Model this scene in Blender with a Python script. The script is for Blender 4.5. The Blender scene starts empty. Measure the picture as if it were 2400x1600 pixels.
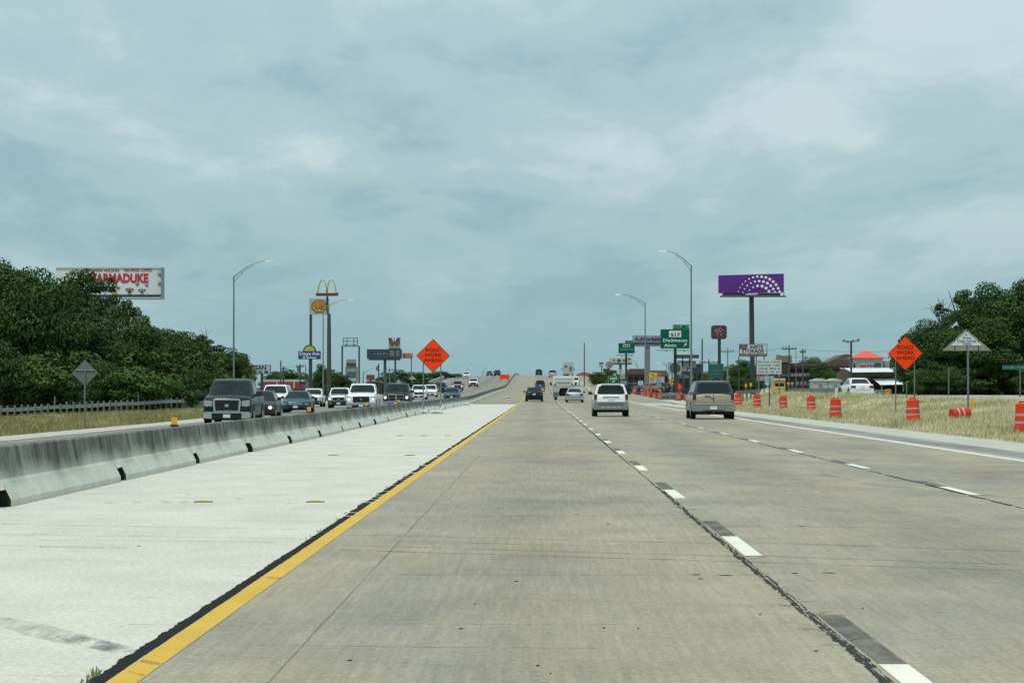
import bpy, bmesh, math, random
import numpy as np
from mathutils import Vector, Matrix

random.seed(7)
RNG = np.random.default_rng(11)
SC = bpy.context.scene
COL = SC.collection
R = math.radians

# ------------------------------------------------------------------ camera
F, VX, VY, EYE = 6450.0, 1266.0, 912.0, 1.4
cam_d = bpy.data.cameras.new('camera')
cam = bpy.data.objects.new('camera', cam_d)
COL.objects.link(cam)
cam_d.sensor_width = 36.0
cam_d.lens = 36.0 * F / 2400.0
cam_d.clip_start = 0.5
cam_d.clip_end = 12000.0
cam.location = (0, 0, EYE)
cam.rotation_euler = (R(90) + math.atan(112 / F), 0, math.atan(66 / F))
SC.camera = cam

# ------------------------------------------------------------------ sky, sun, exposure
SUN_EL, SUN_AZ = R(70), R(205)          # azimuth clockwise from +Y
world = bpy.data.worlds.new('World')
SC.world = world
world.use_nodes = True
wn, wl = world.node_tree.nodes, world.node_tree.links
wn.clear()
w_out = wn.new('ShaderNodeOutputWorld')
w_bg = wn.new('ShaderNodeBackground')
w_bg.inputs['Strength'].default_value = 0.10
w_sky = wn.new('ShaderNodeTexSky')
w_sky.sky_type = 'NISHITA'
w_sky.sun_disc = False
w_sky.sun_elevation = SUN_EL
w_sky.sun_rotation = SUN_AZ
w_sky.dust_density = 2.0
tc = wn.new('ShaderNodeTexCoord')
sep = wn.new('ShaderNodeSeparateXYZ')
wl.new(tc.outputs['Generated'], sep.inputs[0])
def wmath(op, a, b=None, c=None):
    n = wn.new('ShaderNodeMath'); n.operation = op
    for i, v in enumerate((a, b, c)):
        if v is None: continue
        if isinstance(v, (int, float)): n.inputs[i].default_value = v
        else: wl.new(v, n.inputs[i])
    return n.outputs[0]
zz = wmath('MAXIMUM', sep.outputs['Z'], 0.0)
den = wmath('ADD', zz, 0.13)
px = wmath('DIVIDE', sep.outputs['X'], den)
py = wmath('MULTIPLY', wmath('DIVIDE', sep.outputs['Y'], den), 0.42)
comb = wn.new('ShaderNodeCombineXYZ')
wl.new(px, comb.inputs[0]); wl.new(py, comb.inputs[1])
def wnoise(scale, detail, rough, dist, off):
    m = wn.new('ShaderNodeVectorMath'); m.operation = 'ADD'
    wl.new(comb.outputs[0], m.inputs[0]); m.inputs[1].default_value = off
    n = wn.new('ShaderNodeTexNoise')
    n.inputs['Scale'].default_value = scale; n.inputs['Detail'].default_value = detail
    n.inputs['Roughness'].default_value = rough; n.inputs['Distortion'].default_value = dist
    wl.new(m.outputs[0], n.inputs['Vector'])
    return n.outputs['Fac']
big = wnoise(2.1, 9, 0.54, 0.35, (7.3, 2.2, 1.0))
fine = wnoise(6.5, 7, 0.60, 0.6, (1.7, 5.2, 0.0))
tint = wnoise(1.2, 3, 0.5, 0.0, (9.0, 2.0, 4.0))
mixv = wmath('ADD', wmath('MULTIPLY', big, 0.74), wmath('MULTIPLY', fine, 0.26))
ramp = wn.new('ShaderNodeValToRGB')
ramp.color_ramp.interpolation = 'EASE'
e = ramp.color_ramp.elements
SKC = 10.0
def skc(r, g, b): return (r * SKC, g * SKC, b * SKC, 1)
e[0].position = 0.36; e[0].color = skc(0.325, 0.500, 0.565)
e[1].position = 0.63; e[1].color = skc(0.590, 0.745, 0.750)
m1 = ramp.color_ramp.elements.new(0.48); m1.color = skc(0.425, 0.605, 0.645)
wl.new(mixv, ramp.inputs[0])
# grey-violet drift in the cloud tint
tmix = wn.new('ShaderNodeMixRGB'); tmix.blend_type = 'MULTIPLY'
wl.new(wmath('MULTIPLY', wmath('SUBTRACT', tint, 0.40), 2.2), tmix.inputs['Fac'])
wl.new(ramp.outputs[0], tmix.inputs[1]); tmix.inputs[2].default_value = (1.0, 0.955, 1.03, 1)
# towards the horizon the deck thins into an even pale teal
hz = wn.new('ShaderNodeMixRGB')
hfac = wn.new('ShaderNodeMapRange')
hfac.inputs['From Min'].default_value = 0.0; hfac.inputs['From Max'].default_value = 0.085
hfac.inputs['To Min'].default_value = 0.85; hfac.inputs['To Max'].default_value = 0.0
wl.new(zz, hfac.inputs['Value'])
wl.new(hfac.outputs[0], hz.inputs['Fac'])
wl.new(tmix.outputs[0], hz.inputs[1]); hz.inputs[2].default_value = skc(0.270, 0.468, 0.515)
# overcast deck grows brighter overhead
zen = wn.new('ShaderNodeMapRange')
zen.inputs['From Min'].default_value = 0.10; zen.inputs['From Max'].default_value = 1.0
zen.inputs['To Min'].default_value = 1.0; zen.inputs['To Max'].default_value = 1.5
wl.new(zz, zen.inputs['Value'])
zm = wn.new('ShaderNodeVectorMath'); zm.operation = 'SCALE'
wl.new(hz.outputs[0], zm.inputs[0]); wl.new(zen.outputs[0], zm.inputs['Scale'])
smix = wn.new('ShaderNodeMixRGB'); smix.inputs['Fac'].default_value = 0.90
wl.new(w_sky.outputs[0], smix.inputs[1]); wl.new(zm.outputs[0], smix.inputs[2])
wl.new(smix.outputs[0], w_bg.inputs['Color'])
wl.new(w_bg.outputs[0], w_out.inputs['Surface'])

sun_d = bpy.data.lights.new('sun', 'SUN')
sun_d.energy = 2.5
sun_d.angle = R(6)
sun_d.color = (1.0, 0.955, 0.88)
sun = bpy.data.objects.new('sun', sun_d)
COL.objects.link(sun)
sd = Vector((math.sin(SUN_AZ) * math.cos(SUN_EL), math.cos(SUN_AZ) * math.cos(SUN_EL), math.sin(SUN_EL)))
sun.rotation_euler = sd.to_track_quat('Z', 'Y').to_euler()
sun.location = (0, 0, 60)

SC.view_settings.view_transform = 'Standard'
SC.view_settings.look = 'None'
SC.view_settings.exposure = 0.0
SC.view_settings.gamma = 1.0
SC.view_settings.use_curve_mapping = False
SC.render.engine = 'CYCLES'
SC.cycles.max_bounces = 6
SC.cycles.volume_bounces = 1
SC.cycles.use_denoising = False

# ------------------------------------------------------------------ helpers
def P(x, y, d):
    """world point seen at pixel x, y of the 2400 px photograph, d metres ahead"""
    return Vector(((x - VX) / F * d, d, EYE - (y - VY) / F * d))
def px2m(n, d): return n * d / F

def lerp(a, b, t): return a + (b - a) * t
def sstep(t):
    t = min(1.0, max(0.0, t)); return t * t * (3 - 2 * t)

PROF = [(-400, 0), (250, 0), (275, 0.05), (310, 0.27), (400, 0.80), (518, 1.35), (600, 2.5), (700, 4.4), (760, 5.1),
        (810, 5.4), (900, 5.2), (1000, 4.2), (1150, 1.5), (1250, 0.2), (1300, 0.0), (6000, 0.0)]
_px = np.array([p[0] for p in PROF], float); _pz = np.array([p[1] for p in PROF], float)
_gx = np.linspace(-400, 1500, 1901)
_gz = np.interp(_gx, _px, _pz)
_k = np.hanning(41); _k /= _k.sum()
_gs = np.convolve(np.pad(_gz, 20, mode='edge'), _k, mode='valid')
def prof(y): return float(np.interp(y, _gx, _gs))

_mats = {}
def newmat(name):
    m = bpy.data.materials.new(name); m.use_nodes = True
    nt = m.node_tree
    return m, nt.nodes, nt.links, nt.nodes['Principled BSDF']
def M(name, col, rough=0.6, metal=0.0, var=0.14, scale=2.5, emit=0.0, coat=0.0, spec=0.5, bump=0.0):
    if name in _mats: return _mats[name]
    m, n, l, b = newmat(name)
    t = n.new('ShaderNodeTexCoord'); no = n.new('ShaderNodeTexNoise')
    no.inputs['Scale'].default_value = scale; no.inputs['Detail'].default_value = 5
    no.inputs['Roughness'].default_value = 0.6
    l.new(t.outputs['Object'], no.inputs['Vector'])
    mr = n.new('ShaderNodeMapRange')
    mr.inputs['From Min'].default_value = 0.25; mr.inputs['From Max'].default_value = 0.75
    mr.inputs['To Min'].default_value = 1 - var; mr.inputs['To Max'].default_value = 1 + var * 0.6
    l.new(no.outputs['Fac'], mr.inputs['Value'])
    vm = n.new('ShaderNodeVectorMath'); vm.operation = 'SCALE'
    vm.inputs[0].default_value = col[:3]
    l.new(mr.outputs[0], vm.inputs['Scale'])
    l.new(vm.outputs[0], b.inputs['Base Color'])
    b.inputs['Roughness'].default_value = rough
    b.inputs['Metallic'].default_value = metal
    b.inputs['Specular IOR Level'].default_value = spec
    if coat: b.inputs['Coat Weight'].default_value = coat; b.inputs['Coat Roughness'].default_value = 0.06
    if emit:
        b.inputs['Emission Color'].default_value = (*col[:3], 1); b.inputs['Emission Strength'].default_value = emit
    if bump:
        bp = n.new('ShaderNodeBump'); bp.inputs['Strength'].default_value = bump; bp.inputs['Distance'].default_value = 0.02
        l.new(no.outputs['Fac'], bp.inputs['Height']); l.new(bp.outputs[0], b.inputs['Normal'])
    _mats[name] = m
    return m
def srgb(r, g, b):
    f = lambda c: c / 255 / 12.92 if c <= 10.3 else ((c / 255 + 0.055) / 1.055) ** 2.4
    return (f(r), f(g), f(b))

def link_mesh(name, verts, faces, mat=None, parent=None, smooth=False, angle=None):
    me = bpy.data.meshes.new(name)
    me.from_pydata([tuple(v) for v in verts], [], faces)
    if mat is not None: me.materials.append(mat)
    if smooth or angle:
        me.polygons.foreach_set('use_smooth', [True] * len(me.polygons))
        if angle: me.set_sharp_from_angle(angle=R(angle))
    me.update()
    o = bpy.data.objects.new(name, me); COL.objects.link(o)
    if parent is not None: o.parent = parent
    return o

class MB:
    """collects simple solids and links them as ONE mesh object"""
    def __init__(s): s.v = []; s.f = []
    def add(s, vs, fs):
        k = len(s.v); s.v += [tuple(v) for v in vs]; s.f += [tuple(i + k for i in f) for f in fs]; return s
    def box(s, c, size, rz=0.0, ry=0.0, rx=0.0):
        hx, hy, hz_ = size[0] / 2, size[1] / 2, size[2] / 2
        vs = [Vector((x, y, z)) for z in (-hz_, hz_) for (x, y) in ((-hx, -hy), (hx, -hy), (hx, hy), (-hx, hy))]
        if rz or ry or rx:
            mt = Matrix.Rotation(rz, 3, 'Z') @ Matrix.Rotation(ry, 3, 'Y') @ Matrix.Rotation(rx, 3, 'X')
            vs = [mt @ v for v in vs]
        c = Vector(c)
        return s.add([v + c for v in vs], [(3, 2, 1, 0), (4, 5, 6, 7), (0, 1, 5, 4), (1, 2, 6, 5), (2, 3, 7, 6), (3, 0, 4, 7)])
    def bx(s, x0, x1, y0, y1, z0, z1):
        return s.box(((x0 + x1) / 2, (y0 + y1) / 2, (z0 + z1) / 2), (x1 - x0, y1 - y0, z1 - z0))
    def bar(s, p0, p1, w, h=None):
        h = h or w
        p0, p1 = Vector(p0), Vector(p1); d = (p1 - p0).normalized()
        up = Vector((0, 0, 1)) if abs(d.z) < 0.95 else Vector((0, 1, 0))
        a = d.cross(up).normalized(); b = a.cross(d).normalized()
        vs = [p + a * sx * w / 2 + b * sy * h / 2 for p in (p0, p1) for sx, sy in ((-1, -1), (1, -1), (1, 1), (-1, 1))]
        return s.add(vs, [(0, 1, 2, 3), (7, 6, 5, 4), (0, 4, 5, 1), (1, 5, 6, 2), (2, 6, 7, 3), (3, 7, 4, 0)])
    def tube(s, pts, rads, n=8, caps=True):
        pts = [Vector(p) for p in pts]
        if isinstance(rads, (int, float)): rads = [rads] * len(pts)
        vs = []; fs = []
        for i, p in enumerate(pts):
            d = (pts[min(i + 1, len(pts) - 1)] - pts[max(i - 1, 0)]).normalized()
            up = Vector((0, 0, 1)) if abs(d.z) < 0.9 else Vector((0, 1, 0))
            a = d.cross(up).normalized(); b = d.cross(a).normalized()
            for k in range(n):
                t = 2 * math.pi * k / n
                vs.append(p + (a * math.cos(t) + b * math.sin(t)) * rads[i])
        for i in range(len(pts) - 1):
            for k in range(n):
                k2 = (k + 1) % n
                fs.append((i * n + k, i * n + k2, (i + 1) * n + k2, (i + 1) * n + k))
        if caps:
            fs.append(tuple(range(n - 1, -1, -1))); fs.append(tuple((len(pts) - 1) * n + k for k in range(n)))
        return s.add(vs, fs)
    def lathe(s, prof_, n=16, c=(0, 0, 0)):
        vs = []; fs = []
        for r, z in prof_:
            for k in range(n):
                t = 2 * math.pi * k / n; vs.append((c[0] + r * math.cos(t), c[1] + r * math.sin(t), c[2] + z))
        for i in range(len(prof_) - 1):
            for k in range(n):
                k2 = (k + 1) % n; fs.append((i * n + k, i * n + k2, (i + 1) * n + k2, (i + 1) * n + k))
        fs.append(tuple(range(n - 1, -1, -1))); fs.append(tuple((len(prof_) - 1) * n + k for k in range(n)))
        return s.add(vs, fs)
    def plate(s, poly, y0, y1):
        """polygon of (x, z) points extruded from y0 to y1"""
        n = len(poly)
        vs = [(x, y0, z) for x, z in poly] + [(x, y1, z) for x, z in poly]
        fs = [tuple(range(n)), tuple(range(2 * n - 1, n - 1, -1))]
        fs += [((i + 1) % n, i, n + i, n + (i + 1) % n) for i in range(n)]
        return s.add(vs, fs)
    def disc(s, x, z, r, y0, y1, n=20, rz=None):
        rz = rz or r
        return s.plate([(x + r * math.cos(2 * math.pi * k / n), z + rz * math.sin(2 * math.pi * k / n)) for k in range(n)], y0, y1)
    def build(s, name, mat, parent=None, angle=None):
        o = link_mesh(name, s.v, s.f, mat, parent, angle=angle)
        bm = bmesh.new(); bm.from_mesh(o.data); bmesh.ops.recalc_face_normals(bm, faces=bm.faces); bm.to_mesh(o.data); bm.free()
        if angle: o.data.set_sharp_from_angle(angle=R(angle))
        return o

def tag(o, label=None, cat=None, group=None, kind=None):
    if label: o['label'] = label
    if cat: o['category'] = cat
    if group: o['group'] = group
    if kind: o['kind'] = kind
    return o
def thing(name, loc, label, cat, group=None, rz=0.0):
    o = bpy.data.objects.new(name, None); COL.objects.link(o)
    o.empty_display_size = 0.2
    o.location = loc; o.rotation_euler = (0, 0, rz)
    return tag(o, label, cat, group)
def copy_tree(o, parent=None):
    c = o.copy(); COL.objects.link(c)
    if parent is not None: c.parent = parent
    for ch in list(o.children): copy_tree(ch, c)
    return c

def lettering(txt, size, x, z, y, mat, parent, bold=0.0, sx=1.0, shear=0.0, name='lettering'):
    """flat print in the XZ plane, read from -Y, centred on x, cap height = size"""
    cu = bpy.data.curves.new('txt', 'FONT'); cu.body = txt; cu.size = 1.0
    cu.align_x = 'CENTER'; cu.offset = bold; cu.resolution_u = 3; cu.shear = shear
    ob = bpy.data.objects.new('txt', cu)
    me = bpy.data.meshes.new_from_object(ob)
    bpy.data.objects.remove(ob); bpy.data.curves.remove(cu)
    n = len(me.vertices); co = np.empty(n * 3, np.float32); me.vertices.foreach_get('co', co); co = co.reshape(n, 3)
    s = size / 0.70
    out = np.stack([co[:, 0] * s * sx + x, np.full(n, y), co[:, 1] * s + z], 1).astype(np.float32)
    me.vertices.foreach_set('co', out.ravel()); me.materials.clear(); me.materials.append(mat); me.update()
    me.name = name
    o = bpy.data.objects.new(name, me); COL.objects.link(o); o.parent = parent
    return o
def greek(lines, x0, x1, z1, z0, y, mat, parent, name='lettering'):
    """unreadable far-off print: rows of short strokes"""
    m = MB(); n = len(lines); dz = (z1 - z0) / n
    for i, words_ in enumerate(lines):
        tot = sum(words_) + (len(words_) - 1) * 1.0; u = (x1 - x0) / max(tot, 12); cx_ = (x0 + x1) / 2 - tot * u / 2
        zc = z1 - (i + 0.5) * dz
        for w in words_:
            for k in range(w):
                a = cx_ + k * u
                hh = dz * random.uniform(0.24, 0.32)
                m.bx(a + u * .08, a + u * random.uniform(.3, .42), y - .004, y, zc - hh, zc + hh)
                m.bx(a + u * .3, a + u * random.uniform(.7, .86), y - .004, y, zc + hh * random.choice((-1, -.1, .7)), zc + hh * random.choice((-.7, .2, 1)) + .01)
            cx_ += (w + 1.0) * u
    return m.build(name, mat, parent)

# ------------------------------------------------------------------ node shorthand for ground materials
class NT:
    def __init__(s, name):
        s.m, s.n, s.l, s.b = newmat(name)
        s.t = s.n.new('ShaderNodeTexCoord').outputs['Object']
        sp = s.n.new('ShaderNodeSeparateXYZ'); s.l.new(s.t, sp.inputs[0])
        s.x, s.y, s.z = sp.outputs
    def _in(s, sock, v):
        if isinstance(v, (int, float)): sock.default_value = v
        elif isinstance(v, tuple): sock.default_value = v if len(v) == len(sock.default_value) else (*v, 1)
        else: s.l.new(v, sock)
    def ma(s, op, a, b=None, c=None):
        n = s.n.new('ShaderNodeMath'); n.operation = op
        for i, v in enumerate((a, b, c)):
            if v is not None: s._in(n.inputs[i], v)
        return n.outputs[0]
    def vec(s, sx, sy, sz, off=0.0):
        c = s.n.new('ShaderNodeCombineXYZ')
        for i, (a, k) in enumerate(((s.x, sx), (s.y, sy), (s.z, sz))): s.l.new(s.ma('MULTIPLY_ADD', a, k, off * (i + 1)), c.inputs[i])
        return c.outputs[0]
    def noise(s, sx, sy, sz, detail=4, rough=0.55, off=0.0, dist=0.0):
        n = s.n.new('ShaderNodeTexNoise'); n.inputs['Scale'].default_value = 1.0
        n.inputs['Detail'].default_value = detail; n.inputs['Roughness'].default_value = rough; n.inputs['Distortion'].default_value = dist
        s.l.new(s.vec(sx, sy, sz, off), n.inputs['Vector']); return n.outputs['Fac']
    def mr(s, v, a, b, c, d, smooth=False):
        n = s.n.new('ShaderNodeMapRange')
        if smooth: n.interpolation_type = 'SMOOTHSTEP'
        s._in(n.inputs['Value'], v)
        for k, q in zip(('From Min', 'From Max', 'To Min', 'To Max'), (a, b, c, d)): n.inputs[k].default_value = q
        return n.outputs[0]
    def mix(s, f, a, b, mode='MIX'):
        n = s.n.new('ShaderNodeMixRGB'); n.blend_type = mode
        for i, v in enumerate((f, a, b)): s._in(n.inputs[i], v)
        return n.outputs[0]
    def done(s, col, rough=0.9, bump=None, bs=0.3, bd=0.01, spec=0.12):
        s._in(s.b.inputs['Base Color'], col)
        s._in(s.b.inputs['Roughness'], rough); s.b.inputs['Specular IOR Level'].default_value = spec
        if bump is not None:
            bp = s.n.new('ShaderNodeBump'); bp.inputs['Strength'].default_value = bs; bp.inputs['Distance'].default_value = bd
            s.l.new(bump, bp.inputs['Height']); s.l.new(bp.outputs[0], s.b.inputs['Normal'])
        return s.m

def concrete_lane(name, base, warm, lanes, joint=4.6, contrast=1.15, skew=0.42):
    k = NT(name)
    big = k.noise(0.22, 0.055, 1, 5, 0.6)
    mid = k.noise(1.1, 0.5, 1, 5, 0.6, 3.1)
    spk = k.noise(26, 22, 1, 3, 0.7, 1.3)
    tine = k.noise(21, 0.55, 1, 4, 0.75, 5.0)
    grain = k.noise(3.0, 9.0, 1, 3, 0.7, 8.0)
    cool = k.noise(0.42, 0.10, 1, 5, 0.62, 11.0)
    c = k.mix(k.mr(big, 0.30, 0.70, 0, 1), base, warm)
    c = k.mix(k.mr(cool, 0.46, 0.62, 0, 0.85), c, (base[0] * .82, base[1] * .86, base[2] * .97))
    rust = k.mr(k.noise(0.5, 0.34, 1, 4, 0.6, 7.7), 0.55, 0.78, 0, 0.40)
    c = k.mix(rust, c, (0.30, 0.235, 0.165))
    v = k.ma('MULTIPLY', k.mr(mid, 0.25, 0.75, 1 - 0.16 * contrast, 1 + 0.10 * contrast), k.mr(spk, 0.25, 0.75, 1 - 0.24 * contrast, 1 + 0.24 * contrast))
    v = k.ma('MULTIPLY', v, k.mr(tine, 0.3, 0.7, 1 - 0.13 * contrast, 1 + 0.11 * contrast))
    v = k.ma('MULTIPLY', v, k.mr(grain, 0.3, 0.7, 0.93, 1.06))
    for xc, wd, dk in lanes:                         # oil dropped down the middle of a lane, rubber in the wheel paths
        g = k.ma('DIVIDE', k.ma('SUBTRACT', k.x, xc), wd)
        g = k.ma('POWER', 2.718, k.ma('MULTIPLY', k.ma('MULTIPLY', g, g), -1.0))
        g = k.ma('MULTIPLY', g, k.mr(k.noise(0.8, 0.12, 1, 4, 0.6, xc), 0.25, 0.7, 0.3, 1.4))
        v = k.ma('MULTIPLY', v, k.ma('SUBTRACT', 1.0, k.ma('MULTIPLY', g, dk)))
    sy = k.ma('MULTIPLY_ADD', k.x, skew, k.y)
    for jt, off, brk in ((joint, 0.0, 0.36), (joint * 0.37, 0.9, 0.52), (joint * 0.61, 1.7, 0.50)):
        fr = k.ma('FRACT', k.ma('DIVIDE', k.ma('ADD', sy, off), jt))
        ln = k.ma('LESS_THAN', fr, 0.014 / jt)
        ln = k.ma('MULTIPLY', ln, k.mr(k.noise(0.35, 0.9, 1, 4, 0.7, off + 2), brk, brk + 0.12, 0.0, 0.42))
        v = k.ma('MULTIPLY', v, k.ma('SUBTRACT', 1.0, ln))
    sm = k.n.new('ShaderNodeVectorMath'); sm.operation = 'SCALE'
    k.l.new(c, sm.inputs[0]); k.l.new(v, sm.inputs['Scale'])
    return k.done(sm.outputs[0], 0.82, spk, 0.25, 0.006)

mat_lane = concrete_lane('lane_concrete', (0.302, 0.274, 0.203), (0.345, 0.299, 0.212),
                         ((-0.15, 0.55, 0.13), (3.7, 0.75, 0.16), (7.6, 0.7, 0.14), (-1.2, 0.35, .04), (0.9, 0.35, .04)))
mat_left_lane = concrete_lane('left_lane_concrete', (0.225, 0.22, 0.185), (0.255, 0.24, 0.195), ((-12.4, 0.8, 0.2), (-16.2, 0.8, 0.15), (-8.8, .8, .1)))
mat_deck = concrete_lane('deck_concrete', (0.27, 0.250, 0.190), (0.315, 0.283, 0.205), ((-0.15, 0.9, 0.18), (3.7, 0.9, 0.16)))

def shoulder_mat(name, base, contrast=1.0):
    k = NT(name)
    spk = k.noise(24, 20, 1, 4, 0.75)
    pat = k.noise(0.9, 0.5, 1, 5, 0.6, 2.0)
    scr = k.noise(0.5, 5, 1, 4, 0.7, 6.0)
    pit = k.noise(3.2, 2.6, 1, 2, 0.5, 9.0)
    v = k.ma('MULTIPLY', k.mr(spk, 0.3, 0.7, 1 - 0.20 * contrast, 1 + 0.12 * contrast), k.mr(pat, 0.3, 0.7, 1 - 0.10 * contrast, 1.06))
    v = k.ma('MULTIPLY', v, k.mr(scr, 0.60, 0.74, 1.0, 1 - 0.16 * contrast))
    v = k.ma('MULTIPLY', v, k.mr(pit, 0.775, 0.80, 1.0, 0.35))
    sy = k.ma('MULTIPLY_ADD', k.x, 0.05, k.y)
    for jt, off in ((6.1, 0.0), (2.3, 0.8)):
        fr = k.ma('FRACT', k.ma('DIVIDE', k.ma('ADD', sy, off), jt))
        ln = k.ma('MULTIPLY', k.ma('LESS_THAN', fr, 0.018 / jt), k.mr(k.noise(0.4, 0.7, 1, 4, 0.7, off), 0.48, 0.60, 0.0, 0.5))
        v = k.ma('MULTIPLY', v, k.ma('SUBTRACT', 1.0, ln))
    # tyre scuffs wandering across
    sc = k.noise(0.16, 0.9, 1, 3, 0.5, 4.0, 1.2)
    band = k.ma('ABSOLUTE', k.ma('SUBTRACT', sc, 0.5))
    v = k.ma('MULTIPLY', v, k.mr(k.ma('MULTIPLY', band, 1.0), 0.0, 0.007, 0.93, 1.0))
    sm = k.n.new('ShaderNodeVectorMath'); sm.operation = 'SCALE'
    sm.inputs[0].default_value = base; k.l.new(v, sm.inputs['Scale'])
    return k.done(sm.outputs[0], 0.9, spk, 0.3, 0.006)
mat_shoulder = shoulder_mat('pale_shoulder_concrete', (0.575, 0.550, 0.478), 1.5)
mat_rshoulder = shoulder_mat('outer_shoulder_concrete', (0.46, 0.445, 0.385), 1.3)
mat_ramp = shoulder_mat('ramp_concrete', (0.46, 0.44, 0.38), 1.1)
mat_street = shoulder_mat('frontage_concrete', (0.33, 0.32, 0.29), 1.1)

# ------------------------------------------------------------------ terrain
def xl_edge(y): return float(np.interp(y, [-400, 130, 150, 195, 240, 600, 2000], [-17.9, -17.9, -18.4, -22.6, -24.3, -24.0, -24.0]))
def xr_edge(y): return 12.5
def road_z(x, y):
    z = prof(y)
    if x < -7.3: z -= 0.016 * (-7.3 - x)
    return z
def front_edge(y): return float(np.interp(y, [60, 100, 150, 213, 260, 330, 620], [34, 31.5, 29.0, 23.2, 24.5, 29, 40]))
def mound(x, y):
    f = front_edge(y)
    top = 0.62 + 0.36 * sstep((y - 150) / 62)
    return top * sstep((y - 60) / 50) * sstep((x - (f - 7.2)) / 6.0) * (1 - 0.35 * sstep((y - 260) / 120)) - 0.16 * sstep((x - f + .6) / 1.6)
def land_z(x, y):
    el, er = xl_edge(y), 12.5
    if el <= x <= er: return road_z(x, y) - 0.09
    if x > er:
        base = mound(x, y) + 0.02 * math.sin(x * 1.3 + y * .21) + 0.03 * math.sin(y * .13)
        if x < 13.2: base = lerp(-0.05, base, (x - er) / 0.7)
        far = sstep((y - 560) / 120)
        return max(base, prof(y) - 0.09 - 0.42 * max(0, x - er - 1.2) * 1.0) if prof(y) > 0.15 else base
    dl = el - x
    base = -0.26 - 0.034 * min(dl, 28) + 0.03 * math.sin(x * .9 + y * .17)
    return max(base, prof(y) - 0.45 - 0.42 * max(0, dl - 1.2)) if prof(y) > 0.15 else base

def axis(parts):
    out = []
    for a, b, st in parts:
        n = max(1, int(round((b - a) / st))); out += [a + (b - a) * i / n for i in range(n)]
    out.append(parts[-1][1]); return out
gx = axis([(-2500, -400, 300), (-400, -80, 40), (-80, -46, 4), (-46, 34, 1.0), (34, 80, 4), (80, 400, 40), (400, 2500, 300)])
gy = axis([(-250, 0, 50), (0, 60, 10), (60, 420, 4), (420, 1300, 10), (1300, 2000, 100), (2000, 3800, 600)])
gv = [(x, y, land_z(x, y)) for y in gy for x in gx]
nx = len(gx)
gf = [(j * nx + i, j * nx + i + 1, (j + 1) * nx + i + 1, (j + 1) * nx + i) for j in range(len(gy) - 1) for i in range(nx - 1)]
k = NT('dry_ground')
g1 = k.noise(0.10, 0.06, 1, 5, 0.6); g2 = k.noise(2.2, 1.6, 1, 5, 0.7, 3.0); g3 = k.noise(0.5, .25, 1, 4, .6, 5.)
straw = k.mix(k.mr(g2, .3, .7, 0, 1), (0.42, 0.37, 0.22), (0.52, 0.46, 0.29))
olive = k.mix(k.mr(g2, .3, .7, 0, 1), (0.085, 0.095, 0.038), (0.16, 0.15, 0.070))
side = k.mr(k.x, -40, -6, 1, 0)
f = k.ma('ADD', k.mr(g3, .42, .62, 0, .75), k.ma('MULTIPLY', side, 0.55))
cg = k.mix(k.ma('MINIMUM', f, 1.0), straw, olive)
mat_ground = k.done(cg, 0.95, g2, 0.6, 0.06)
ground = link_mesh('ground', gv, gf, mat_ground, smooth=True)
tag(ground, 'dry grassy ground on both sides of the highway', kind='structure')

# ------------------------------------------------------------------ paved sheets
def sheet(name, xa, xb, y0, y1, dz, mat, parent=None, step=6.0, nx=2, zf=road_z):
    fa = xa if callable(xa) else (lambda y: xa); fb = xb if callable(xb) else (lambda y: xb)
    n = max(1, int(math.ceil((y1 - y0) / step))); vs = []; fs = []
    for j in range(n + 1):
        y = y0 + (y1 - y0) * j / n
        for i in range(nx):
            x = lerp(fa(y), fb(y), i / (nx - 1)); vs.append((x, y, zf(x, y) + dz + (.006 * sstep((y - 240) / 60) if 0 < dz < .013 else 0)))
    for j in range(n):
        for i in range(nx - 1): fs.append((j * nx + i, j * nx + i + 1, (j + 1) * nx + i + 1, (j + 1) * nx + i))
    return link_mesh(name, vs, fs, mat, parent)
def struct(o, label): return tag(o, label, kind='structure')

road = struct(sheet('road', -2.06, 9.40, -20, 268, 0.0, mat_lane), 'grey concrete highway lanes heading up to the overpass')
struct(sheet('overpass_road', -6.6, 13.3, 268, 1290, 0.0, mat_deck), 'concrete overpass carriageway rising to its crest')
struct(sheet('inner_shoulder', -7.2, -2.06, -20, 268, 0.0, mat_shoulder), 'pale concrete inner shoulder beside the median barrier')
struct(sheet('outer_shoulder', 9.40, 12.55, -20, 268, 0.0, mat_rshoulder), 'light grey concrete outer shoulder along the dry grass')
left_road = struct(sheet('oncoming_road', xl_edge, -7.2, -20, 1290, 0.0, mat_left_lane, nx=6), 'concrete carriageway of the oncoming traffic beyond the barrier')
struct(sheet('oncoming_shoulder', lambda y: xl_edge(y) - .02, lambda y: xl_edge(y) + 1.9, -20, 330, 0.006, mat_rshoulder), 'pale strip of shoulder along the far edge of the oncoming lanes')
def ramp_r(y): return float(np.interp(y, [190, 230, 300, 400, 520], [12.6, 15.2, 17.2, 21, 30]))
def ramp_l(y): return float(np.interp(y, [190, 300, 400, 520], [12.5, 13.35, 14.0, 18]))
struct(sheet('exit_ramp', ramp_l, ramp_r, 190, 520, 0.02, mat_ramp, zf=lambda x, y: max(0.0, land_z(x, y)), nx=4), 'pale concrete exit ramp branching off past the drums')
struct(sheet('frontage_road', lambda y: front_edge(y) + .6, lambda y: front_edge(y) + 8.5, 110, 620, 0.06, mat_street, zf=lambda x, y: max(land_z(front_edge(y) + 1.2, y), land_z(front_edge(y) + 4, y), land_z(front_edge(y) + 8, y)), nx=3), 'concrete frontage road behind the grass mound')

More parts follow.
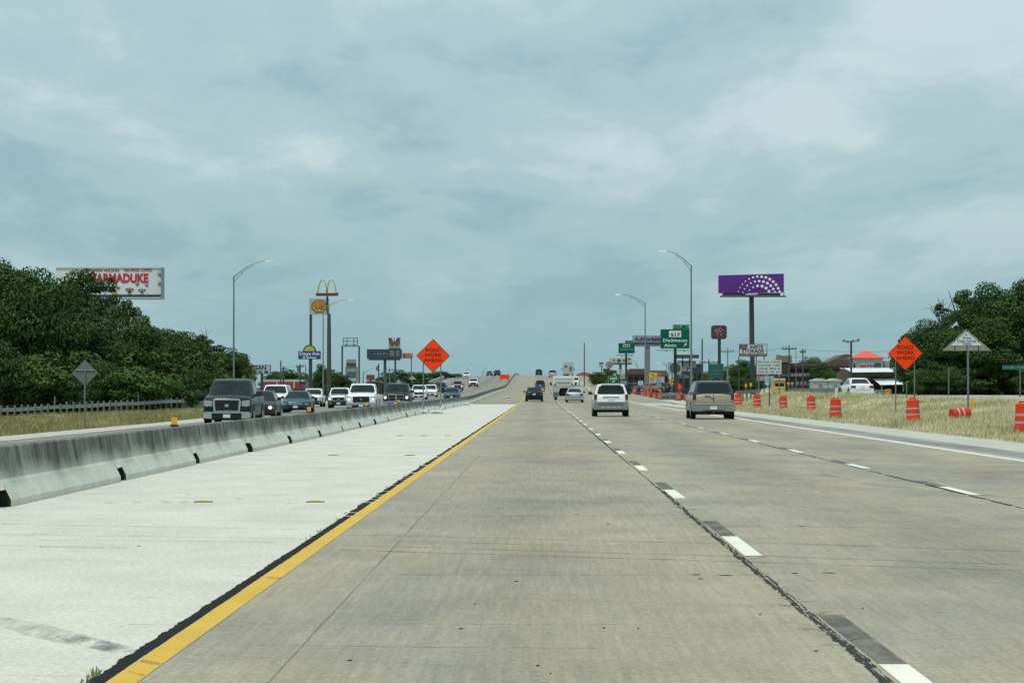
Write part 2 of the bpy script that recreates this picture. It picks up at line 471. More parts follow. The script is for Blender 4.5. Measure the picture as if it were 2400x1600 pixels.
# painted lines (parts of the road they lie on)
def paint_mat(name, col, wear):
    k = NT(name)
    n = k.noise(9, 4, 1, 4, 0.7); n2 = k.noise(1.4, .8, 1, 4, .6, 2.)
    c = k.mix(k.mr(n, .62 - wear * .3, .80, 0, 0.65), col, (0.22, 0.21, 0.17))
    v = k.ma('MULTIPLY', k.mr(n2, .3, .7, .86, 1.05), k.mr(k.noise(2, 22, 1, 3, .7, 4.), .3, .7, .92, 1.05))
    sm = k.n.new('ShaderNodeVectorMath'); sm.operation = 'SCALE'; k.l.new(c, sm.inputs[0]); k.l.new(v, sm.inputs['Scale'])
    return k.done(sm.outputs[0], 0.6)
mat_white = paint_mat('white_paint', (0.72, 0.69, 0.58), 0.05)
mat_white2 = paint_mat('worn_white_paint', (0.62, 0.61, 0.53), 0.45)
mat_yellow = paint_mat('yellow_paint', (0.60, 0.375, 0.045), 0.12)
mat_tar = M('tar', (0.020, 0.021, 0.021), 0.95, 0, .5, 14, spec=.08, bump=.8)
k = NT('contrast_stripe')
n = k.noise(5, 1.6, 1, 5, .7); al = k.mr(n, .28, .70, .12, .80)
tr = k.n.new('ShaderNodeBsdfTransparent'); mx = k.n.new('ShaderNodeMixShader')
k.done(k.mix(k.mr(n, .3, .7, 0, 1), (0.15, 0.148, 0.135), (0.085, 0.086, 0.083)), .8)
k.l.new(al, mx.inputs[0]); k.l.new(tr.outputs[0], mx.inputs[1]); k.l.new(k.b.outputs[0], mx.inputs[2])
k.l.new(mx.outputs[0], [q for q in k.n if q.type == 'OUTPUT_MATERIAL'][0].inputs[0])
mat_dark_stripe = k.m
k = NT('tyre_scuff')
n = k.noise(7, 1.2, 1, 5, .75); n2 = k.noise(2.0, .5, 1, 3, .5, 3.)
tr = k.n.new('ShaderNodeBsdfTransparent'); mx = k.n.new('ShaderNodeMixShader')
k.done((0.10, 0.11, 0.11), .8)
k.l.new(k.ma('MULTIPLY', k.mr(n, .40, .72, 0, .55), k.mr(n2, .35, .6, .10, .9)), mx.inputs[0]); k.l.new(tr.outputs[0], mx.inputs[1]); k.l.new(k.b.outputs[0], mx.inputs[2])
k.l.new(mx.outputs[0], [q for q in k.n if q.type == 'OUTPUT_MATERIAL'][0].inputs[0])
mat_scuff = k.m

sheet('yellow_line', -2.075, -1.925, -20, 1250, 0.003, mat_yellow, road, step=6)
sheet('edge_line', 9.34, 9.49, -20, 1250, 0.003, mat_white, road, step=6)
k = NT('rumble_strip')
n = k.noise(1.2, 3.0, 1, 5, .7); tr = k.n.new('ShaderNodeBsdfTransparent'); mx = k.n.new('ShaderNodeMixShader')
k.done((0.19, 0.195, 0.185), .95)
k.l.new(k.ma('MULTIPLY', k.mr(n, .30, .62, .15, .75), k.mr(k.noise(2.5, .05, 1, 3, .6, 3.), .35, .6, .4, 1)), mx.inputs[0]); k.l.new(tr.outputs[0], mx.inputs[1]); k.l.new(k.b.outputs[0], mx.inputs[2])
k.l.new(mx.outputs[0], [q for q in k.n if q.type == 'OUTPUT_MATERIAL'][0].inputs[0])
sheet('rumble_strip', 9.72, 10.75, 20, 240, 0.003, k.m, bpy.data.objects['outer_shoulder'])
sheet('edge_line', -22.6, -22.42, 300, 1200, 0.008, mat_white2, left_road)
sheet('edge_line', -17.0, -16.86, -20, 190, 0.012, mat_white2, left_road)
sheet('yellow_line', -8.75, -8.6, -20, 1200, 0.008, mat_yellow, left_road)
for k_ in range(-1, 34):
    y1 = 14.05 + 12.19 * k_
    if y1 > 5:
        sheet('lane_dash', 1.72, 1.872, y1 - 3.05, y1, 0.0035, mat_white, road)
        if y1 < 110: sheet('contrast_stripe', 1.72, 1.875, y1 + 0.02, y1 + (3.1 if y1 < 60 else 2.4), 0.003, mat_dark_stripe, road)
    y1 = 15.25 + 12.19 * k_
    if y1 > 20:
        sheet('lane_dash', 5.71, 5.86, y1 - 3.05, y1, 0.0035, mat_white if k_ < 6 else mat_white2, road)
        if y1 < 90: sheet('contrast_stripe', 5.70, 5.86, y1 + 0.02, y1 + 2.6, 0.003, mat_dark_stripe, road)
    y1 = 16.2 + 12.19 * k_
    if y1 > 45:
        sheet('lane_dash', -14.37, -14.22, y1 - 3.05, y1, 0.010, mat_white2, left_road)
        if y1 > 190: sheet('lane_dash', -18.3, -18.15, y1 - 3.05, y1, 0.010, mat_white2, left_road)
        if y1 > 100: sheet('lane_dash', -10.72, -10.58, y1 - 3.05, y1, 0.010, mat_white2, left_road)

def seam(name, xc, w, y0, y1, step, jit, mat, parent, dz, left_only=False, gap=0.0):
    """ragged strip of joint filler"""
    vs, fs = [], []; y = y0; a = 0.0; b = 0.0; live = True
    while y < y1:
        a = a * .75 + random.gauss(0, jit); b = b * .75 + random.gauss(0, jit * (.15 if left_only else 1))
        vs += [(xc - w / 2 - abs(a) if left_only else xc - w / 2 + a, y, road_z(xc, y) + dz), (xc + w / 2 + b, y, road_z(xc, y) + dz)]
        if len(vs) >= 4 and (gap == 0 or random.random() > gap): i = len(vs); fs.append((i - 4, i - 3, i - 1, i - 2))
        y += step * (1 + y / 60)
    return link_mesh(name, vs, fs, mat, parent)
seam('tar_joint', -2.118, 0.072, 6, 30, 0.05, 0.006, mat_tar, road, 0.005, True)
seam('tar_joint', -2.118, 0.070, 29.9, 120, 0.14, 0.012, mat_tar, road, 0.005, True, 0.16)
seam('tar_joint', -2.115, 0.07, 120, 266, 0.4, 0.012, mat_tar, road, 0.005, True, 0.3)
mat_crack = M('crack_filler', (0.045, 0.047, 0.046), .95, 0, .4, 9, spec=.08)
seam('crack_seal', 1.668, 0.016, 6, 60, 0.06, 0.0035, mat_crack, road, 0.004, False, .03)
seam('crack_seal', 1.690, 0.009, 8, 40, 0.06, 0.0040, mat_crack, road, 0.0045, False, .12)
seam('crack_seal', 1.645, 0.010, 8, 36, 0.06, 0.0045, mat_crack, road, 0.0042, False, .22)
seam('crack_seal', 1.655, 0.007, 8, 30, 0.05, 0.0060, mat_crack, road, 0.0048, False, .35)
seam('crack_seal', 1.668, 0.042, 60, 266, 0.3, 0.005, mat_crack, road, 0.004)
seam('crack_seal', 5.665, 0.036, 20, 190, 0.15, 0.008, mat_crack, road, 0.004, False, .1)
seam('crack_seal', 1.66, 0.05, 270, 760, 1, 0.006, mat_crack, road, 0.004)
seam('crack_seal', -2.15, 0.05, 270, 760, 1, 0.006, mat_crack, road, 0.0045)
# feathery side cracks of the seal
m = MB()
for i in range(46):
    y = random.uniform(15, 34); s = random.choice((-1, 1)); x = 1.665 + s * .01; n = random.randint(1, 3); w = random.uniform(.006, .012)
    for j in range(n):
        x2 = x + s * random.uniform(.03, .09); y2 = y + random.uniform(-.05, .22)
        m.add([(x, y - w, .004), (x2, y2 - w * .6, .004), (x2, y2 + w * .6, .004), (x, y + w, .004)], [(0, 1, 2, 3)]); x, y = x2, y2
m.build('side_crack', mat_crack, road)['kind'] = 'stuff'
seam('hairline_joint', -1.30, 0.006, 12, 60, 0.3, 0.002, M('hairline', (0.185, .175, .14), .95, 0, .2, 6, spec=.08), road, 0.002, False, .04)
# tyre scuffs and tar flecks on the pale shoulder and the lanes
def scuff(pts, w, parent, dz=0.003):
    vs, fs = [], []
    for i, (x, y) in enumerate(pts):
        tx, ty = (pts[min(i + 1, len(pts) - 1)][0] - pts[max(i - 1, 0)][0], pts[min(i + 1, len(pts) - 1)][1] - pts[max(i - 1, 0)][1])
        L = math.hypot(tx, ty); nx_, ny_ = -ty / L, tx / L; ww = w * (0.35 + .65 * math.sin(math.pi * (i + .3) / (len(pts))))
        vs += [(x - nx_ * ww / 2, y - ny_ * ww / 2, road_z(x, y) + dz), (x + nx_ * ww / 2, y + ny_ * ww / 2, road_z(x, y) + dz)]
        if i: fs.append((2 * i - 2, 2 * i - 1, 2 * i + 1, 2 * i))
    return link_mesh('tyre_mark', vs, fs, mat_scuff, parent)
SH = bpy.data.objects['inner_shoulder']
def gp(x, y):
    d = F * EYE / (y - VY); return ((x - VX) / F * d, d)
scuff([gp(*q) for q in ((-60, 1440), (0, 1452), (60, 1466), (120, 1486), (180, 1500), (240, 1512), (305, 1526))], .30, SH)
scuff([gp(*q) for q in ((150, 1488), (200, 1502), (250, 1516), (300, 1528))], .22, SH, .0035)
scuff([gp(*q) for q in ((540, 1346), (580, 1350), (620, 1345))], .10, SH)
scuff([gp(*q) for q in ((582, 1190), (620, 1188), (655, 1180), (690, 1178))], .16, SH)
scuff([gp(*q) for q in ((600, 1192), (640, 1187), (680, 1179))], .10, SH, .0035)
scuff([gp(*q) for q in ((1900, 1105), (2040, 1135), (2200, 1150), (2420, 1170))], .25, road)
scuff([gp(*q) for q in ((1180, 1210), (1220, 1206), (1260, 1212))], .4, road)
k = NT('joint_stain')
n = k.noise(1.6, .9, 1, 5, .75); tr = k.n.new('ShaderNodeBsdfTransparent'); mx = k.n.new('ShaderNodeMixShader')
k.done((0.085, 0.085, 0.078), .95)
k.l.new(k.mr(n, .34, .66, .02, .42), mx.inputs[0]); k.l.new(tr.outputs[0], mx.inputs[1]); k.l.new(k.b.outputs[0], mx.inputs[2])
k.l.new(mx.outputs[0], [q for q in k.n if q.type == 'OUTPUT_MATERIAL'][0].inputs[0])
mat_joint = k.m
def cross_line(x0, y0, x1, y1, w, parent):
    (xa, da), (xb, db) = gp(x0, y0), gp(x1, y1); n = 14; vs, fs = [], []
    for i in range(n + 1):
        f = i / n; x, d = lerp(xa, xb, f), lerp(da, db, f) + random.gauss(0, .012) * da / 20; ww = w * da / 25 * random.uniform(.6, 1.2)
        vs += [(x, d - ww / 2, .0022), (x, d + ww / 2, .0022)]
        if i: fs.append((2 * i - 2, 2 * i, 2 * i + 1, 2 * i - 1))
    return link_mesh('joint_line', vs, fs, mat_joint, parent)
for q in ((760, 1251, 1700, 1273, .10), (760, 1276, 1740, 1303, .10), (800, 1288, 1760, 1316, .13), (900, 1266, 1500, 1281, .06), (700, 1345, 1700, 1347, .06), (560, 1460, 1500, 1462, .05), (600, 1510, 1400, 1518, .05),
          (870, 1212, 1650, 1205, .05), (900, 1172, 1600, 1176, .05), (960, 1120, 1520, 1128, .05), (1000, 1078, 1480, 1083, .06), (1040, 1050, 1440, 1052, .05), (1060, 1022, 1400, 1026, .06), (1700, 1268, 2390, 1290, .10), (1740, 1300, 2390, 1322, .12), (1760, 1316, 2390, 1336, .12), (1700, 1232, 2390, 1238, .10), (1560, 1120, 2300, 1128, .06)):
    cross_line(*q, road)
for q in ((2, 1228, 700, 1240, .07), (2, 1252, 760, 1262, .07), (40, 1264, 640, 1270, .05), (2, 1278, 300, 1284, .06), (95, 1281, 300, 1284, .08), (300, 1462, 640, 1466, .04), (150, 1170, 480, 1176, .05), (300, 1100, 800, 1096, .06), (520, 1066, 900, 1070, .05)):
    cross_line(*q, SH)
for a_ in ((330, 1548, 378, 1556, .26), (300, 1574, 340, 1582, .22), (625, 1352, 660, 1356, .2)):
    cross_line(*a_, road).location.z = .0015
m = MB()
for (x, y, w) in ((325, 1280, 12), (94, 1281, 7), (440, 1158, 10), (390, 1177, 28), (430, 1176, 26), (320, 1177, 30), (255, 1178, 26), (820, 1546, 15), (1415, 1470, 10), (1114, 1414, 6), (1290, 1576, 7), (1780, 1438, 8),
                  (1350, 1205, 20), (1425, 1227, 14), (1210, 1361, 14), (1080, 1472, 14), (1940, 1341, 44), (1860, 1342, 20), (1700, 1347, 40), (1630, 1345, 24), (2020, 1424, 7), (1910, 1523, 12), (1640, 1355, 16), (1880, 1232, 30), (1495, 1470, 5), (1260, 1558, 12), (560, 1168, 20)):
    X, Y = gp(x, y); hw = w / 2 * Y / F; hd = .035
    m.add([(X - hw, Y - hd * .4, .003), (X + hw * .4, Y - hd, .003), (X + hw, Y + hd * .2, .003), (X - hw * .2, Y + hd, .003)], [(0, 1, 2, 3)])
m.build('tar_fleck', mat_crack, road)['kind'] = 'stuff'

# ------------------------------------------------------------------ precast median barrier
k = NT('stained_barrier_concrete')
st = k.noise(2.2, 2.2, 0.22, 6, 0.68); st2 = k.noise(9, 7, 0.5, 5, .7, 2.2); sp = k.noise(30, 30, 30, 3, .7, 4.)
band = k.mr(k.noise(.5, .5, .3, 3, .5, 8.), .3, .7, -.10, .10)
hgt = k.mr(k.ma('ADD', k.z, band), 0.20, 0.56, 0, 1, True)
dirt = k.ma('MULTIPLY', hgt, k.mr(k.ma('MULTIPLY_ADD', st2, .5, k.ma('MULTIPLY', st, .62)), .34, .72, 0.45, 1.15))
dirt = k.ma('MINIMUM', dirt, 1.0)
c = k.mix(dirt, (0.60, 0.605, 0.525), (0.082, 0.084, 0.074))
v = k.ma('MULTIPLY', k.mr(sp, .3, .7, .84, 1.1), k.mr(k.noise(1.5, 1.5, 1.5, 5, .6, 6.), .3, .7, .88, 1.08))
sm = k.n.new('ShaderNodeVectorMath'); sm.operation = 'SCALE'; k.l.new(c, sm.inputs[0]); k.l.new(v, sm.inputs['Scale'])
mat_barrier = k.done(sm.outputs[0], .88, sp, .4, .01)
mat_slot_shade = M('slot_shade', (0.030, 0.032, 0.030), .95, 0, .5, 6, spec=.05)  # near-black colour paints the shade deep inside the slots

def bar_x(y):       # line of the barrier foot facing the shoulder
    return float(np.interp(y, [-50, 30, 60, 80, 110, 150, 200, 280, 440, 800, 1000], [-6.28, -6.33, -6.45, -6.42, -6.55, -6.72, -6.75, -6.65, -6.35, -6.45, -6.45]))
barrier = thing('median_barrier', (0, 0, 0), 'long row of stained precast concrete barrier sections dividing the highway', 'barrier')
FULL = [(.30, 0), (.30, .09), (.195, .30), (.165, .335), (.10, .705), (.085, .72)]
CUT = [(.03, 0.0), (.03, .21), (.240, .215), (.165, .335), (.10, .705), (.085, .72)]  # narrow core left in the slot, shaped to stop light passing through
def barrier_mesh(L):
    half = L / 2; vs, fs = [], []
    st_ = [(-half, CUT), (-half + .30, CUT), (-half + .34, FULL), (-half * .3, FULL), (half * .3, FULL), (half - .34, FULL), (half - .30, CUT), (half, CUT)]
    n = 12
    for y, pf in st_:
        ring = [(x, z) for x, z in pf] + [(-x, z) for x, z in reversed(pf)]
        vs += [(x, y, z) for x, z in ring]
    for j in range(len(st_) - 1):
        for i in range(n):
            i2 = (i + 1) % n; fs.append((j * n + i, j * n + i2, (j + 1) * n + i2, (j + 1) * n + i))
    fs.append(tuple(range(n))); fs.append(tuple((len(st_) - 1) * n + i for i in range(n - 1, -1, -1)))
    return vs, fs
PITCH = 9.60
y = 37.2 - PITCH * 5 - PITCH / 2 + .05
bmesh_data = None; nsec = 0
while y < 960:
    ym = y + PITCH / 2; xa, xb = bar_x(y) - .30, bar_x(y + PITCH) - .30; za, zb = prof(y), prof(y + PITCH)
    if ym > 12:
        if bmesh_data is None:
            vs, fs = barrier_mesh(PITCH - .05); o = link_mesh('barrier_section', vs, fs, mat_barrier, barrier)
            bm = bmesh.new(); bm.from_mesh(o.data); bmesh.ops.recalc_face_normals(bm, faces=bm.faces); bm.to_mesh(o.data); bm.free(); bmesh_data = o.data
            o.data.materials.append(mat_slot_shade)
            for pl in o.data.polygons:      # shade of the slot depth, painted dark on the drainage slot faces
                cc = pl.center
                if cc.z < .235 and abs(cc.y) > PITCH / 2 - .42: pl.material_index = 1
        else:
            o = bpy.data.objects.new('barrier_section', bmesh_data); COL.objects.link(o); o.parent = barrier
        o.location = ((xa + xb) / 2 + random.gauss(0, .012), ym, (za + zb) / 2 - .01)
        o.rotation_euler = (math.atan2(zb - za, PITCH), 0, -math.atan2(xb - xa, PITCH) + random.gauss(0, .0008))
        nsec += 1
    y += PITCH

# ------------------------------------------------------------------ vegetation
def np_mesh(name, verts, quads, mat, parent=None):
    me = bpy.data.meshes.new(name)
    nv, nf, kk = len(verts), len(quads), quads.shape[1]
    me.vertices.add(nv); me.vertices.foreach_set('co', np.ascontiguousarray(verts, np.float32).ravel())
    me.loops.add(nf * kk); me.loops.foreach_set('vertex_index', np.ascontiguousarray(quads, np.int32).ravel())
    me.polygons.add(nf); me.polygons.foreach_set('loop_start', np.arange(0, nf * kk, kk, dtype=np.int32))
    me.update(calc_edges=True); me.materials.append(mat)
    o = bpy.data.objects.new(name, me); COL.objects.link(o)
    if parent is not None: o.parent = parent
    return o

def foliage_mat(name, dark, mid, light, sc=0.5):
    k = NT(name)
    oi = k.n.new('ShaderNodeObjectInfo')
    a = k.noise(sc, sc, sc, 4, .6); b = k.noise(5, 5, 5, 2, .6, 3.)
    geo = k.n.new('ShaderNodeNewGeometry')
    f = k.ma('ADD', k.ma('MULTIPLY', a, .55), k.ma('MULTIPLY', geo.outputs['Random Per Island'], .45))
    c = k.mix(k.mr(f, .28, .50, 0, 1), dark, mid)
    c = k.mix(k.mr(f, .52, .78, 0, 1), c, light)
    c2 = k.mix(k.ma('MULTIPLY', oi.outputs['Random'], .35), c, (mid[0] * 1.5, mid[1] * 1.15, mid[2] * .8))
    k.b.inputs['Transmission Weight'].default_value = 0.0
    return k.done(c2, .75, spec=.05)
mat_oak = foliage_mat('oak_leaves', (0.017, 0.036, 0.014), (0.040, 0.080, 0.025), (0.090, 0.150, 0.042), 2.6)
mat_shrub = foliage_mat('shrub_leaves', (0.024, 0.048, 0.016), (0.050, 0.098, 0.028), (0.098, 0.165, 0.046), 2.2)
mat_bark = M('bark', (0.060, 0.052, 0.045), .9, 0, .35, 3)
mat_twig = M('twig', (0.16, 0.145, 0.125), .9, 0, .3, 3)

def crown_mesh(seed, nl, ax, az, per, leaf, lobe_r):
    """leaf clumps on the shells of many lobes filling an egg of half-width ax and half-height az (centre at origin)"""
    g = np.random.default_rng(seed)
    V = []; cnt = 0
    lobes = []
    while len(lobes) < nl:
        p = g.uniform(-1, 1, 3)
        r = np.linalg.norm(p)
        if r > 1 or r < 0.30: continue
        if p[2] < -0.75: continue
        lobes.append(p)
    for p in lobes:
        c = np.array([p[0] * ax, p[1] * ax, p[2] * az]) * g.uniform(.80, 1.08)
        lr = lobe_r * g.uniform(.65, 1.25)
        n = int(per * (lr / lobe_r) ** 2)
        d = g.normal(size=(n, 3)); d /= np.linalg.norm(d, axis=1)[:, None]
        rad = lr * g.uniform(.45, 1.08, n) ** .6
        q = c + d * rad[:, None] * np.array([1.2, 1.2, .58])
        # leaf-clump orientation: mostly facing outwards and up
        nrm = d * .7 + np.array([0, 0, .55]) + g.normal(size=(n, 3)) * .55
        nrm /= np.linalg.norm(nrm, axis=1)[:, None]
        t = np.cross(nrm, g.normal(size=(n, 3))); t /= np.linalg.norm(t, axis=1)[:, None]
        b = np.cross(nrm, t)
        s = leaf * g.uniform(.55, 1.3, n)[:, None]
        e = g.uniform(.45, .8, n)[:, None]
        V.append(np.stack([q - t * s, q - b * s * e + nrm * s * .15, q + t * s, q + b * s * e - nrm * s * .1], 1))
    V = np.concatenate(V).reshape(-1, 3)
    Q = np.arange(len(V)).reshape(-1, 4)
    return V, Q

_protos = {}
def crown_proto(key):
    if key in _protos: return _protos[key]
    kind, i = key
    if kind == 'oak': V, Q = crown_mesh(100 + i, 84, 1.0, .84, 400, .030, .29)
    elif kind == 'loose': V, Q = crown_mesh(200 + i, 34, 1.0, .86, 260, .040, .24)
    else: V, Q = crown_mesh(300 + i, 22, 1.0, .9, 230, .060, .34)
    me_o = np_mesh('crown', V, Q, mat_oak if kind != 'shrub' else mat_shrub)
    me = me_o.data; bpy.data.objects.remove(me_o); _protos[key] = me
    return me

def tree(X, Y, z0, top, width, label, group, kind='oak', var=0, name='oak_tree', low=0.30, cat='tree'):
    """tree whose crown tops out at height top above z0"""
    h = top - z0
    t = thing(name, (X, Y, z0), label, cat, group)
    m = MB(); rr = max(.12, h * .022)
    lean = random.uniform(-.05, .05) * h
    hub = Vector((lean, 0, h * (low + .12)))
    m.tube([(0, 0, -.3), (lean * .4, 0, h * .18), hub], [rr * 1.3, rr, rr * .75], 7)
    for i in range(6):
        a = i * 1.05 + random.uniform(-.4, .4); rad = width * .5 * random.uniform(.45, .8)
        p1 = hub + Vector((math.cos(a) * rad * .5, math.sin(a) * rad * .5, h * random.uniform(.10, .2)))
        p2 = hub + Vector((math.cos(a) * rad, math.sin(a) * rad, h * random.uniform(.24, .42)))
        m.tube([hub - Vector((0, 0, h * .05)), p1, p2], [rr * .5, rr * .34, rr * .12], 5)
    m.build('trunk', mat_bark, t)
    o = bpy.data.objects.new('crown', crown_proto((kind, var))); COL.objects.link(o); o.parent = t
    az = h * (1 - low) / 2 / (.78 * 1.10)
    o.scale = (width / 2 / 1.12, width / 2 / 1.12 * .9, az / 1.0)
    o.location = (lean, 0, h * (low + (1 - low) / 2))
    o.rotation_euler = (0, 0, random.uniform(0, 6.28))
    return t

random.seed(42)
# the dark wood behind the guard rail: (pixel x, pixel y of the top, distance, pixel width, kind, label)
G = 'trees of the dark wood behind the guard rail'
LT = [(-55, 640, 270, 190, 'oak', 'dark oak at the outer end of the wood, cut by the picture edge'),
      (28, 622, 276, 165, 'oak', 'tall dark oak whose twin domes stand well clear of the billboard'),
      (95, 634, 268, 150, 'oak', 'tall dark oak in front of the outer corner of the film billboard'),
      (140, 672, 285, 110, 'oak', 'dark oak filling the dip below the outer corner of the billboard'),
      (208, 630, 292, 132, 'loose', 'open-crowned oak whose top hides the first letters of the billboard'),
      (170, 722, 275, 170, 'oak', 'broad oak below the film billboard with sky showing through its branches'),
      (292, 702, 300, 95, 'loose', 'oak with a rounded puff of leaves just under the billboard catwalk'),
      (300, 752, 285, 130, 'oak', 'dark oak standing under the billboard post'),
      (372, 772, 305, 120, 'oak', 'dark oak one step down the treeline from the billboard'),
      (425, 778, 312, 110, 'oak', 'oak with a spiky level top midway down the treeline'),
      (478, 798, 330, 100, 'loose', 'oak with thin bare twigs sticking out of its top'),
      (522, 818, 345, 90, 'oak', 'oak just before the tall street lamp by the oncoming lanes'),
      (560, 828, 370, 50, 'oak', 'oak behind the tall street lamp by the oncoming lanes'),
      (578, 872, 395, 24, 'oak', 'small oak touching the car dealer sign')]
for i, (x, yt, d, w, kd, lb) in enumerate(LT):
    p = P(x, yt, d); tree(p.x, d, land_z(p.x, d), p.z, px2m(w, d) * (1.75 if kd == 'oak' else 1.4), lb, G, kd, i % 3, low=.12 if kd == 'oak' else .40)
G = 'bushy trees at the foot of the dark wood'
LS = [(-20, 800, 256, 150, 'bushy tree at the foot of the wood, cut by the picture edge'), (70, 838, 258, 120, 'dark bushy tree between the picture edge and the bare metal diamond sign'),
      (150, 820, 262, 140, 'bushy tree behind the bare metal diamond sign'), (235, 850, 258, 120, 'bushy tree just past the bare metal diamond sign'),
      (318, 862, 255, 120, 'lighter green bushy tree standing out at the foot of the wood'), (395, 872, 262, 110, 'light green bushy tree near the end of the guard rail'),
      (455, 868, 275, 100, 'bushy tree where the guard rail ends'), (505, 880, 285, 90, 'bushy tree behind the roof of the dark green pickup'),
      (548, 888, 300, 70, 'bushy tree between the tall street lamp and the red mansard roof'), (592, 902, 330, 36, 'low bushy tree beside the red mansard roof')]
for i, (x, yt, d, w, lb) in enumerate(LS):
    p = P(x, yt, d); tree(p.x, d, land_z(p.x, d), p.z, px2m(w, d) * 1.5, lb, G, 'shrub' if i % 3 else 'oak', i % 3, 'bushy_tree', low=.0)
G = 'trees behind the triangular road sign'
RT = [(2150, 800, 275, 80, 'oak', 'lowest tree of the clump, beside the orange sign'), (2186, 752, 268, 110, 'oak', 'tree with bare twigs on its shoulder, behind the triangular sign'),
      (2252, 678, 272, 90, 'loose', 'tree whose single puff of leaves tops the triangular sign'), (2275, 735, 262, 150, 'oak', 'broad dark tree right behind the triangular sign'),
      (2335, 668, 276, 120, 'oak', 'tall tree just past the triangular sign'), (2405, 660, 268, 150, 'oak', 'tallest tree above the green street name sign')]
for i, (x, yt, d, w, kd, lb) in enumerate(RT):
    p = P(x, yt, d); tree(p.x, d, land_z(p.x, d), p.z, px2m(w, d) * (1.55 if kd == 'oak' else 1.2), lb, G, kd, (i + 1) % 3, low=.14 if kd == 'oak' else .5)
G = 'bushy trees under the clump behind the triangular sign'
RS = [(2148, 845, 258, 80, 'bushy tree beside the sheds, behind the orange sign leg'), (2195, 852, 255, 90, 'bushy tree behind the thin post by the triangular sign'),
      (2250, 860, 258, 100, 'bushy tree directly behind the triangular sign post'), (2318, 868, 300, 110, 'bushy tree behind the small gable'), (2378, 850, 262, 100, 'bushy tree behind the green street name sign'), (2440, 850, 256, 110, 'bushy tree past the street name sign at the picture edge')]
for i, (x, yt, d, w, lb) in enumerate(RS):
    p = P(x, yt, d); tree(p.x, d, land_z(p.x, d), p.z, px2m(w, d) * 1.2, lb, G, 'oak' if i % 2 else 'shrub', i % 3, 'bushy_tree', low=.03)
# dense low growth under the woods that reads as one mass
def undergrowth(label, rows, n, seed):
    g = np.random.default_rng(seed); V = []
    for _ in range(n):
        r = rows[g.integers(len(rows))]; f = g.random(); x = lerp(r[0], r[1], f); d = lerp(r[2], r[3], g.random()); hmax = r[4] * (0.6 + .5 * math.sin(x * .045) ** 2)
        c = P(x, 912, d); z0 = land_z(c.x, d); kq = 26
        dd = g.normal(size=(kq, 3)); dd /= np.linalg.norm(dd, axis=1)[:, None]
        q = np.array([c.x, d, z0 + hmax * g.random()]) + dd * np.array([.8, .8, .5]) * g.uniform(.5, 1.1, kq)[:, None]
        nr = dd + np.array([0, 0, .6]) + g.normal(size=(kq, 3)) * .5; nr /= np.linalg.norm(nr, axis=1)[:, None]
        t = np.cross(nr, g.normal(size=(kq, 3))); t /= np.linalg.norm(t, axis=1)[:, None]; b = np.cross(nr, t); s = .30 * g.uniform(.6, 1.3, kq)[:, None]
        V.append(np.stack([q - t * s, q - b * s * .6, q + t * s, q + b * s * .6], 1))
    V = np.concatenate(V).reshape(-1, 3)
    return tag(np_mesh('undergrowth', V, np.arange(len(V)).reshape(-1, 4), mat_oak), label, kind='stuff')
undergrowth('dark undergrowth filling the foot of the wood behind the guard rail', ((-160, 300, 272, 300, 6.0), (250, 520, 280, 330, 5.5), (480, 585, 330, 400, 4.0)), 2600, 5)
undergrowth('dark undergrowth under the trees behind the triangular sign', ((2125, 2480, 268, 292, 5.5),), 1200, 6)
# far clumps
FT = [('far trees over the red roof', ((640, 872, 620, 60, 'far tree over the sloping end of the red mansard roof'), (680, 868, 640, 70, 'far tree above the white roof band of the red building'), (716, 880, 600, 40, 'far tree beside the motel sign post'))),
      ('trees beside the tall arches post', ((752, 856, 470, 46, 'tree between the motel sign and the arches post'), (782, 868, 465, 50, 'tree at the foot of the tall arches post'), (806, 880, 455, 40, 'low tree in front of the empty sign frame'))),
      ('trees on the embankment beside the overpass', ((905, 874, 640, 60, 'embankment tree next to the dark building roofs'), (945, 868, 650, 60, 'embankment tree behind the small white gable'), (985, 872, 660, 60, 'embankment tree behind the first leg of the orange sign'),
            (1030, 870, 690, 60, 'embankment tree just past the orange sign'), (1066, 876, 720, 50, 'last embankment tree before the overpass rail'), (930, 892, 600, 60, 'low embankment tree behind the dark pickup with lit lamps'), (985, 893, 590, 60, 'low embankment bush above the white compact'))),
      ('trees on the slope of the exit embankment', ((1400, 872, 620, 40, 'slope tree nearest the orange barrier wall'), (1426, 864, 600, 40, 'slope tree above the small green exit sign'), (1442, 868, 590, 40, 'slope tree beside the pale sign board'), (1405, 884, 560, 46, 'light green bush on the exit slope'), (1436, 890, 520, 40, 'bush right behind the small green exit sign'))),
      ('trees among the signs', ((1748, 846, 520, 80, 'tree behind the post of the purple billboard'), (1715, 856, 540, 60, 'tree beside the small green board'), (1735, 884, 420, 70, 'leafy bush under the storage sign'), (1768, 888, 410, 50, 'bush next to the storage sign post'), (1656, 880, 560, 50, 'far dark tree by the green board'), (1600, 880, 640, 60, 'far dark tree by the stacked shop signs'), (1560, 884, 640, 50, 'far dark tree behind the yellow warning diamond'), (1500, 884, 680, 60, 'far dark tree behind the shop fronts'))),
      ('trees around the brick building', ((1924, 852, 430, 60, 'dark tree against the brick wall'), (1948, 866, 420, 40, 'small dark tree against the brick wall end'), (1985, 900, 330, 40, 'low bush at the foot of the parking lot lamp'), (1996, 846, 460, 40, 'tree behind the parking lot lamp'), (2100, 832, 470, 60, 'tree behind the red roofed tower'), (1905, 838, 560, 70, 'far tree over the brick building'), (1825, 846, 600, 50, 'far tree behind the brick tower')))]
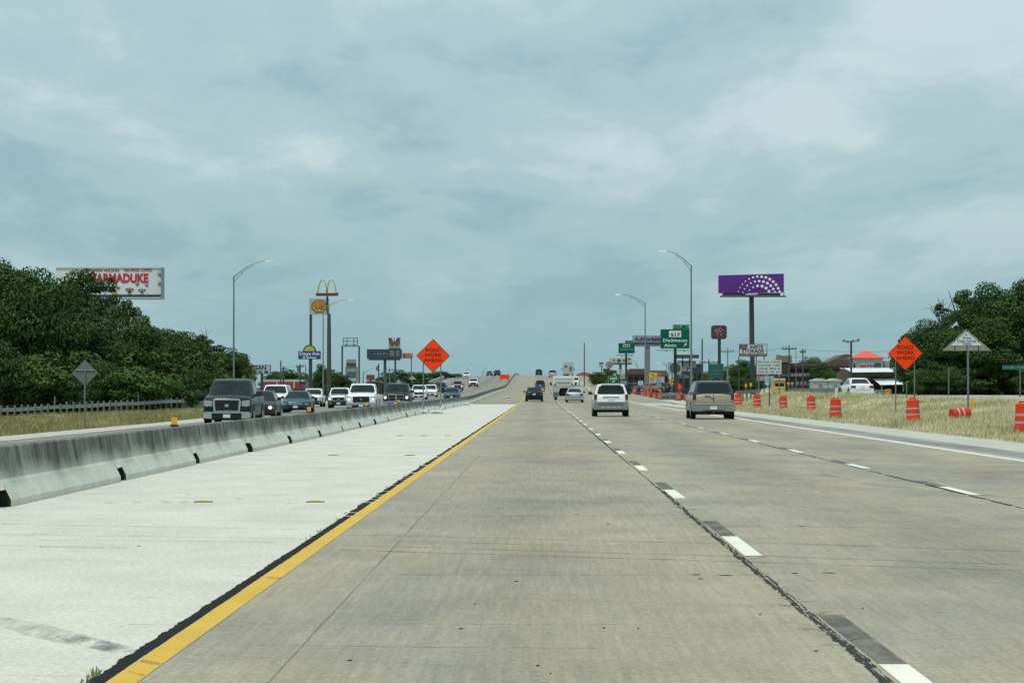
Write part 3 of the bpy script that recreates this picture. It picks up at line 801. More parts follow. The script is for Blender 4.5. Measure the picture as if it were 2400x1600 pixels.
for G, rows in FT:
    for i, (x, yt, d, w, lb) in enumerate(rows):
        p = P(x, yt, d); z0 = land_z(p.x, d)
        tree(p.x, d, min(z0, p.z - 1.2), p.z, px2m(w, d) * 1.2, lb, G, ('oak', 'shrub', 'oak')[i % 3], i % 3, 'roadside_tree', low=.06)
# bare twigs poking out of crowns
def twigs(x, y, d, n, s, label):
    t = thing('bare_branch', P(x, y, d), label, 'branch')
    m = MB()
    for i in range(n):
        a = random.uniform(.3, 2.8); L = s * random.uniform(.5, 1.2)
        p1 = Vector((math.cos(a) * L * .6, random.uniform(-.3, .3), math.sin(a) * L * .6)); p2 = p1 + Vector((math.cos(a + .4) * L * .5, 0, math.sin(a + .4) * L * .5))
        m.tube([(0, 0, -1.2), p1, p2], [.05, .035, .015], 4)
        m.tube([p1, p1 + Vector((math.cos(a - .8) * L * .4, 0, math.sin(a - .5) * L * .4))], [.03, .012], 4)
    m.build('twig', mat_twig, t)
    q = bpy.data.objects.new('leaf_tuft', crown_proto(('loose', 1))); COL.objects.link(q); q.parent = t; q.scale = (s * .55,) * 3; q.location = (0, 0, s * .15)
twigs(478, 808, 328, 9, 2.0, 'bare branch ends above the treeline before the tall street lamp')
twigs(2206, 734, 266, 9, 1.5, 'bare branch ends on the shoulder of the trees by the triangular sign')

# grass: blades in clumps
def grass(name, label, n, xr, yr, hmin, hmax, mat, dens, clump=5):
    g = np.random.default_rng(len(name) * 7 + n)
    m_ = n // clump
    X = g.uniform(*xr, m_ * 4); Y = g.uniform(*yr, m_ * 4)
    keep = dens(X, Y, g)
    X, Y = X[keep][:m_], Y[keep][:m_]
    Z = np.array([land_z(a, b) for a, b in zip(X, Y)])
    X = np.repeat(X, clump); Y = np.repeat(Y, clump); Z = np.repeat(Z, clump); N = len(X)
    sp = g.normal(0, .10, (N, 2)); X = X + sp[:, 0]; Y = Y + sp[:, 1]
    H = g.uniform(hmin, hmax, N) * (0.55 + .9 * g.random(N) ** 2); a = g.uniform(0, 6.28, N)
    W = .009 + .00007 * Y; ln = g.normal(0, .35, (N, 2)) * H[:, None]
    b = np.stack([X, Y, Z - .05], 1); t = np.stack([np.cos(a) * W, np.sin(a) * W, np.zeros(N)], 1)
    tip = b + np.stack([ln[:, 0], ln[:, 1], H], 1)
    V = np.stack([b - t, b + t, tip], 1).reshape(-1, 3)
    o = np_mesh(name, V, np.arange(len(V)).reshape(-1, 3), mat)
    tag(o, label, 'grass', kind='stuff')
    return o
def grass_mat(name, straw, straw2, green, gmin, gmax):
    k = NT(name)
    geo = k.n.new('ShaderNodeNewGeometry')
    c = k.mix(geo.outputs['Random Per Island'], straw, straw2)
    gr = k.ma('ADD', k.noise(.35, .16, 1, 4, .6, 2.), k.ma('MULTIPLY', geo.outputs['Random Per Island'], .22))
    c = k.mix(k.mr(gr, gmin, gmax, 0, .85), c, green)
    c = k.mix(k.mr(k.noise(.8, .4, 1, 3, .6, 7.), .55, .75, 0, .5), c, (0.19, 0.15, 0.085))
    return k.done(c, .9, spec=.05)
mat_straw = grass_mat('straw_grass', (0.47, 0.415, 0.25), (0.68, 0.62, 0.43), (0.19, 0.235, 0.075), .55, .80)
mat_straw_left = grass_mat('verge_grass', (0.36, 0.31, 0.15), (0.58, 0.51, 0.28), (0.12, 0.135, 0.045), .44, .68)
def dR(X, Y, g): return (X > 12.75 + .1 * np.sin(Y * .9) + .06 * np.sin(Y * 2.3)) & (X < np.interp(Y, [60, 100, 150, 213, 260, 330], [34, 31.5, 29.0, 23.2, 24.5, 29]) + .5) & (g.random(len(X)) < np.clip(1.3 - Y / 320, .3, 1)) & ~((Y > 195) & (X < 12.5 + np.clip((Y - 190) * .07, 0, 6)))
grass('tall_dry_grass', 'tall dry straw coloured grass between the shoulder and the frontage road', 230000, (12.7, 34), (58, 300), .10, .30, mat_straw, dR)
def dL(X, Y, g):
    e = np.interp(Y, [130, 150, 195, 240], [-17.9, -18.4, -22.6, -24.3])
    return (X < e - .15 - .15 * np.sin(Y * .7)) & (g.random(len(X)) < np.clip(1.4 - (Y - 90) / 200, .35, 1))
grass('verge_grass', 'brown and green grass verge between the oncoming lanes and the guard rail', 100000, (-46, -17.9), (85, 262), .12, .34, mat_straw_left, dL)
m = MB()
for y0_ in (26, 27.2, 29.5, 31, 33.5, 34.2, 37, 39, 41, 44, 46, 50, 54, 13.35, 13.2, 13.28):
    for i in range(9 if y0_ < 14 else 5):
        x = -2.165 + random.uniform(-.03, .02); y = y0_ + random.uniform(-.3, .3); h = random.uniform(.012, .035) * (1.5 if y0_ < 14 else 1)
        m.add([(x - .006, y, 0), (x + .006, y, 0), (x + random.uniform(-.03, .03), y, h)], [(0, 1, 2)])
tag(m.build('joint_weeds', M('weed_green', (.20, .24, .09), .9, 0, .3, 9, spec=.05), None), 'small weeds growing out of the tar joint', 'weeds', kind='stuff')

random.seed(5)
# ------------------------------------------------------------------ vehicles
def paint(name, col, rough=.32, metal=.0): return M('paint_' + name, col, rough, metal, .05, 1.5, coat=.22 if max(col) > .1 else .10, spec=.25 if max(col) > .1 else .15)
mat_glass = M('car_glass', (0.010, 0.014, 0.015), .08, 0, .2, 1.2, spec=.35)
mat_glass_w = M('windscreen_glass', (0.018, 0.030, 0.031), .12, 0, .6, 1.6, spec=.16)
mat_black = M('black_plastic', (0.018, 0.019, 0.020), .55, 0, .2, 6)
mat_tyre = M('tyre_rubber', (0.018, 0.018, 0.018), .85, 0, .25, 8)
mat_rim = M('wheel_rim', (0.36, 0.36, 0.36), .35, .7, .2, 5)
mat_chrome = M('chrome', (0.62, 0.64, 0.65), .16, 1.0, .08, 3)
mat_lamp = M('headlamp', (0.34, 0.36, 0.35), .15, 0, .2, 14)
mat_lamp_on = M('headlamp_lit', (1.0, 0.96, 0.86), .2, 0, .03, 5, emit=1.6)
mat_amber = M('amber_lens', (0.62, 0.26, 0.04), .25, 0, .1, 6)
mat_red_lens = M('tail_lens', (0.12, 0.010, 0.012), .2, 0, .3, 9)
mat_plate = M('number_plate', (0.66, 0.68, 0.70), .5, 0, .25, 22)
mat_gap = M('dark_gap', (0.010, 0.010, 0.011), .9)
WH = paint('white', (0.70, 0.71, 0.69)); BLK = paint('black', (0.016, 0.017, 0.020)); GRN = paint('dark_green', (0.008, 0.019, 0.018)); SLV = paint('silver', (0.40, 0.42, 0.43), .35, .5)
BLU = paint('steel_blue', (0.028, 0.058, 0.092), .3, .3); TAN = paint('pewter', (0.30, 0.262, 0.185), .40, .1); GRY = paint('grey', (0.16, 0.165, 0.17), .35, .3); BRN = paint('brown', (0.030, 0.022, 0.020)); WINE = paint('midnight', (0.015, 0.015, 0.023)); CHAMP = paint('champagne', (0.46, 0.46, 0.43), .35, .3)

KIND = {  # hood front z, cowl z, belt z, deck z, cabin y-fractions (base front, roof front, roof rear, base rear), roof half width, hood front fraction
    'suv':     dict(hf=.58, cw=.665, belt=.665, deck=.665, cab=(.245, .375, .945, .992), rw=.76, blunt=.95, panes=3),
    'bigsuv':  dict(hf=.60, cw=.665, belt=.665, deck=.665, cab=(.255, .370, .945, .992), rw=.77, blunt=.96, panes=3),
    'sedan':   dict(hf=.50, cw=.640, belt=.64, deck=.68, cab=(.275, .435, .700, .875), rw=.70, blunt=.88, panes=2),
    'pickup':  dict(hf=.60, cw=.665, belt=.63, deck=.64, cab=(.250, .355, .580, .605), rw=.80, blunt=.96, panes=2),
    'minivan': dict(hf=.48, cw=.600, belt=.56, deck=.56, cab=(.165, .360, .945, .985), rw=.78, blunt=.88, panes=3)}

def vehicle(name, label, cat, group, loc, rear, kind, W, H, L, col, lit=False, bumper='body', grille='dark', pitch=0.0, detail=2, trim=None, yaw=0.0):
    K = KIND[kind]; w = W / 2; h = L / 2; zc = .28 if kind in ('sedan', 'minivan') else .36
    t = thing(name, loc, label, cat, group, rz=(math.pi if rear else 0.0) + yaw)
    if pitch: t.rotation_euler = (pitch if not rear else -pitch, 0, t.rotation_euler.z)
    Y = lambda f: -h + L * f
    hf, cw, belt, deck = K['hf'] * H, K['cw'] * H, K['belt'] * H, K['deck'] * H
    b0, r0, r1, b1 = K['cab']; bl = K['blunt']
    tail = deck if kind != 'pickup' else deck
    st = [(0, zc + .10, hf - .16, bl * .95), (.012, zc + .02, hf - .05, bl * .985), (.035, zc, hf, min(1, bl * 1.03)), (.10, zc - .02, lerp(hf, cw, .35), .995),
          (b0 - .01, zc - .02, cw, 1.0), (b0 + .05, zc - .02, belt, 1.0), (.6, zc - .02, belt, 1.0), (min(b1, .93), zc - .02, tail, 1.0), (.965, zc, tail - .01, .985), (.990, zc + .03, tail - .06, .965), (1, zc + .12, tail - .14, .93)]
    vs, fs = [], []
    for f, zb, zt, wf in st:
        ww = w * wf; zm = lerp(zb, zt, .55); y = Y(f)
        ring = [(-ww * .90, zb), (-ww * .985, zb + .07), (-ww, zm), (-ww * .975, zt - .09), (-ww * .92, zt - .01), (-ww * .5, zt + .035), (0, zt + .045)]
        ring += [(-x, z) for x, z in reversed(ring[:-1])]
        vs += [(x, y, z) for x, z in ring]
    n = 13
    for j in range(len(st) - 1):
        for i in range(n):
            i2 = (i + 1) % n; fs.append((j * n + i, j * n + i2, (j + 1) * n + i2, (j + 1) * n + i))
    fs.append(tuple(range(n))); fs.append(tuple((len(st) - 1) * n + i for i in range(n - 1, -1, -1)))
    body = link_mesh('body', vs, fs, col, t)
    bm = bmesh.new(); bm.from_mesh(body.data); bmesh.ops.recalc_face_normals(bm, faces=bm.faces); bm.to_mesh(body.data); bm.free()
    body.data.polygons.foreach_set('use_smooth', [True] * len(body.data.polygons)); body.data.set_sharp_from_angle(angle=R(38))
    # cabin
    bw, rw = w * .955, w * K['rw']; zb_, zr = belt - .05, H - .03
    zf_ = cw - .05
    A = [Vector((-bw, Y(b0), zf_)), Vector((bw, Y(b0), zf_)), Vector((bw, Y(b1), zb_)), Vector((-bw, Y(b1), zb_))]
    r1w = rw * .97
    B = [Vector((-rw * .96, Y(r0), zr - .03)), Vector((rw * .96, Y(r0), zr - .03)), Vector((r1w, Y(r1), zr - .02)), Vector((-r1w, Y(r1), zr - .02))]
    rm = (r0 + r1) / 2
    cv = A + B + [Vector((-rw, Y(r0 + .06), zr)), Vector((rw, Y(r0 + .06), zr)), Vector((rw, Y(r1 - .05), zr)), Vector((-rw, Y(r1 - .05), zr)),
                  Vector((-rw * .55, Y(r0 + .07), H)), Vector((rw * .55, Y(r0 + .07), H)), Vector((rw * .55, Y(r1 - .05), H)), Vector((-rw * .55, Y(r1 - .05), H))]
    cf = [(0, 1, 5, 4), (2, 3, 7, 6), (1, 2, 6, 10, 9, 5), (3, 0, 4, 8, 11, 7), (4, 5, 13, 12), (4, 12, 8), (5, 9, 13), (6, 7, 15, 14), (7, 11, 15), (6, 14, 10), (8, 12, 15, 11), (9, 10, 14, 13), (12, 13, 14, 15)]
    cab = link_mesh('cabin', cv, cf, trim or col, t)
    bm = bmesh.new(); bm.from_mesh(cab.data); bmesh.ops.recalc_face_normals(bm, faces=bm.faces); bm.to_mesh(cab.data); bm.free()
    cab.data.polygons.foreach_set('use_smooth', [True] * len(cab.data.polygons)); cab.data.set_sharp_from_angle(angle=R(30))
    def pane(nm, q, s0, s1, t0, t1, off, mt, par=t):
        p00, p10, p11, p01 = q
        f_ = lambda s, u: (p00 * (1 - s) + p10 * s) * (1 - u) + (p01 * (1 - s) + p11 * s) * u
        nr = (p10 - p00).cross(p01 - p00).normalized() * off
        r = .10; pts = [f_(lerp(s0, s1, a), lerp(t0, t1, b)) + nr for a, b in ((r, 0), (1 - r, 0), (1, r), (1, 1 - r), (1 - r, 1), (r, 1), (0, 1 - r), (0, r))]
        pts2 = [p - nr * 1.6 for p in pts]
        return link_mesh(nm, pts + pts2, [tuple(range(8))] + [(i, i + 8, (i + 1) % 8 + 8, (i + 1) % 8) for i in range(8)], mt, par)
    pane('windscreen', (A[0], A[1], B[1], B[0]), .04, .96, .10, .93, .008, mat_glass_w)
    pane('rear_window', (A[2], A[3], B[3], B[2]), .07, .93, .14, .90, .012, mat_glass)
    npn = K['panes']
    for s_, q in ((1, (A[1], A[2], B[2], B[1])), (-1, (A[3], A[0], B[0], B[3]))):
        for i in range(npn):
            a, b = .05 + .9 * i / npn, .05 + .9 * (i + 1) / npn
            pane('side_window', q, a + .015, b - .015, .14, .86, .008, mat_glass)
    # wheels
    Rw = .39 if H > 1.65 else .32
    for s_ in (-1, 1):
        for fy in (.18, .80):
            m = MB(); x0 = s_ * (w - .235); x1 = s_ * (w + .004); yy = Y(fy)
            m.tube([(x0, yy, Rw), (x0 + s_ * .02, yy, Rw), (x1 - s_ * .03, yy, Rw), (x1, yy, Rw)], [Rw * .94, Rw, Rw, Rw * .9], 14)
            wh = m.build('wheel', mat_tyre, t)
            if detail > 1:
                m = MB(); m.tube([(x1 - s_ * .02, yy, Rw), (x1 + s_ * .008, yy, Rw)], [Rw * .60, Rw * .55], 12); m.build('rim', mat_rim, wh)
                m = MB(); m.tube([(s_ * (w - .06), yy, Rw + .02), (s_ * (w + .002), yy, Rw + .02)], [Rw + .085, Rw + .085], 14); m.build('wheel_arch', mat_gap, t)
    MB().bx(-w * .86, w * .86, -h + .25, h - .3, Rw * .55, zc + .10).build('underbody', mat_gap, t)
    # mirrors
    for s_ in (-1, 1):
        m = MB(); ym = Y(b0) + .42; k_ = 1.3 if kind in ('pickup', 'bigsuv') else 1.0
        m.box((s_ * (w + .10 * k_), ym, belt + .08), (.20 * k_, .10, .15 * k_)); m.bar((s_ * w * .95, ym + .03, belt + .03), (s_ * (w + .05), ym + .02, belt + .05), .05)
        m.build('mirror', mat_black if k_ > 1 or rear else (trim or col), t)
    # bumpers, lamps, plates
    bc = {'body': col, 'chrome': mat_chrome, 'black': mat_black, 'grey': M('bumper_grey', (.20, .215, .20), .55, 0, .1, 2)}[bumper]
    tall = kind in ('suv', 'bigsuv', 'pickup')
    z0, z1 = (zc - .10, zc + .22) if tall else (zc - .02, zc + .22)
    if rear and kind in ('suv', 'bigsuv'): z0, z1 = .38, .74
    if not rear:
        m = MB(); m.plate([(-w * .97, z0), (w * .97, z0), (w * .99, lerp(z0, z1, .6)), (w * .93, z1), (-w * .93, z1), (-w * .99, lerp(z0, z1, .6))], -h - .045, -h + .25); fb = m.build('front_bumper', bc, t)
        MB().bx(-w * .60, w * .60, -h - .055, -h, z0 + .005, z0 + .165).build('intake', mat_gap, fb)
        MB().bx(-.15, .15, -h - .068, -h - .05, z0 + .06, z0 + .20).build('number_plate', mat_plate, t)
        if grille == 'bigchrome':
            MB().bx(-w * .93, w * .93, -h - .06, -h, z1 - .075, z1 - .02).build('bumper_strip', mat_chrome, fb)
            for s_ in (-1, 1): MB().plate([(s_ * w * .60, z0 + .02), (s_ * w * .96, z0 + .04), (s_ * w * .98, z1 - .08), (s_ * w * .62, z1 - .08)], -h - .062, -h).build('bumper_end', mat_chrome, fb)
        gz0, gz1 = z1 + .03, hf - .13
        gw = w * (.50 if grille == 'bigchrome' else .55 if tall else .50)
        if grille == 'bigchrome':
            g_ = MB(); g_.plate([(-gw * 1.06, gz0 - .03), (gw * 1.06, gz0 - .03), (gw * 1.16, gz1 - .04), (gw * 1.0, gz1 + .06), (-gw * 1.0, gz1 + .06), (-gw * 1.16, gz1 - .04)], -h - .035, -h + .2); gr = g_.build('grille', mat_chrome, t)
            MB().plate([(-gw * .92, gz0), (gw * .92, gz0), (gw * 1.0, gz1 - .03), (gw * .9, gz1 + .01), (-gw * .9, gz1 + .01), (-gw * 1.0, gz1 - .03)], -h - .05, -h).build('grille_mesh', mat_gap, gr)
            MB().disc(0, (gz0 + gz1) / 2, .085, -h - .062, -h - .04, 14, .06).build('emblem', mat_chrome, gr)
        elif grille == 'cross':
            gr = MB().bx(-gw * 1.05, gw * 1.05, -h - .03, -h + .2, gz0 - .02, gz1 + .05).build('grille', mat_chrome, t)
            for sx_ in (-1, 1):
                for zz_ in (0, 1):
                    a, b = lerp(gz0, gz1, zz_ * .52), lerp(gz0, gz1, zz_ * .52 + .46)
                    MB().bx(min(sx_ * .05, sx_ * gw), max(sx_ * .05, sx_ * gw), -h - .042, -h, a, b).build('grille_mesh', mat_gap, gr)
        elif grille != 'none':
            gr = MB().bx(-gw, gw, -h - .028, -h + .2, gz0, gz1).build('grille', mat_chrome if grille == 'chrome' else mat_gap, t)
            if grille == 'chrome': MB().bx(-gw * .92, gw * .92, -h - .04, -h, gz0 + .03, gz1 - .03).build('grille_mesh', mat_gap, gr)
            MB().disc(0, (gz0 + gz1) / 2, .08, -h - .05, -h - .02, 12, .05).build('emblem', mat_chrome, gr)
        for s_ in (-1, 1):
            xa, xb = s_ * (gw * 1.12 + .05), s_ * w * .93
            m = MB(); m.plate([(xa, lerp(gz0, gz1, .42 if tall else .12)), (xb, lerp(gz0, gz1, .46 if tall else .15)), (xb, gz1 + .02), (xa, gz1 - .02)], -h - .012, -h + .22)
            hl = m.build('headlight', mat_lamp, t)
            if lit: MB().disc((xa + xb) / 2, (gz0 + gz1) / 2 + .01, .085, -h - .03, -h, 12).build('bulb', mat_lamp_on, hl)
            elif detail > 1: MB().disc((xa * .4 + xb * .6), (gz0 + gz1) / 2 + .01, .06, -h - .02, -h, 10).build('reflector', mat_chrome, hl)
            if detail > 1 and tall: MB().disc(s_ * w * .74, (z0 + z1) / 2 - .01, .06, -h - .058, -h, 10).build('fog_lamp', mat_lamp, fb)
    else:
        m = MB(); m.plate([(-w * .97, z0), (w * .97, z0), (w * .99, lerp(z0, z1, .6)), (w * .94, z1), (-w * .94, z1), (-w * .99, lerp(z0, z1, .6))], h - .25, h + .05); rb = m.build('rear_bumper', bc, t)
        tz0, tz1 = (lerp(z1, belt, .12), belt + (.02 if kind != 'bigsuv' else -.02)) if tall or kind == 'minivan' else (lerp(z1, deck, .35), deck - .12)
        for s_ in (-1, 1):
            wl_ = .15 if tall or kind == 'minivan' else .34
            m = MB(); m.bx(min(s_ * (w * .955), s_ * (w * .955 - wl_)), max(s_ * (w * .955), s_ * (w * .955 - wl_)), h - .16, h + .012, tz0, tz1); tl = m.build('tail_light', mat_red_lens, t)
            if detail > 1: MB().bx(min(s_ * (w * .94), s_ * (w * .955 - wl_ + .01)), max(s_ * (w * .94), s_ * (w * .955 - wl_ + .01)), h - .1, h + .016, tz0 + .02, lerp(tz0, tz1, .22)).build('reversing_lamp', mat_lamp, tl)
        zp = (.53 if kind == 'bigsuv' else lerp(z1, belt, .42)) if tall else lerp(z1, deck, .5)
        MB().bx(-.16, .16, h - .02, h + (.075 if kind == 'bigsuv' else .022), zp - .075, zp + .075).build('number_plate', mat_plate, t)
        MB().bx(-w * .70, w * .70, h - .05, h + .008, z1 + .015, z1 + .03).build('tailgate_seam', mat_gap, t)
    return t

def road_at(x, y): return (x, y, road_z(x, y) + .004)
def put(name, label, cat, group, px_, d, rear, kind, W, H, L, col, **kw):
    """px_: pixel x of the middle of the end we see; d: distance of that end"""
    X = (px_ - VX) / F * d; yc = d + L / 2
    z = road_z(X, yc) + .004; slope = math.atan2(road_z(X, yc + L / 2) - road_z(X, yc - L / 2), L)
    return vehicle(name, label, cat, group, (X, yc, z), rear, kind, W, H, L, col, pitch=slope, **kw)
GO, GA = 'oncoming traffic beyond the barrier', 'traffic heading away towards the overpass'
put('pickup_truck', 'dark green pickup with a big chrome grille, at the head of the oncoming traffic', 'pickup', GO, 531, 113, False, 'pickup', 2.02, 1.93, 5.8, GRN, bumper='body', grille='bigchrome')
put('sedan', 'small dark sedan with a lit headlight, half hidden behind the dark green pickup', 'car', GO, 601, 141, False, 'sedan', 1.80, 1.46, 4.7, BRN, lit=True, detail=2)
put('suv', 'white utility vehicle behind the dark green pickup, its pale roof above a dark sedan', 'suv', GO, 640, 196, False, 'bigsuv', 1.98, 1.92, 5.1, WH, grille='dark', bumper='body')
put('sedan', 'blue sedan with a bright chrome nose between two white vehicles', 'car', GO, 692, 180, False, 'sedan', 1.80, 1.45, 4.8, BLU, grille='chrome')
put('pickup_truck', 'small white pickup with a black bumper in the outermost oncoming lane', 'pickup', GO, 731, 248, False, 'pickup', 1.78, 1.68, 4.9, WH, bumper='black')
put('pickup_truck', 'silver pickup with a lit amber corner lamp, next to the larger white one', 'pickup', GO, 793, 226, False, 'pickup', 1.80, 1.70, 5.0, SLV, lit=True, bumper='black', grille='chrome')
put('pickup_truck', 'big white pickup with a black grille near the barrier', 'pickup', GO, 846, 184, False, 'pickup', 2.00, 1.86, 5.6, WH, lit=True, bumper='chrome', grille='dark')
put('pickup_truck', 'dark pickup with both headlights lit and a cross shaped chrome grille', 'pickup', GO, 928, 205, False, 'pickup', 2.02, 1.92, 5.8, BLK, lit=True, bumper='chrome', grille='cross')
put('suv', 'white square suv just past the dark pickup with lit lamps', 'suv', GO, 981, 318, False, 'suv', 1.80, 1.70, 4.5, WH, bumper='body', detail=1)
put('sedan', 'white compact car seen between the legs of the orange sign', 'car', GO, 1008, 350, False, 'minivan', 1.70, 1.60, 4.2, WH, detail=1)
put('suv', 'dark green suv behind the second leg of the orange sign', 'suv', GO, 1031, 392, False, 'suv', 1.85, 1.75, 4.7, GRN, detail=1)
put('sedan', 'low blue sedan close to the barrier past the orange sign', 'car', GO, 1058, 300, False, 'sedan', 1.76, 1.42, 4.6, BLU, detail=1)
put('pickup_truck', 'dark pickup with bright lamps at the foot of the overpass ramp', 'pickup', GO, 1072, 500, False, 'pickup', 1.95, 1.8, 5.4, GRY, lit=True, detail=1)
put('pickup_truck', 'white pickup coming down the overpass', 'pickup', GO, 1109, 560, False, 'pickup', 1.95, 1.8, 5.4, WH, detail=1, bumper='black')
put('suv', 'white vehicle just over the overpass crest near its railing', 'suv', GO, 1093, 690, False, 'suv', 1.85, 1.7, 4.6, WH, detail=1)
put('sedan', 'dark car on the overpass crest, first in from the small white one', 'car', GO, 1147, 770, False, 'sedan', 1.8, 1.45, 4.6, BLU, detail=1)
put('suv', 'dark suv on the overpass crest half behind the orange panel', 'suv', GO, 1165, 745, False, 'suv', 1.9, 1.75, 4.7, BLK, detail=1)
put('sedan', 'near black sedan on its own in the lane ahead', 'car', GA, 1252, 286, True, 'sedan', 1.84, 1.50, 4.8, WINE)
put('sedan', 'silver sedan beside the camper truck', 'car', GA, 1347, 278, True, 'sedan', 1.80, 1.46, 4.7, SLV)
put('minivan', 'blue grey minivan climbing ahead of the black sedan', 'minivan', GA, 1266, 512, True, 'minivan', 1.85, 1.75, 4.9, BLU, bumper='grey', detail=1)
put('minivan', 'dark minivan on the crest of the overpass', 'minivan', GA, 1263, 775, True, 'minivan', 1.9, 1.85, 4.9, WINE, detail=1)
put('suv', 'grey suv with a pale tailgate near the crest of the overpass', 'suv', GA, 1295, 700, True, 'suv', 1.95, 1.9, 4.9, CHAMP, detail=1, trim=GRY)
put('pickup_truck', 'white pickup climbing the overpass in front of the camper truck', 'pickup', GA, 1348, 570, True, 'pickup', 1.9, 1.8, 5.3, WH, detail=1)
esc = put('suv', 'white suv with grey lower panels in the middle lane', 'suv', GA, 1432, 141, True, 'suv', 1.83, 1.68, 4.45, WH, bumper='grey')
ava = put('suv', 'pewter brown suv truck with a smoked rear window in the outer lane', 'suv', GA, 1672, 128.5, True, 'bigsuv', 2.03, 1.80, 5.6, TAN, bumper='grey', trim=M('paint_smoked', (.030, .034, .036), .3, .2, .05, 1.5, coat=.3))
# extra rear detail of the two nearest ones (their local rear is +Y)
def rear_parts(t, W, H, L, col, dual, low):
    w, h = W / 2, L / 2
    if low:        # white suv: grey cladding, handle trim, step marks, roof rack
        MB().bx(-w * .72, w * .72, h - .03, h + .062, .60, .70).build('tailgate_cladding', GRY, t)
        MB().bx(-.42, .42, h - .02, h + .03, 1.0, 1.04).build('tailgate_handle', mat_chrome, t)
        MB().bx(-w * .97, w * .97, h - .3, h + .06, .745, .785).build('bumper_step', WH, t)
        for x in (-.42, -.14, .14, .42): MB().bx(x - .07, x + .07, h + .04, h + .062, .46, .49).build('bumper_mark', WH, t)
        for s_ in (-1, 1): MB().bar((s_ * w * .74, -h + L * .42, H + .03), (s_ * w * .74, h - .35, H + .03), .045).build('roof_rail', mat_black, t)
        MB().bx(-.5, .5, h - .32, h - .05, H - .05, H + .012).build('rear_spoiler', WH, t)
        for s_ in (-1, 1): MB().bx(min(s_ * (w * .96), s_ * (w * .84)), max(s_ * (w * .96), s_ * (w * .84)), h - .05, h + .065, .72, .78).build('bumper_lamp', mat_lamp, t)
    else:          # pewter suv: split doors, emblem, side cladding, hitch
        MB().bx(-.012, .012, h - .03, h + .012, .76, 1.17).build('door_seam', mat_gap, t)
        MB().bx(.14, .42, h - .02, h + .03, 1.08, 1.13).build('tailgate_handle', col, t)
        MB().disc(-.0 + .06, 1.05, .11, h, h + .03, 5, .045).build('emblem', mat_chrome, t)
        MB().bx(-w * .90, w * .90, h - .05, h + .065, .70, .755).build('bumper_top', CHAMP, t)
        MB().bx(-w * .50, w * .50, h + .0, h + .058, .39, .43).build('bumper_step', mat_black, t)
        m = MB(); m.bx(-.06, .06, h - .2, h + .10, .30, .38); m.build('tow_hitch', mat_black, t)
        m = MB(); m.box((.55, h - .4, .36), (.5, .5, .16)); m.build('silencer', mat_black, t)
        MB().bx(-.62, -.40, h, h + .014, .80, .82).build('badge', mat_chrome, t)
        for s_ in (-1, 1): MB().bx(min(s_ * (w - .02), s_ * (w + .02)), max(s_ * (w - .02), s_ * (w + .02)), -h + .3, h - .2, .40, .60).build('side_cladding', GRY, t)
rear_parts(esc, 1.83, 1.68, 4.45, WH, False, True)
rear_parts(ava, 2.03, 1.80, 5.6, TAN, True, False)

# sedan on the frontage road, partly hidden by the mound
d = 213.0; X = (2014 - VX) / F * d
vehicle('sedan', 'white sedan on the frontage road beyond the grass mound', 'car', None, (X, d + 2.4, P(0, 930, d).z), True, 'sedan', 1.84, 1.48, 4.9, WH, yaw=R(5))

# truck with a white camper body
d = 303.0; X = (1321 - VX) / F * d
t = thing('camper_truck', (X, d, road_z(X, d) + .004), 'white camper body on a pickup, dark open space under its overhang', 'camper', GA)
t.rotation_euler = (0.006, 0, 0)
wc = 1.17
MB().plate([(-wc, 1.62), (wc, 1.62), (wc, 2.52), (wc - .1, 2.66), (-wc + .1, 2.66), (-wc, 2.52)], 0, 5.6).build('upper_body', WH, t)
lo = MB(); lo.plate([(-wc * 1.02, .85), (-.52, .85), (-.38, 1.30), (wc * 1.02, 1.36), (wc * 1.02, 1.66), (-wc * 1.02, 1.66)], .02, 5.5); lo.build('lower_body', CHAMP, t)
MB().plate([(-wc * .98, .30), (-.58, .30), (-.50, .86), (-wc * .98, .86)], .06, 4.6).build('side_box', GRY, t)
MB().bx(-.48, wc * .95, .35, 5.2, .42, 1.34).build('tailgate', mat_gap, t)  # dark block stands in for the shaded open space under the overhang
MB().bx(-wc * .85, wc * .85, -.02, .05, 2.24, 2.31).build('trim', M('grey_trim', (.16, .18, .18), .5), t)
MB().plate([(-wc * .85, 2.02), (wc * .85, 2.02), (.55, 1.74), (-.55, 1.74)], -.015, .05).build('trim_panel', M('teal_trim', (.25, .32, .32), .5), t)
for s_ in (-1, 1):
    MB().bx(min(s_ * .80, s_ * 1.06), max(s_ * .80, s_ * 1.06), -.03, .05, 1.66, 1.78).build('tail_light', mat_black, t)
    m = MB(); m.tube([(s_ * .72, 1.2, .39), (s_ * 1.0, 1.2, .39)], .39, 14); m.build('wheel', mat_tyre, t)
    MB().box((s_ * (wc + .22), 4.6, 1.75), (.22, .1, .36)).build('mirror', mat_black, t)
m = MB(); m.bx(.62, .9, .2, .6, 2.66, 2.80); m.build('roof_vent', CHAMP, t)
MB().bx(.5, .58, .3, 2.2, 2.66, 2.76).build('ladder_rail', mat_black, t)
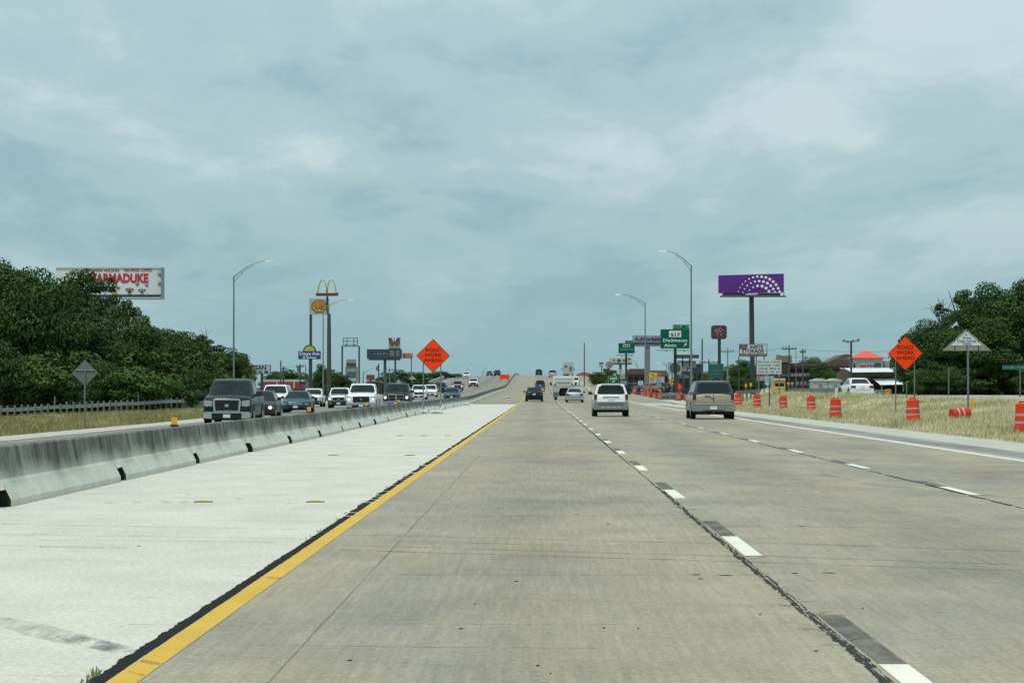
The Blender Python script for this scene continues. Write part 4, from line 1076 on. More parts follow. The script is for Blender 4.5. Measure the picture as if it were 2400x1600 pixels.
# box truck on the crest
d = 690.0; X = (1332 - VX) / F * d
t = thing('box_truck', (X, d, road_z(X, d)), 'tall white box truck on the crest of the overpass', 'truck', GA)
GW = M('truck_box', (.42, .45, .43), .6, 0, .2, 1.2)
MB().bx(-1.3, 1.3, 0, 8, .95, 3.95).build('cargo_box', GW, t)
for s_ in (-1, 1):
    dr = MB().bx(min(s_ * .03, s_ * 1.22), max(s_ * .03, s_ * 1.22), -.04, .01, 1.2, 3.8).build('rear_door', GW, t)
    MB().bx(min(s_ * .3, s_ * .95), max(s_ * .3, s_ * .95), -.055, -.03, 2.6 if s_ < 0 else 1.7, 3.2 if s_ < 0 else 2.9).build('sticker', M('truck_print', (.10, .14, .14), .6, 0, .5, 3), dr)
    m = MB(); m.tube([(s_ * .7, 1.2, .5), (s_ * 1.2, 1.2, .5)], .5, 12); m.build('wheel', mat_tyre, t)
    MB().box((s_ * 1.55, 8.6, 2.3), (.2, .1, .6)).build('mirror', mat_black, t)
MB().bx(-1.2, 1.2, .1, 7.6, .5, .96).build('chassis', mat_gap, t)
MB().bx(-1.1, 1.1, 8.05, 9.8, .6, 2.7).build('cab', WH, t)

random.seed(6)
# ------------------------------------------------------------------ street furniture
GALV = M('galvanised_steel', (0.19, 0.215, 0.215), .55, .3, .18, 1.2)
GALVD = M('weathered_steel', (0.16, 0.18, 0.185), .6, .3, .22, 1.5)
DARKP = M('dark_post', (0.030, 0.042, 0.046), .6, 0, .25, 1.0)
WOOD = M('weathered_wood', (0.075, 0.066, 0.058), .9, 0, .35, 2)
SIGNBACK = M('bare_sign_back', (0.145, 0.165, 0.165), .55, .35, .15, 1.5)
ORANGE = M('fluorescent_orange', (0.95, 0.060, 0.006), .7, 0, .05, 1.5, spec=.1)
DRUM = M('drum_orange', (0.56, 0.040, 0.010), .6, 0, .16, 4, spec=.12)
BAND = M('reflective_band', (0.34, 0.37, 0.41), .5, 0, .18, 7)
RUBBER = M('rubber_base', (0.020, 0.020, 0.020), .9)
SGREEN = M('sign_green', (0.003, 0.105, 0.066), .7, 0, .10, 1.5, spec=.1)
SWHITE = M('sign_white', (0.60, 0.63, 0.61), .5, 0, .10, 1.2)
PALE = M('pale_board', (0.34, 0.39, 0.39), .6, 0, .12, 1.2)
INK = M('black_ink', (0.020, 0.016, 0.014), .6)
INKF = M('faded_ink', (0.035, 0.050, 0.055), .6)
INKB = M('blue_ink', (0.050, 0.085, 0.22), .6)
PRINTW = M('white_print', (0.66, 0.70, 0.68), .5, 0, .05, 2)
PRINTG = M('faint_print', (0.20, 0.36, 0.32), .5, 0, .15, 2)
YEL = M('marker_yellow', (0.78, 0.40, 0.01), .45, 0, .1, 8)
BAGW = M('sandbag_white', (0.58, 0.59, 0.56), .85, 0, .18, 4)

def post(t, x, z0, z1, w=.06, y=.04, mat=None, name='post', r=False):
    m = MB()
    if r: m.tube([(x, y, z0), (x, y, z1)], w / 2, 8)
    else: m.bx(x - w / 2, x + w / 2, y, y + w, z0, z1)
    return m.build(name, mat or GALVD, t)

# diamond ROAD WORK AHEAD signs
def road_work(cxp, cyp, d, half_px, baseX, z0, label, legs, lean=0.0, bags=True):
    c = P(cxp, cyp, d); t = thing('road_work_sign', (c.x, d, z0), label, 'road sign', 'orange road work ahead signs')
    hz_ = c.z - z0; r = px2m(half_px, d)
    def dia(k): return [(0, hz_ - r * k), (r * k, hz_), (0, hz_ + r * k), (-r * k, hz_)]
    def rot(p): return [(x + lean * (z - hz_), z - lean * x) for x, z in p]
    pn = MB().plate(rot(dia(1.0)), -.01, .012).build('panel', M('sign_border', (0.05, .010, .010), .5), t)
    MB().plate(rot(dia(.945)), -.016, -.011).build('face', ORANGE, pn)
    for i, (s, zz_) in enumerate((('ROAD', .27), ('WORK', -.03), ('AHEAD', -.33))):
        lettering(s, r * .20, 0 + lean * r * zz_, hz_ + r * (zz_ - .02), -.024, M('red_ink', (.07, .008, .005), .6), pn, bold=.022, sx=1.14)
    for xl, zb in legs: post(t, px2m(xl - cxp, d), zb - z0, hz_ - r * .42, .065, .02, name='leg')
    return t, r
d = 158.0
t, r_ = road_work(1015, 833.5, d, 39.5, None, 0.0, 'orange road work ahead sign with sandbags on its feet by the barrier', ((992, 0.0), (1033, 0.0)), .012)
for xl in (992, 1033):
    x = px2m(xl - 1015, d); m = MB(); m.bar((x, -.9, .05), (x, 1.0, .05), .06); m.bar((x, -.7, .06), (x + .0, .04, .75), .04); m.build('foot', GALVD, t)
post(t, 0, .45, .50, .95, .03, name='brace').scale = (1, .05, 1)
def sandbag(X, Y, s, rz, label):
    b = MB(); n = 10
    m = []
    for i in range(7):
        f = i / 6; w = .17 * math.sin(math.pi * (f * .86 + .07)) ** .6; hh = .11 * math.sin(math.pi * (f * .86 + .07)) ** .5
        m.append([( (f - .5) * .75, w * math.cos(2 * math.pi * k_ / n), hh * (1 + math.sin(2 * math.pi * k_ / n)) + .02 * math.sin(5 * f + k_)) for k_ in range(n)])
    vs = [tuple(s * c_ for c_ in p) for ring in m for p in ring]
    fs = [(j * n + i, j * n + (i + 1) % n, (j + 1) * n + (i + 1) % n, (j + 1) * n + i) for j in range(6) for i in range(n)] + [tuple(range(n - 1, -1, -1)), tuple(60 + i for i in range(n))]
    b.add(vs, fs); o = b.build('sandbag', BAGW, None, angle=60); o.location = (X, Y, 0.01); o.rotation_euler = (0, 0, rz)
    return tag(o, label, 'sandbag', 'sandbags weighing down the orange sign')
X0 = (1015 - VX) / F * d
sandbag(X0 - .62, d - .75, 1.05, .15, 'white sandbag slumped over the foot nearer the barrier')
sandbag(X0 + .22, d - .80, 1.05, -.10, 'white sandbag lying flat on the foot nearer the lane')
o = sandbag(X0 + .52, d - .55, .75, 1.2, 'small white sandbag stood up against the sign leg nearer the lane'); o.rotation_euler = (0, -1.0, .3); o.location.z = .16
t, r_ = road_work(2121, 828, 162.0, 41, None, 0.0, 'orange road work ahead sign standing in the dry grass behind a drum', ((2098, land_z(21, 162) - .1), (2142, land_z(22, 162) - .1)), -.022)
post(t, px2m(2124 - 2121, 162), .9, 1.9, .05, .03, name='brace')

# traffic drums
def drum_parts(t):
    prof_b = [(.295, .06), (.295, .22), (.280, .24), (.280, .46), (.268, .48), (.268, .68), (.255, .70), (.255, .90), (.235, .945), (.06, .96)]
    body = MB().lathe(prof_b, 18).build('drum_body', DRUM, t, angle=40)
    for z0, z1, rr in ((.32, .395, .2805), (.565, .64, .2685)):
        MB().lathe([(rr + .004, z0), (rr + .004, z1)], 18).build('reflective_band', BAND, t, angle=40)
    m = MB(); m.bar((-.11, 0, .95), (-.11, 0, 1.02), .04); m.bar((.11, 0, .95), (.11, 0, 1.02), .04); m.bar((-.13, 0, 1.01), (.13, 0, 1.01), .05); m.build('handle', DRUM, t)
    MB().lathe([(.42, 0), (.42, .05), (.31, .07)], 18).build('rubber_base', RUBBER, t)
DG = 'orange and white traffic drums beside the exit'
drums = [(2396, 88, 15.4, 'drum cut in half by the picture edge, on the grass by the shoulder'), (2139, 113, 15.3, 'large drum standing in front of the orange sign leg'),
         (1957.5, 131, None, 'drum on a black rubber base at the shoulder edge, below a white post'), (1900, 167, None, 'drum in the grass between the white post and the small leaning plate sign'),
         (1835, 184, None, 'drum in the grass to the near side of the small speed plate'), (1774, 200, None, 'drum in the grass below the purple billboard post'), (1730, 212, None, 'drum just peeking out beside the brown suv'),
         (1610, 322, None, 'drum beside the mirror of the brown suv'), (1591, 334, None, 'drum standing alone under the yellow warning diamond'), (1546, 372, None, 'drum with a tilted orange panel above it'),
         (1534, 378, None, 'drum between the arrow panel and the tilted orange panel'), (1520, 384, None, 'drum under the orange arrow panel'), (1507, 390, None, 'drum next in line after the arrow panel'), (1487, 397, None, 'drum closest to the white suv window, end of the line')]
proto = None
for x, d, Xf, lb in drums:
    X = (x - VX) / F * d; z = land_z(X, d) + (.03 if d > 190 else 0)
    if d > 300: z = max(0.0, land_z(X, d)) + .03
    if proto is None:
        proto = thing('traffic_drum', (X, d, z), lb, 'traffic drum', DG); drum_parts(proto)
    else:
        c = copy_tree(proto); c.location = (X, d, z); c['label'] = lb; c.rotation_euler = (random.gauss(0, .015), random.gauss(0, .02), random.uniform(0, .5))
c = copy_tree(proto); c.location = ((2247 - VX) / F * 126 - .42, 126, .20); c.rotation_euler = (R(8), R(82), R(24)); c['label'] = 'fallen orange drum lying on its side in the grass'
c.name = 'traffic_drum'
for ch in list(c.children):
    if ch.name.startswith('rubber_base'): bpy.data.objects.remove(ch)

# pale Drive Clean triangle
d = 153.0; z0 = land_z(23.7, d); c = P(2265, 822, d)
t = thing('triangular_road_sign', (c.x, d, z0), 'triangular wooden road sign with blue lettering on a single post', 'road sign')
H0 = c.z - z0; hw = px2m(57.5, d); hh = px2m(51, d)
BOARD = M('grey_boards', (0.255, 0.245, 0.205), .85, 0, .22, 1.4)
ap = (-px2m(2, d), H0 + hh)
cuts = [-hw, -hw * .50, 0.0, hw * .47, hw]
def topz(x): return H0 + hh * (1 - abs(x - ap[0]) / (hw - ap[0] * (1 if x > ap[0] else -1)))
for i in range(4):
    a, b = cuts[i] + .03, cuts[i + 1] - .03
    pts = [(a, H0), (b, H0), (b, max(topz(b), H0 + .002))]
    if a < ap[0] < b: pts.append(ap)
    pts.append((a, max(topz(a), H0 + .002)))
    MB().plate(pts, 0, .05).build('board', BOARD, t)
fw = hw * .62; MB().plate([(-fw * 1.08, H0 + hh * .24), (fw * 1.0, H0 + hh * .24), (ap[0] + .02, H0 + hh * .88)], -.02, .0).build('face', M('triangle_face', (.56, .62, .62), .55, 0, .1, 1.5), t)
lettering('Drive', .15, -.02, H0 + hh * .535, -.03, INKB, t, .015)
lettering('Clean Across', .15, -.02, H0 + hh * .395, -.03, INKB, t, .015, sx=.92)
lettering('Texas', .15, -.02, H0 + hh * .275, -.03, INKB, t, .015)
MB().plate([(-.05 + .075 * (1 if k_ % 2 == 0 else .4) * math.sin(k_ * math.pi / 5), H0 + hh * .735 + .075 * (1 if k_ % 2 == 0 else .4) * math.cos(k_ * math.pi / 5)) for k_ in range(10)], -.03, -.021).build('star', INKB, t)
post(t, .05, -.1, H0, .11, .01, GALVD, r=True); post(t, .05, H0, H0 + hh * .8, .1, .055, GALVD, 'brace')

# bare back of a diamond sign on the oncoming side
d = 124.0; c = P(197, 873.5, d); z0 = land_z(c.x, d)
t = thing('diamond_sign_back', (c.x, d, z0), 'bare metal back of a diamond road sign in the far verge', 'road sign')
hz_ = c.z - z0; r_ = px2m(31, d)
MB().plate([(0, hz_ - r_), (r_, hz_), (0, hz_ + r_), (-r_, hz_)], .05, .065).build('panel', SIGNBACK, t)
MB().bx(-r_ * .76, r_ * .76, .0, .05, hz_ + r_ * .20, hz_ + r_ * .26).build('brace', M('bright_brace', (.34, .38, .38), .4, .4), t)
post(t, 0, -.3, hz_ + r_ * .22, .06, -.02, SIGNBACK)

# other bare triangles / little gables seen from behind, far side
TB = 'grey triangular sign backs beyond the oncoming lanes'
for i, (x0, x1, y0, y1, d, col, lb) in enumerate(((495, 523, 895, 907, 300, 0, 'dull triangular sign back above the roof of the dark green pickup'), (676, 694, 912, 922, 330, 0, 'low triangular sign back above the blue sedan'),
                                     (924, 944.5, 888, 903, 420, 1, 'pale triangular sign back above the dark pickup'), (957, 976, 880, 889, 520, 1, 'small pale triangular sign back on the embankment'))):
    a, b = P(x0, y1, d), P(x1, y0, d); X = (a.x + b.x) / 2; z0 = min(land_z(X, d), a.z - 1)
    t = thing('triangular_sign_back', (X, d, z0), lb, 'road sign', TB); w = (b.x - a.x) / 2
    MB().plate([(-w, a.z - z0), (w, a.z - z0), (0, b.z - z0)], 0, .05).build('panel', M('pale_back', (.30, .34, .33), .7) if col else M('dull_back', (.16, .165, .145), .7), t)
    post(t, 0, -.3, a.z - z0, .1, .06)

# yellow reflectors on the barrier top
RG = 'yellow reflectors along the top of the median barrier'
proto = None
for x, y, lb in ((408, 994, 'yellow reflector on the barrier ahead of the dark green pickup'), (724, 963, 'yellow reflector on the barrier in front of the blue sedan'), (858, 950.5, 'yellow reflector on the barrier in front of the big white pickup'), (934, 943, 'yellow reflector on the barrier in front of the dark pickup with lit lamps'), (1033, 933.5, 'small yellow reflector on the barrier behind the orange sign leg')):
    # barrier top is 0.83 m high and 0.3 m behind the foot line
    d = F * (EYE - .76) / (y + 4 - VY); X = bar_x(d) - .30
    d = (X) * F / (x - VX)
    if proto is None:
        proto = thing('barrier_reflector', (X, d, .715), lb, 'reflector', RG)
        MB().bx(-.055, .055, -.03, .0, .04, .17).build('lens', YEL, proto); MB().bx(-.065, .065, -.06, .06, 0.0, .04).build('base', RUBBER, proto)
    else:
        c = copy_tree(proto); c.location = (X, d, prof(d) + .715); c['label'] = lb
# raised yellow buttons on the pale shoulder
BG = 'raised yellow buttons in rows across the pale shoulder'
proto = None
for x, y, lb in ((476, 1176, 'bright yellow button in the first row, nearer the barrier'), (739, 1176, 'yellow button on a dark pad in the first row, nearer the lane'), (781, 1067, 'yellow button in the second row, nearer the barrier'), (961, 1067, 'yellow button in the second row, nearer the lane'),
                 (937, 1021, 'yellow button in the third row, closest to the barrier'), (994, 1021, 'yellow button in the middle of the third row'), (1049, 1021, 'yellow button in the third row, closest to the lane')):
    X, d = gp(x, y)
    if proto is None:
        proto = thing('pavement_marker', (X, d, .004), lb, 'pavement marker', BG)
        MB().plate([(-.085, 0), (.085, 0), (.07, .018), (-.07, .018)], -.06, .06).build('body', M('marker_body', (.66, .50, .06), .5, 0, .2, 18), proto)
        MB().bx(-.115, .115, -.07, .07, 0, .004).build('pad', mat_tar, proto)
    else: c = copy_tree(proto); c.location = (X, d, .004); c['label'] = lb

# guard rail with closely set timber posts on the far side
A = P(-60, 962, 222); B = P(431, 937.5, 262)
t = thing('guard_rail', (A.x, A.y, A.z - .75), 'long galvanised guard rail with a row of timber posts below the dark wood', 'guard rail')
D = B - A
pts = [D * (i / 12) + Vector((0, 0, .75 + .03 * math.sin(i * 1.9))) for i in range(13)]
m = MB()
for i in range(12):
    for dz, th in ((.10, .10), (-.10, .10)): m.bar(pts[i] + Vector((0, 0, dz - .06)), pts[i + 1] + Vector((0, 0, dz - .06)), .05, th)
    m.bar(pts[i] + Vector((0, .03, -.06)), pts[i + 1] + Vector((0, .03, -.06)), .03, .26)
m.build('rail', M('rail_steel', (.30, .345, .35), .5, .2, .15, .8), t)
PW = M('timber_post', (.155, .150, .118), .9, 0, .3, 2.5)
npost = 34; pm = None
for i in range(npost):
    f = (i + .5) / npost; q = D * f; tall = i in (11, 25)
    if pm is None:
        m = MB(); m.tube([(0, 0, -.9), (0, 0, 1.0), (0, 0, 1.04)], [.10, .10, .07], 8); o = m.build('post', PW, t); pm = o.data
    else: o = bpy.data.objects.new('post', pm); COL.objects.link(o); o.parent = t
    o.location = (q.x, q.y + .22, q.z + random.gauss(0, .025)); o.rotation_euler = (random.gauss(0, .02), random.gauss(0, .03), 0)
    if tall: o.scale = (.7, .7, 1.55)
m = MB(); a = P(431, 945, 262); b = P(492, 940, 270)
t = thing('wooden_bridge_rail', (a.x, a.y, a.z - .9), 'low grey slatted railing where the guard rail ends', 'railing')
for i in range(16):
    q = (b - a) * (i / 15); MB().bx(q.x - .10, q.x + .06, q.y - .04, q.y + .04, -.4, 1.1 + random.gauss(0, .03)).build('slat', GALVD, t)
q = b - a; MB().bar((0, -.06, 1.0), (q.x, q.y - .06, 1.0), .06, .12).build('top_rail', GALVD, t)

# light poles
LG = 'tall street lamps with curved arms'
def light_pole(xt, yt, d, sgn, hx, hy, label, zbase=None, col=GALV, thick=.12):
    c = P(xt, yt, d); z0 = land_z(c.x, d) if zbase is None else zbase; h = c.z - z0
    t = thing('street_lamp', (c.x, d, z0 - .1), label, 'street lamp', LG)
    m = MB(); m.tube([(0, 0, 0), (0, 0, h * .5), (0, 0, h + .15)], [thick, thick * .8, thick * .6], 10); m.build('pole', col, t)
    e_ = P(hx, hy, d); ax = e_.x - c.x; az = e_.z - c.z
    m = MB(); up = [(ax * f, 0, h + az * (1 - (1 - f) ** 1.9)) for f in (0, .2, .4, .6, .8, 1)]
    lo = [(ax * f, 0, h - .55 + (az + .55) * (1 - (1 - f / .62) ** 1.5) * .80) for f in (0, .2, .4, .62)]
    m.tube(up, [.055, .05, .045, .04, .035, .03], 6); m.tube(lo, .03, 5)
    m.bar((ax * .25, 0, h - .30 + az * .30), (ax * .24, 0, h + az * .42), .04); m.build('arm', col, t)
    s = 1 if ax > 0 else -1
    m = MB(); m.plate([(ax - s * .1, h + az - .08), (ax + s * .25, h + az - .14), (ax + s * .78, h + az - .10), (ax + s * .85, h + az + .02), (ax + s * .6, h + az + .09), (ax + s * .05, h + az + .07)], -.16, .16)
    m.build('lamp_head', M('lamp_housing', (.85, .87, .87), .45, 0, .1, 3), t)
light_pole(547, 647, 290, 1, 622, 609, 'tallest street lamp, rising out of the wood beside the oncoming lanes')
light_pole(757, 722, 413, 1, 815, 700, 'street lamp whose arm crosses in front of the yellow shell sign')
light_pole(1620, 622, 272, -1, 1561, 586, 'tall street lamp right beside the big green exit sign')
light_pole(1512, 710, 389, -1, 1455, 688, 'street lamp in front of the affordable sign')
light_pole(851, 872, 640, 1, 885, 861, 'small far street lamp beside the little red shop sign', thick=.16)
light_pole(1092, 870, 900, 1, 1101, 861, 'tiny street lamp over the overpass railing', prof(900), GALVD, .1)
light_pole(1131, 872, 950, 1, 1142, 860, 'tiny street lamp on the crest, next to the dark cars', prof(950), GALVD, .1)
light_pole(1494, 856, 700, -1, 1482, 842, 'faint far street lamp next to the yellow and white billboard', col=GALVD)
light_pole(1562, 853, 690, -1, 1548, 849, 'faint far street lamp in front of the round emblem sign', col=GALVD)
# floodlight mast of the parking lot
d = 330.0; c = P(1994, 800, d); z0 = land_z(c.x, d)
t = thing('parking_lot_lamp', (c.x, d, z0 - .2), 'dark parking lot mast with four floodlights', 'street lamp'); h = c.z - z0 + .2
post(t, 0, 0, h, .22, -.1, DARKP, 'pole')
m = MB(); m.bar((-.85, 0, h), (.85, 0, h + .03), .08); m.build('crossbar', DARKP, t)
for x, z in ((-.85, .02), (-.42, -.10), (.25, -.02), (.85, .10)): MB().disc(x, h + z + .06, .19, -.15, .15, 12, .16).build('floodlight', GALVD, t)

# utility poles
UG = 'wooden utility poles among the shop signs'
def upole(x, yt, d, label, arm=0.0, w=.28, yb=None, mat=WOOD, lampbox=False):
    c = P(x, yt, d); z0 = land_z(c.x, d); t = thing('utility_pole', (c.x, d, min(z0, c.z - 2) - .2), label, 'utility pole', UG); h = c.z - min(z0, c.z - 2) + .2
    m = MB(); m.tube([(0, 0, 0), (0, 0, h)], [w / 2, w * .36], 8); m.build('pole', mat, t)
    if arm:
        MB().bar((-arm, -.1, h - .5), (arm, -.1, h - .45), .16).build('crossarm', mat, t)
        for s_ in (-.9, -.45, .45, .9): MB().bx(s_ * arm - .05, s_ * arm + .05, -.15, -.05, h - .42, h - .2).build('insulator', GALVD, t)
    if lampbox: MB().bx(-.55, -.1, -.2, .1, h - 1.4, h - .5).build('transformer', GALVD, t)
    return c
upole(657.5, 845, 480, 'utility pole in front of the red mansard roof', 0, .30)
upole(664, 858, 490, 'shorter utility pole close to the taller one by the red roof', .5, .30)
upole(703, 852, 470, 'utility pole with a crossarm and a transformer near the motel sign', .7, .3, lampbox=True)
upole(716, 854, 500, 'thin utility pole just before the motel sign', 0, .2)
upole(577, 836, 420, 'utility pole top above the car dealer sign', .0, .2)
upole(887.5, 852, 560, 'utility pole with a side lamp under the dark blue billboard', 0, .34, lampbox=True)
upole(913, 862, 580, 'pale utility pole with a crossarm under the dark blue billboard', 1.4, .3, mat=GALV)
upole(771, 862, 520, 'thin utility pole behind the arches post', 1.2, .2)
upole(1369.5, 803, 560, 'lone dark pole standing on the exit embankment', 0, .26)
upole(1645.5, 794, 330, 'bare wooden pole between the green signs and the maroon sign', 0, .22)
upole(1661, 842, 420, 'leaning pole with a long crossarm behind the maroon sign', 1.5, .26)
upole(1705, 816, 380, 'pale wooden pole with a wide crossarm beside the maroon sign post', .9, .22, mat=GALV)
upole(1849, 809, 360, 'dark wooden pole with a wide double crossarm before the brick building', .95, .22)
upole(1865, 814, 400, 'thin pole close to the dark double crossarm pole', 0, .12, mat=GALVD)
upole(1881, 817, 370, 'leaning dark pole with a short crossarm before the brick building', .4, .22)
upole(1888, 833, 480, 'small lamp pole above the brick roof', .3, .14)
upole(1916, 841, 500, 'second small lamp pole above the brick roof', .35, .14)
# overhead wires
def wire(a, b, sag, label):
    t = thing('overhead_wire', a, label, 'wire', 'overhead wires')
    m = MB(); d_ = b - a
    m.tube([d_ * (i / 8) + Vector((0, 0, -sag * 4 * (i / 8) * (1 - i / 8))) for i in range(9)], .022, 4, False); m.build('cable', GALVD, t)
wire(P(657.5, 858, 480), P(703, 854, 470), .3, 'overhead wire between the poles by the red roof')
wire(P(1849, 835, 360), P(2120, 836, 340), .3, 'overhead wire running from the dark crossarm pole over the brick building')
wire(P(1881, 819, 370), P(2200, 815, 330), .4, 'thin overhead wire above the parking lot lamp')
wire(P(1705, 818, 380), P(1849, 811, 360), .5, 'overhead wire between the two crossarm poles')

random.seed(8)
# ------------------------------------------------------------------ big signs
def rect_sign(x0, x1, y0, y1, d, name, label, cat, mat, yb=None, depth=.25, posts=(), pw=.3, pmat=DARKP, rim=None, z0=None, group=None):
    """box sign filling a pixel rectangle at distance d, on posts at the given pixel columns"""
    a, b = P(x0, y1, d), P(x1, y0, d); X = (a.x + b.x) / 2
    zb = land_z(X, d) if z0 is None else z0
    if a.z - .3 < zb: zb = a.z - .6
    t = thing(name, (X, d, zb - .2), label, cat, group)
    w = (b.x - a.x) / 2; za, zt = a.z - zb + .2, b.z - zb + .2
    if rim is not None:
        MB().bx(-w, w, 0, depth, za, zt).build('frame', rim, t); k_ = min(.10, w * .06)
        MB().bx(-w + k_, w - k_, -.03, .0, za + k_, zt - k_).build('panel', mat, t)
    elif mat is not None: MB().bx(-w, w, 0, depth, za, zt).build('panel', mat, t)
    for xp in posts: post(t, (xp - VX) / F * d - X, 0, za + (.0 if mat is not None else 0), pw, depth * .2, pmat)
    t['_g'] = 0; del t['_g']
    U = lambda x: (x - VX) / F * d - X
    Z = lambda y: EYE - (y - VY) / F * d - zb + .2
    return t, U, Z, px2m(1, d)

# film billboard
d = 380.0
t, U, Z, u = rect_sign(128.5, 378, 625, 690, d, 'billboard', 'white film billboard with red lettering above the dark wood', 'billboard', M('poster_white', (.66, .68, .69), .6, 0, .06, .6), depth=.5, posts=(257,), pw=1.5, pmat=GALVD)
MB().bx(U(128), U(379), -.12, .0, Z(627.5), Z(624.5)).build('top_trim', PRINTW, t)
MB().bx(U(190), U(377), -.5, .3, Z(696), Z(690)).build('lower_trim', DARKP, t)
MB().bx(U(200), U(384), -1.4, -.1, Z(701.5), Z(698.5)).build('catwalk', M('catwalk', (.20, .26, .27), .6), t)
MB().bx(U(377.5), U(383), -.9, .4, Z(700), Z(627)).build('side_ladder', M('blue_steel', (.18, .26, .30), .5, .2), t)
RED = M('poster_red', (.46, .018, .028), .6, 0, .08, 2)
REDD = M('poster_dark_red', (.26, .03, .04), .6, 0, .08, 2)
lettering('OWEN WILSON', px2m(6.5, d), U(243), Z(636.5), -.05, REDD, t, .02, sx=1.02)
lettering('GEORGE LOPEZ', px2m(6.5, d), U(322), Z(635.8), -.05, REDD, t, .02, sx=1.0)
lettering('MARMADUKE', px2m(20, d), U(276), Z(661), -.05, RED, t, .045, sx=.80)
def dog(cx_, zb_, s, col, ear, name='dog_print'):
    m = MB(); m.disc(cx_, zb_ + s * .75, s * .42, -.06, -.05, 14, s * .5); m.disc(cx_, zb_ + s * .2, s * .36, -.06, -.05, 12, s * .36); o = m.build(name, col, t)
    m = MB(); m.plate([(cx_ - s * .3, zb_ + s * 1.1), (cx_ - s * .85, zb_ + s * 1.0), (cx_ - s * .6, zb_ + s * .6)], -.07, -.06); m.plate([(cx_ + s * .3, zb_ + s * 1.1), (cx_ + s * .6, zb_ + s * .6), (cx_ + s * .85, zb_ + s * 1.0)], -.07, -.06); m.build('ear', ear, o)
    m = MB(); m.disc(cx_, zb_ + s * .58, s * .2, -.068, -.062, 10); m.disc(cx_ - s * .16, zb_ + s * .9, s * .06, -.068, -.062, 8); m.disc(cx_ + s * .16, zb_ + s * .9, s * .06, -.068, -.062, 8); m.build('muzzle', INK, o)
dog(U(302), Z(689), px2m(12.5, d), M('dog_tan', (.34, .20, .10), .7, 0, .3, 2), M('dog_brown', (.16, .075, .04), .7))
dog(U(331), Z(689), px2m(11, d), M('dog_grey', (.34, .35, .36), .7, 0, .3, 2), M('dog_dark', (.03, .03, .03), .7))
dog(U(266), Z(689), px2m(17, d), M('dog_gold', (.46, .29, .13), .7, 0, .3, 2), M('dog_gold_ear', (.28, .14, .06), .7))
for xx, yy, rr in ((374, 641, 6), (374, 663, 6), (321, 664, 5), (343, 666, 5)):
    m = MB()
    for k_ in range(7): a = k_ * .9; m.plate([(U(xx), Z(yy)), (U(xx) + px2m(rr, d) * math.cos(a) - .1, Z(yy) + px2m(rr, d) * math.sin(a)), (U(xx) + px2m(rr, d) * math.cos(a + .35), Z(yy) + px2m(rr, d) * math.sin(a + .35))], -.065 - .002 * k_, -.06)
    m.build('palm_print', M('palm_green', (.03, .055, .03), .7), t)

# car dealer sign
d = 430.0
t, U, Z, u = rect_sign(566, 634, 855, 876, d, 'dealer_sign', 'white car dealer sign with black letters and three coloured marks', 'sign', M('dealer_white', (.40, .45, .46), .6, 0, .1, 1), posts=(613,), pw=.4, rim=DARKP)
lettering('NISSAN', px2m(9.5, d), U(600), Z(866), -.05, INK, t, .03, sx=1.05)
for x0, x1, col in ((592, 602, (.42, .06, .02)), (605, 615, (.03, .16, .13)), (619, 629, (.03, .07, .20))):
    MB().plate([(U(x0), Z(874)), (U(x1 - 2), Z(874)), (U(x1), Z(871)), (U(x1 - 2), Z(868)), (U(x0), Z(868))], -.05, -.03).build('emblem', M('mark_%d' % x0, col, .6), t)

# red mansard building, plain box building
d = 520.0; a = P(614, 911, d); b = P(713, 889, d); X = (a.x + b.x) / 2; zb = land_z(X, d)
t = thing('restaurant', (X, d, zb), 'low restaurant with a red mansard roof and a white roof band', 'building')
w = (b.x - a.x) / 2; U = lambda x: (x - VX) / F * d - X; Z = lambda y: EYE - (y - VY) / F * d - zb
MB().bx(-w, w, 0, 9, -.2, Z(911)).build('wall', M('rest_wall', (.20, .18, .15), .8), t)
MB().plate([(-w - .2, Z(911)), (U(716), Z(911)), (U(700), Z(894.5)), (-w, Z(894.5))], -.5, 9).build('mansard_roof', M('mansard_red', (.24, .035, .038), .7, 0, .15, .6), t)
MB().bx(-w - .1, U(711), -.2, 9.2, Z(894.3), Z(889)).build('roof_band', M('band_white', (.40, .44, .42), .7, 0, .12, .6), t)
for x in (649.5, 689.5): MB().bx(U(x) - .13, U(x) + .13, -.62, -.45, Z(909.5), Z(895)).build('roof_beam', M('beam_cream', (.52, .44, .26), .7), t)
d = 470.0; a = P(716, 915, d); b = P(746, 890.5, d); X = (a.x + b.x) / 2; zb = land_z(X, d)
t = thing('shed', (X, d, zb), 'plain brownish box building beside the motel sign post', 'building')
MB().bx(a.x - X, b.x - X, 0, 6, -.2, b.z - zb).build('wall', M('shed_brown', (.20, .18, .155), .85, 0, .15, .5), t); MB().bx(a.x - X - .1, b.x - X + .1, -.1, 6.1, b.z - zb + .002, b.z - zb + .14).build('roof', GALVD, t)

# shell sign
d = 470.0
t, U, Z, u = rect_sign(724, 771, 699, 737, d, 'petrol_sign', 'grey square sign with a red and yellow scallop shell on a tall post', 'sign', M('petrol_panel', (.36, .40, .40), .6, 0, .08, .8), depth=.5, posts=(727.5,), pw=.42)
def shellpts(k_, n=15):
    cx_, cz = U(747.8), Z(718.5); R_ = px2m(18.3, d) * k_; pts = []
    for i in range(n * 3 + 1):
        a = math.pi * (1.12 - 1.24 * i / (n * 3)); bump = 1 + .035 * abs(math.sin((i / 3) * math.pi)); pts.append((cx_ + R_ * math.cos(a) * bump, cz + R_ * (math.sin(a) * .87) * bump))
    s = px2m(1, d) * k_
    return pts + [(cx_ + 10 * s, cz - 9.5 * s), (cx_ + 10.5 * s, cz - 13.5 * s), (cx_ - 10.5 * s, cz - 13.5 * s), (cx_ - 10 * s, cz - 9.5 * s)]
